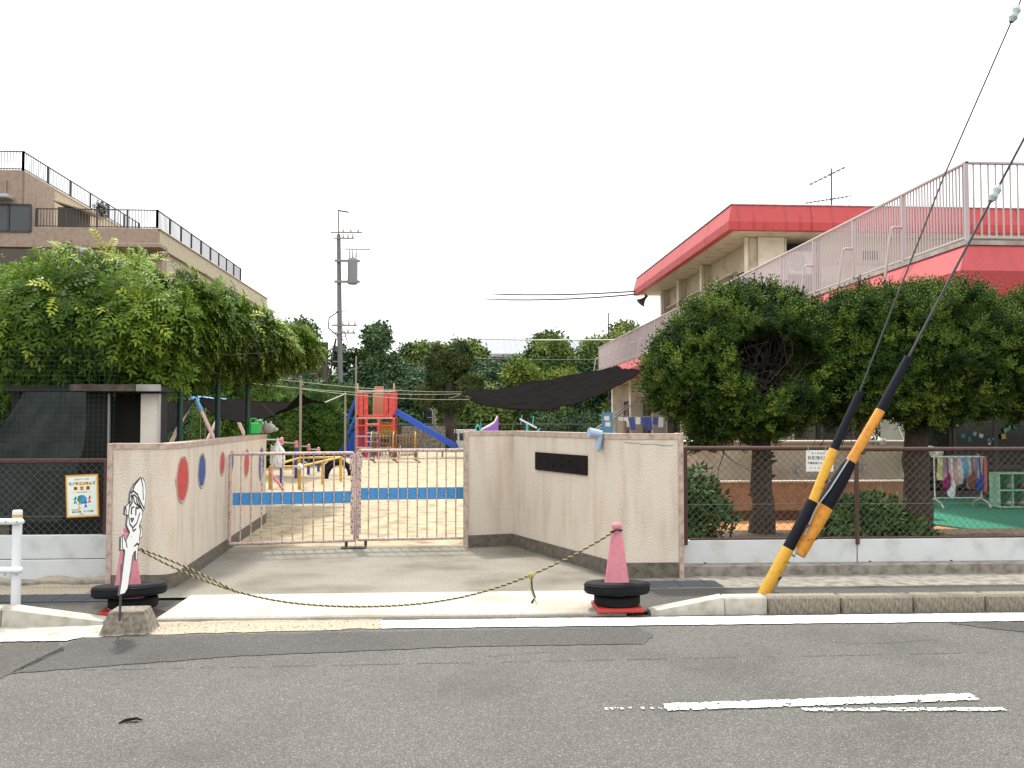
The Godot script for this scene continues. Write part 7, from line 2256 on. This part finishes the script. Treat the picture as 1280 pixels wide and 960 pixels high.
	for y in [10.35, 11.6]: put(tr, "bracket", B(Vector3(0.3, y, 0.2), Vector3(1.5, 0.14, 0.12), 0.01), M.pole_grey)
	put(t, "cross_arm", B(Vector3(0.9, 12.3, 0.2), Vector3(1.5, 0.07, 0.07), 0.01), M.pole_grey)
	b = MB.new()
	for i in 9: b.tube([Vector3(-0.5, 2.6 + i * 0.75, 0), Vector3(0.25, 2.6 + i * 0.75, 0)], 0.02, 4)
	put(t, "climbing_pegs", b, M.pole_grey)
	put(t, "cable_loop", T([Vector3(-0.2, 8.6, 0.1), Vector3(-0.75, 8.2, 0.1), Vector3(-0.8, 7.6, 0.1), Vector3(-0.2, 7.1, 0.1), Vector3(0.35, 6.7, 0.1), Vector3(0.15, 7.4, 0.1)], 0.04, 5), M.dark_metal)
	put(t, "stay_wire", T([Vector3(-0.35, 7.0, 0.0), Vector3(-0.75, 4.4, 0), Vector3(-1.1, 2.0, 0)], 0.05, 5), M.wire_dark)
	put(t, "stay_wire", T([Vector3(-0.35, 7.0, 0.1), Vector3(-0.95, 4.4, 0.1), Vector3(-1.5, 2.0, 0.1)], 0.035, 5), M.wire_dark)
	for q in [["thicker dark wooden pole beside the utility pole", -7.72, 6.75, 0.2], ["thinner dark wooden pole, left one of the two", -8.2, 6.2, 0.13]]:
		b = MB.new()
		b.tube([Vector3.ZERO, Vector3(-0.03, q[2], 0)], [q[3] * 1.1, q[3]], 10)
		t = thing("wooden_pole", q[0], "pole", Vector3(q[1], -0.6, -55.0), 0.0, "wooden poles")
		put(t, "shaft", b, M.wood)
		put(t, "bracket", B(Vector3(0.02, q[2] - 0.5, 0), Vector3(q[3] * 3.0, 0.12, q[3] * 2.4), 0.02), M.dark_metal)
	# overhead cables between the pole and the nursery roof
	for q in [["upper overhead cable to the nursery roof", 10.0, 7.35, 0.5], ["lower overhead cable to the nursery roof", 9.8, 7.22, 0.62]]:
		var p := []
		var radii := []
		for i in 17:
			var s := i / 16.0
			radii.append(lerpf(0.006, 0.036, smoothstep(0.5, 0.62, s)))
			p.append(Vector3(-6.6, q[1], -55.0).lerp(Vector3(8.2, q[2], -40.8), s) - UP * 4.0 * q[3] * s * (1.0 - s))
		solo("cable", T(p, radii, 5), M.wire_dark, q[0], "cable", Vector3.ZERO, "overhead cables")
	for q in [["pale cable running across before the school roof", 6.55, M.cream_light], ["dark cable running across below the pale one", 5.3, M.dark_metal]]:
		solo("cable", T([Vector3(1.0, q[1] + 0.05, -57.0), Vector3(5.0, q[1] - 0.02, -57.0), Vector3(10.0, q[1] + 0.02, -57.0)], 0.04, 5), q[2], q[0], "cable", Vector3.ZERO, "cables before the school")
	t = thing("flag_pole", "thin bare pole standing above the far trees", "pole", Vector3(9.7, -0.6, -58.0))
	put(t, "shaft", T([Vector3.ZERO, Vector3(0, 9.0, 0)], 0.045, 6), M.wire_dark)
	# school with a solar roof
	t = thing("school_building", "long grey school building with a pale panelled roof", "building", Vector3(6.0, -0.6, -75.0))
	put(t, "wall", B(Vector3(0, 3.6, -4.0), Vector3(20.0, 7.2, 8.0)), M.school)
	put(t, "eaves", B(Vector3(0.0, 7.35, -3.6), Vector3(21.0, 0.3, 9.6), 0.03), M.grey_slab)
	b = MB.new()
	b.quad(Vector3(-10.3, 7.5, 1.1), Vector3(10.3, 7.5, 1.1), Vector3(9.6, 9.3, -5.0), Vector3(-9.6, 9.3, -5.0), Vector3(0, 1, 0.3))
	put(t, "roof", b, M.solar)
	for i in 40:
		var rb := MB.new()
		var s := (i + 0.5) / 40.0
		rb.bar(Vector3(lerpf(-10.2, 10.2, s), 7.53, 1.05), Vector3(lerpf(-9.55, 9.55, s), 9.32, -4.95), 0.05, 0.05)
		put(t, "roof_seam", rb, M.galv)
	for fl in 2:
		for i in 7:
			var x := -9.0 + i * 2.75
			var y := 2.35 + fl * 3.2
			var w := MB.new()
			w.box(Vector3(x, y + 0.72, 0.03), Vector3(2.3, 0.08, 0.12))
			w.box(Vector3(x, y - 0.72, 0.03), Vector3(2.3, 0.08, 0.12))
			w.box(Vector3(x, y, 0.03), Vector3(2.3, 0.05, 0.1))
			for s in [-1.12, -0.38, 0.38, 1.12]: w.box(Vector3(x + s, y, 0.035), Vector3(0.07, 1.4, 0.1))
			var win := put(t, "window", w, M.alu)
			put(win, "pane", B(Vector3(x, y, 0.012), Vector3(2.2, 1.4, 0.02)), M.car_glass)
		put(t, "floor_band", B(Vector3(0, 1.0 + fl * 3.2, 0.04), Vector3(20.1, 0.3, 0.1), 0.01), M.cream)
	for i in 8: put(t, "wall_pillar", B(Vector3(-10.3 + i * 2.75 + (0.0 if i else 0.1), 3.6, 0.1), Vector3(0.35, 7.2, 0.25), 0.01), M.school)
	# wall and fence at the far edge
	t = thing("far_wall", "stained low concrete wall behind the slide", "wall", Vector3(-1.7, 0, -47.2))
	for i in 2: put(t, "wall_panel", B(Vector3(-0.5 + i * 1.13, 0.62, 0), Vector3(1.1, 1.25, 0.14), 0.01), M.grey_wall)
	t = thing("far_fence", "thin mesh fence along the far edge of the playground", "fence", Vector3(0, 0, -48.6))
	for i in 13: put(t, "post", T([Vector3(-6.0 + i * 1.2, 0, 0), Vector3(-6.0 + i * 1.2, 1.35, 0)], 0.03, 6), M.dark_metal)
	for y in [0.75, 1.32]: put(t, "rail", T([Vector3(-6.0, y, 0), Vector3(8.4, y, 0)], 0.022, 5), M.dark_metal)
	b = MB.new()
	for i in 90:
		b.tube([Vector3(-6.0 + i * 0.16, 0.1, 0), Vector3(-6.0 + i * 0.16, 1.3, 0)], 0.005, 3, false)
	put(t, "mesh_wires", b, M.dark_metal).set_meta("kind", "stuff")
	van()
	apartments()

func van() -> void:
	var t := thing("van", "white van parked on the lower street behind the slide", "van", Vector3(0.45, -0.62, -51.2))
	var b := MB.new()
	b.xf = Transform3D(Basis(Vector3.RIGHT, PI / 2), Vector3.ZERO)
	b.prism(P2([-1.75, -0.35, -1.72, -0.85, -1.3, -1.0, -0.98, -1.58, -0.6, -1.64, 1.6, -1.64, 1.72, -1.5, 1.74, -0.35]), -0.72, 0.72)
	put(t, "body", b, M.car_white)
	for s in [[-0.62, 0.5], [0.12, 0.72], [1.02, 0.78]]:
		put(t, "side_window", B(Vector3(s[0], 1.25, 0.725), Vector3(s[1], 0.4, 0.02), 0.008), M.car_glass)
	b = MB.new()
	b.quad(Vector3(-1.285, 1.03, -0.62), Vector3(-1.285, 1.03, 0.62), Vector3(-1.0, 1.55, 0.58), Vector3(-1.0, 1.55, -0.58), Vector3(-1, 0.5, 0))
	put(t, "windscreen", b, M.car_glass)
	for x in [-1.1, 1.1]:
		for z in [-0.62, 0.62]:
			var w := MB.new()
			w.lathe(Vector3(x, 0.28, z), [Vector2(0, -0.09), Vector2(0.28, -0.09), Vector2(0.28, 0.09), Vector2(0, 0.09)], 18, Basis(Vector3.RIGHT, PI / 2))
			var wh := put(t, "wheel", w, M.rubber)
			w = MB.new()
			w.lathe(Vector3(x, 0.28, z + 0.1 * signf(z)), [Vector2(0.16, -0.01), Vector2(0.16, 0.01), Vector2(0, 0.01)], 14, Basis(Vector3.RIGHT, PI / 2))
			put(wh, "rim", w, M.galv)
	for z in [-0.5, 0.5]: put(t, "headlight", B(Vector3(-1.75, 0.72, z), Vector3(0.04, 0.16, 0.26), 0.015), M.porcelain)
	put(t, "bumper", B(Vector3(-1.76, 0.42, 0), Vector3(0.08, 0.18, 1.42), 0.03), M.dark_metal)

func rail_run(t: Node3D, a: Vector3, e: Vector3, posts: float) -> void:
	# dark iron balustrade on a parapet; the bars are joined as they are a pixel or two wide
	put(t, "top_rail", (func(): var w := MB.new(); w.bar(a + UP * 1.08, e + UP * 1.08, 0.07, 0.06); return w).call(), M.iron)
	put(t, "low_rail", (func(): var w := MB.new(); w.bar(a + UP * 0.1, e + UP * 0.1, 0.05, 0.05); return w).call(), M.iron)
	var n := int(a.distance_to(e) / (0.16 if absf(a.z - e.z) < 1.0 else 0.22))
	var b := MB.new()
	for i in n:
		b.box(a.lerp(e, (i + 0.5) / n) + UP * 0.55, Vector3(0.03, 1.05, 0.03))
	put(t, "railing_bars", b, M.iron).set_meta("kind", "stuff")
	var k := int(ceil(a.distance_to(e) / posts))
	for i in k + 1: put(t, "rail_post", B(a.lerp(e, float(i) / k) + UP * 0.55, Vector3(0.1, 1.12, 0.1)), M.iron)

func apartments() -> void:
	var t := thing("apartment_building", "stepped brown and beige apartment block with dark roof railings", "building")
	var zf := -53.0
	# upper storey (left), terrace storey, lower storeys
	put(t, "upper_storey", B(Vector3(-33.0, 13.9, -62.5), Vector3(17.2, 3.3, 18.8)), M.beige_tile)
	put(t, "upper_front", B(Vector3(-33.2, 13.86, zf + 0.1), Vector3(17.66, 3.42, 0.3), 0.02), M.brown_tile)
	put(t, "upper_corner", B(Vector3(-24.35, 13.86, -54.9), Vector3(0.16, 3.42, 3.9), 0.02), M.brown_tile)
	put(t, "upper_cap", B(Vector3(-33.0, 15.6, -62.5), Vector3(17.36, 0.1, 19.1), 0.02), M.cream_light)
	rail_run(t, Vector3(-40.0, 15.6, zf + 0.05), Vector3(-24.37, 15.6, zf + 0.05), 2.6)
	rail_run(t, Vector3(-24.37, 15.6, zf + 0.05), Vector3(-24.37, 15.6, -72.0), 3.2)
	put(t, "lower_storeys", B(Vector3(-29.5, 5.4, -67.9), Vector3(24.9, 12.0, 29.6)), M.beige_tile)
	put(t, "parapet_band", B(Vector3(-29.3, 11.8, zf + 0.06), Vector3(24.9, 1.15, 0.4), 0.02), M.brown_tile)
	put(t, "parapet_side", B(Vector3(-17.0, 11.86, -68.0), Vector3(0.3, 1.02, 30.2), 0.02), M.beige_tile)
	put(t, "parapet_cap", B(Vector3(-16.95, 12.39, -68.0), Vector3(0.4, 0.06, 30.3), 0.01), M.cream_light)
	put(t, "corner_pier", B(Vector3(-16.95, 5.2, zf - 0.3), Vector3(0.7, 12.2, 0.9), 0.02), M.brown_tile)
	rail_run(t, Vector3(-23.6, 12.37, zf + 0.05), Vector3(-16.92, 12.37, zf + 0.05), 2.2)
	rail_run(t, Vector3(-16.92, 12.37, zf + 0.05), Vector3(-16.92, 12.37, -73.2), 2.4)
	# grooved tile bands: pilaster ribs on the front
	for i in 26: put(t, "wall_rib", B(Vector3(-23.9 + i * 0.26, 8.0, zf + 0.06), Vector3(0.08, 6.4, 0.06)), M.beige_tile)
	put(t, "balcony_hood", B(Vector3(-18.0, 11.2, zf + 0.75), Vector3(3.4, 0.24, 1.3), 0.03), M.brown_tile)
	for q in [[-25.0, 12.85, 2.4, 1.5], [-28.5, 12.85, 3.0, 1.5]]:
		var w := MB.new()
		w.box(Vector3(q[0], q[1] + q[3] / 2, zf + 0.28), Vector3(q[2], 0.1, 0.1))
		w.box(Vector3(q[0], q[1] - q[3] / 2, zf + 0.28), Vector3(q[2], 0.1, 0.1))
		for s in [-0.5, 0.0, 0.5]: w.box(Vector3(q[0] + s * q[2], q[1], zf + 0.28), Vector3(0.1, q[3], 0.1))
		var win := put(t, "window", w, M.iron)
		put(win, "pane", B(Vector3(q[0], q[1], zf + 0.26), Vector3(q[2], q[3], 0.03)), M.car_glass)
	put(t, "window_awning", B(Vector3(-25.6, 13.95, zf + 0.6), Vector3(1.7, 0.22, 0.8), 0.05), M.galv)
	put(t, "downpipe", T([Vector3(-25.2, 13.9, zf + 0.32), Vector3(-25.2, 15.0, zf + 0.32)], 0.06, 8), M.brown_tile)
	# recessed balcony openings lower down, partly behind the pergola
	for q in [[-26.0, 10.5, 5.0, 1.2], [-19.6, 9.3, 2.4, 1.6], [-22.6, 9.2, 1.5, 1.6]]:
		put(t, "balcony_opening", B(Vector3(q[0], q[1], zf + 0.24), Vector3(q[2], q[3], 0.1), 0.01), M.room)
	for q in [[-21.7, 11.05, 0.16], [-20.9, 11.05, 0.16]]:
		var b := MB.new()
		b.ball(Vector3(q[0], q[1], zf + 0.2), Vector3(0.26, 0.2, 0.22), 6)
		put(t, "vent_hood", b, M.galv)
	var rb := MB.new()
	rb.lathe(Vector3(-22.1, 11.0, zf + 0.2), [Vector2(0.22, 0), Vector2(0.22, 0.06), Vector2(0.14, 0.06), Vector2(0.14, 0)], 16, Basis(Vector3.RIGHT, PI / 2))
	put(t, "round_vent", rb, M.iron)
	# stair house with a slanted roof on the terrace
	put(t, "stair_house", B(Vector3(-22.2, 13.0, -54.6), Vector3(1.2, 1.5, 1.6)), M.room)
	put(t, "stair_house_roof", B(Vector3(-21.9, 13.75, -54.5), Vector3(2.2, 0.1, 2.0), 0.02, Basis(Vector3.BACK, -0.3)), M.brown_tile)
	# side windows and balcony recesses seen along the flank
	for q in [[-58.5, 9.6], [-64.5, 9.6], [-71.5, 9.6], [-78.0, 9.6]]:
		put(t, "side_recess", B(Vector3(-17.02, q[1], q[0]), Vector3(0.12, 1.8, 2.6), 0.02), M.room)
		put(t, "side_hood", B(Vector3(-16.7, q[1] + 1.1, q[0]), Vector3(0.6, 0.2, 3.0), 0.03), M.brown_tile)
	crown(t, "terrace_plant", "tree", M.leaf, [[Vector3(-24.3, 16.0, -64.0), Vector3(0.4, 0.4, 0.6)]], 26, [0.5, 0.9], [Color(0.04, 0.03, 0.03), Color(0.06, 0.045, 0.04), Color(0.06, 0.06, 0.04)], 0.5, 0.8, -0.9, 1.0, 540)
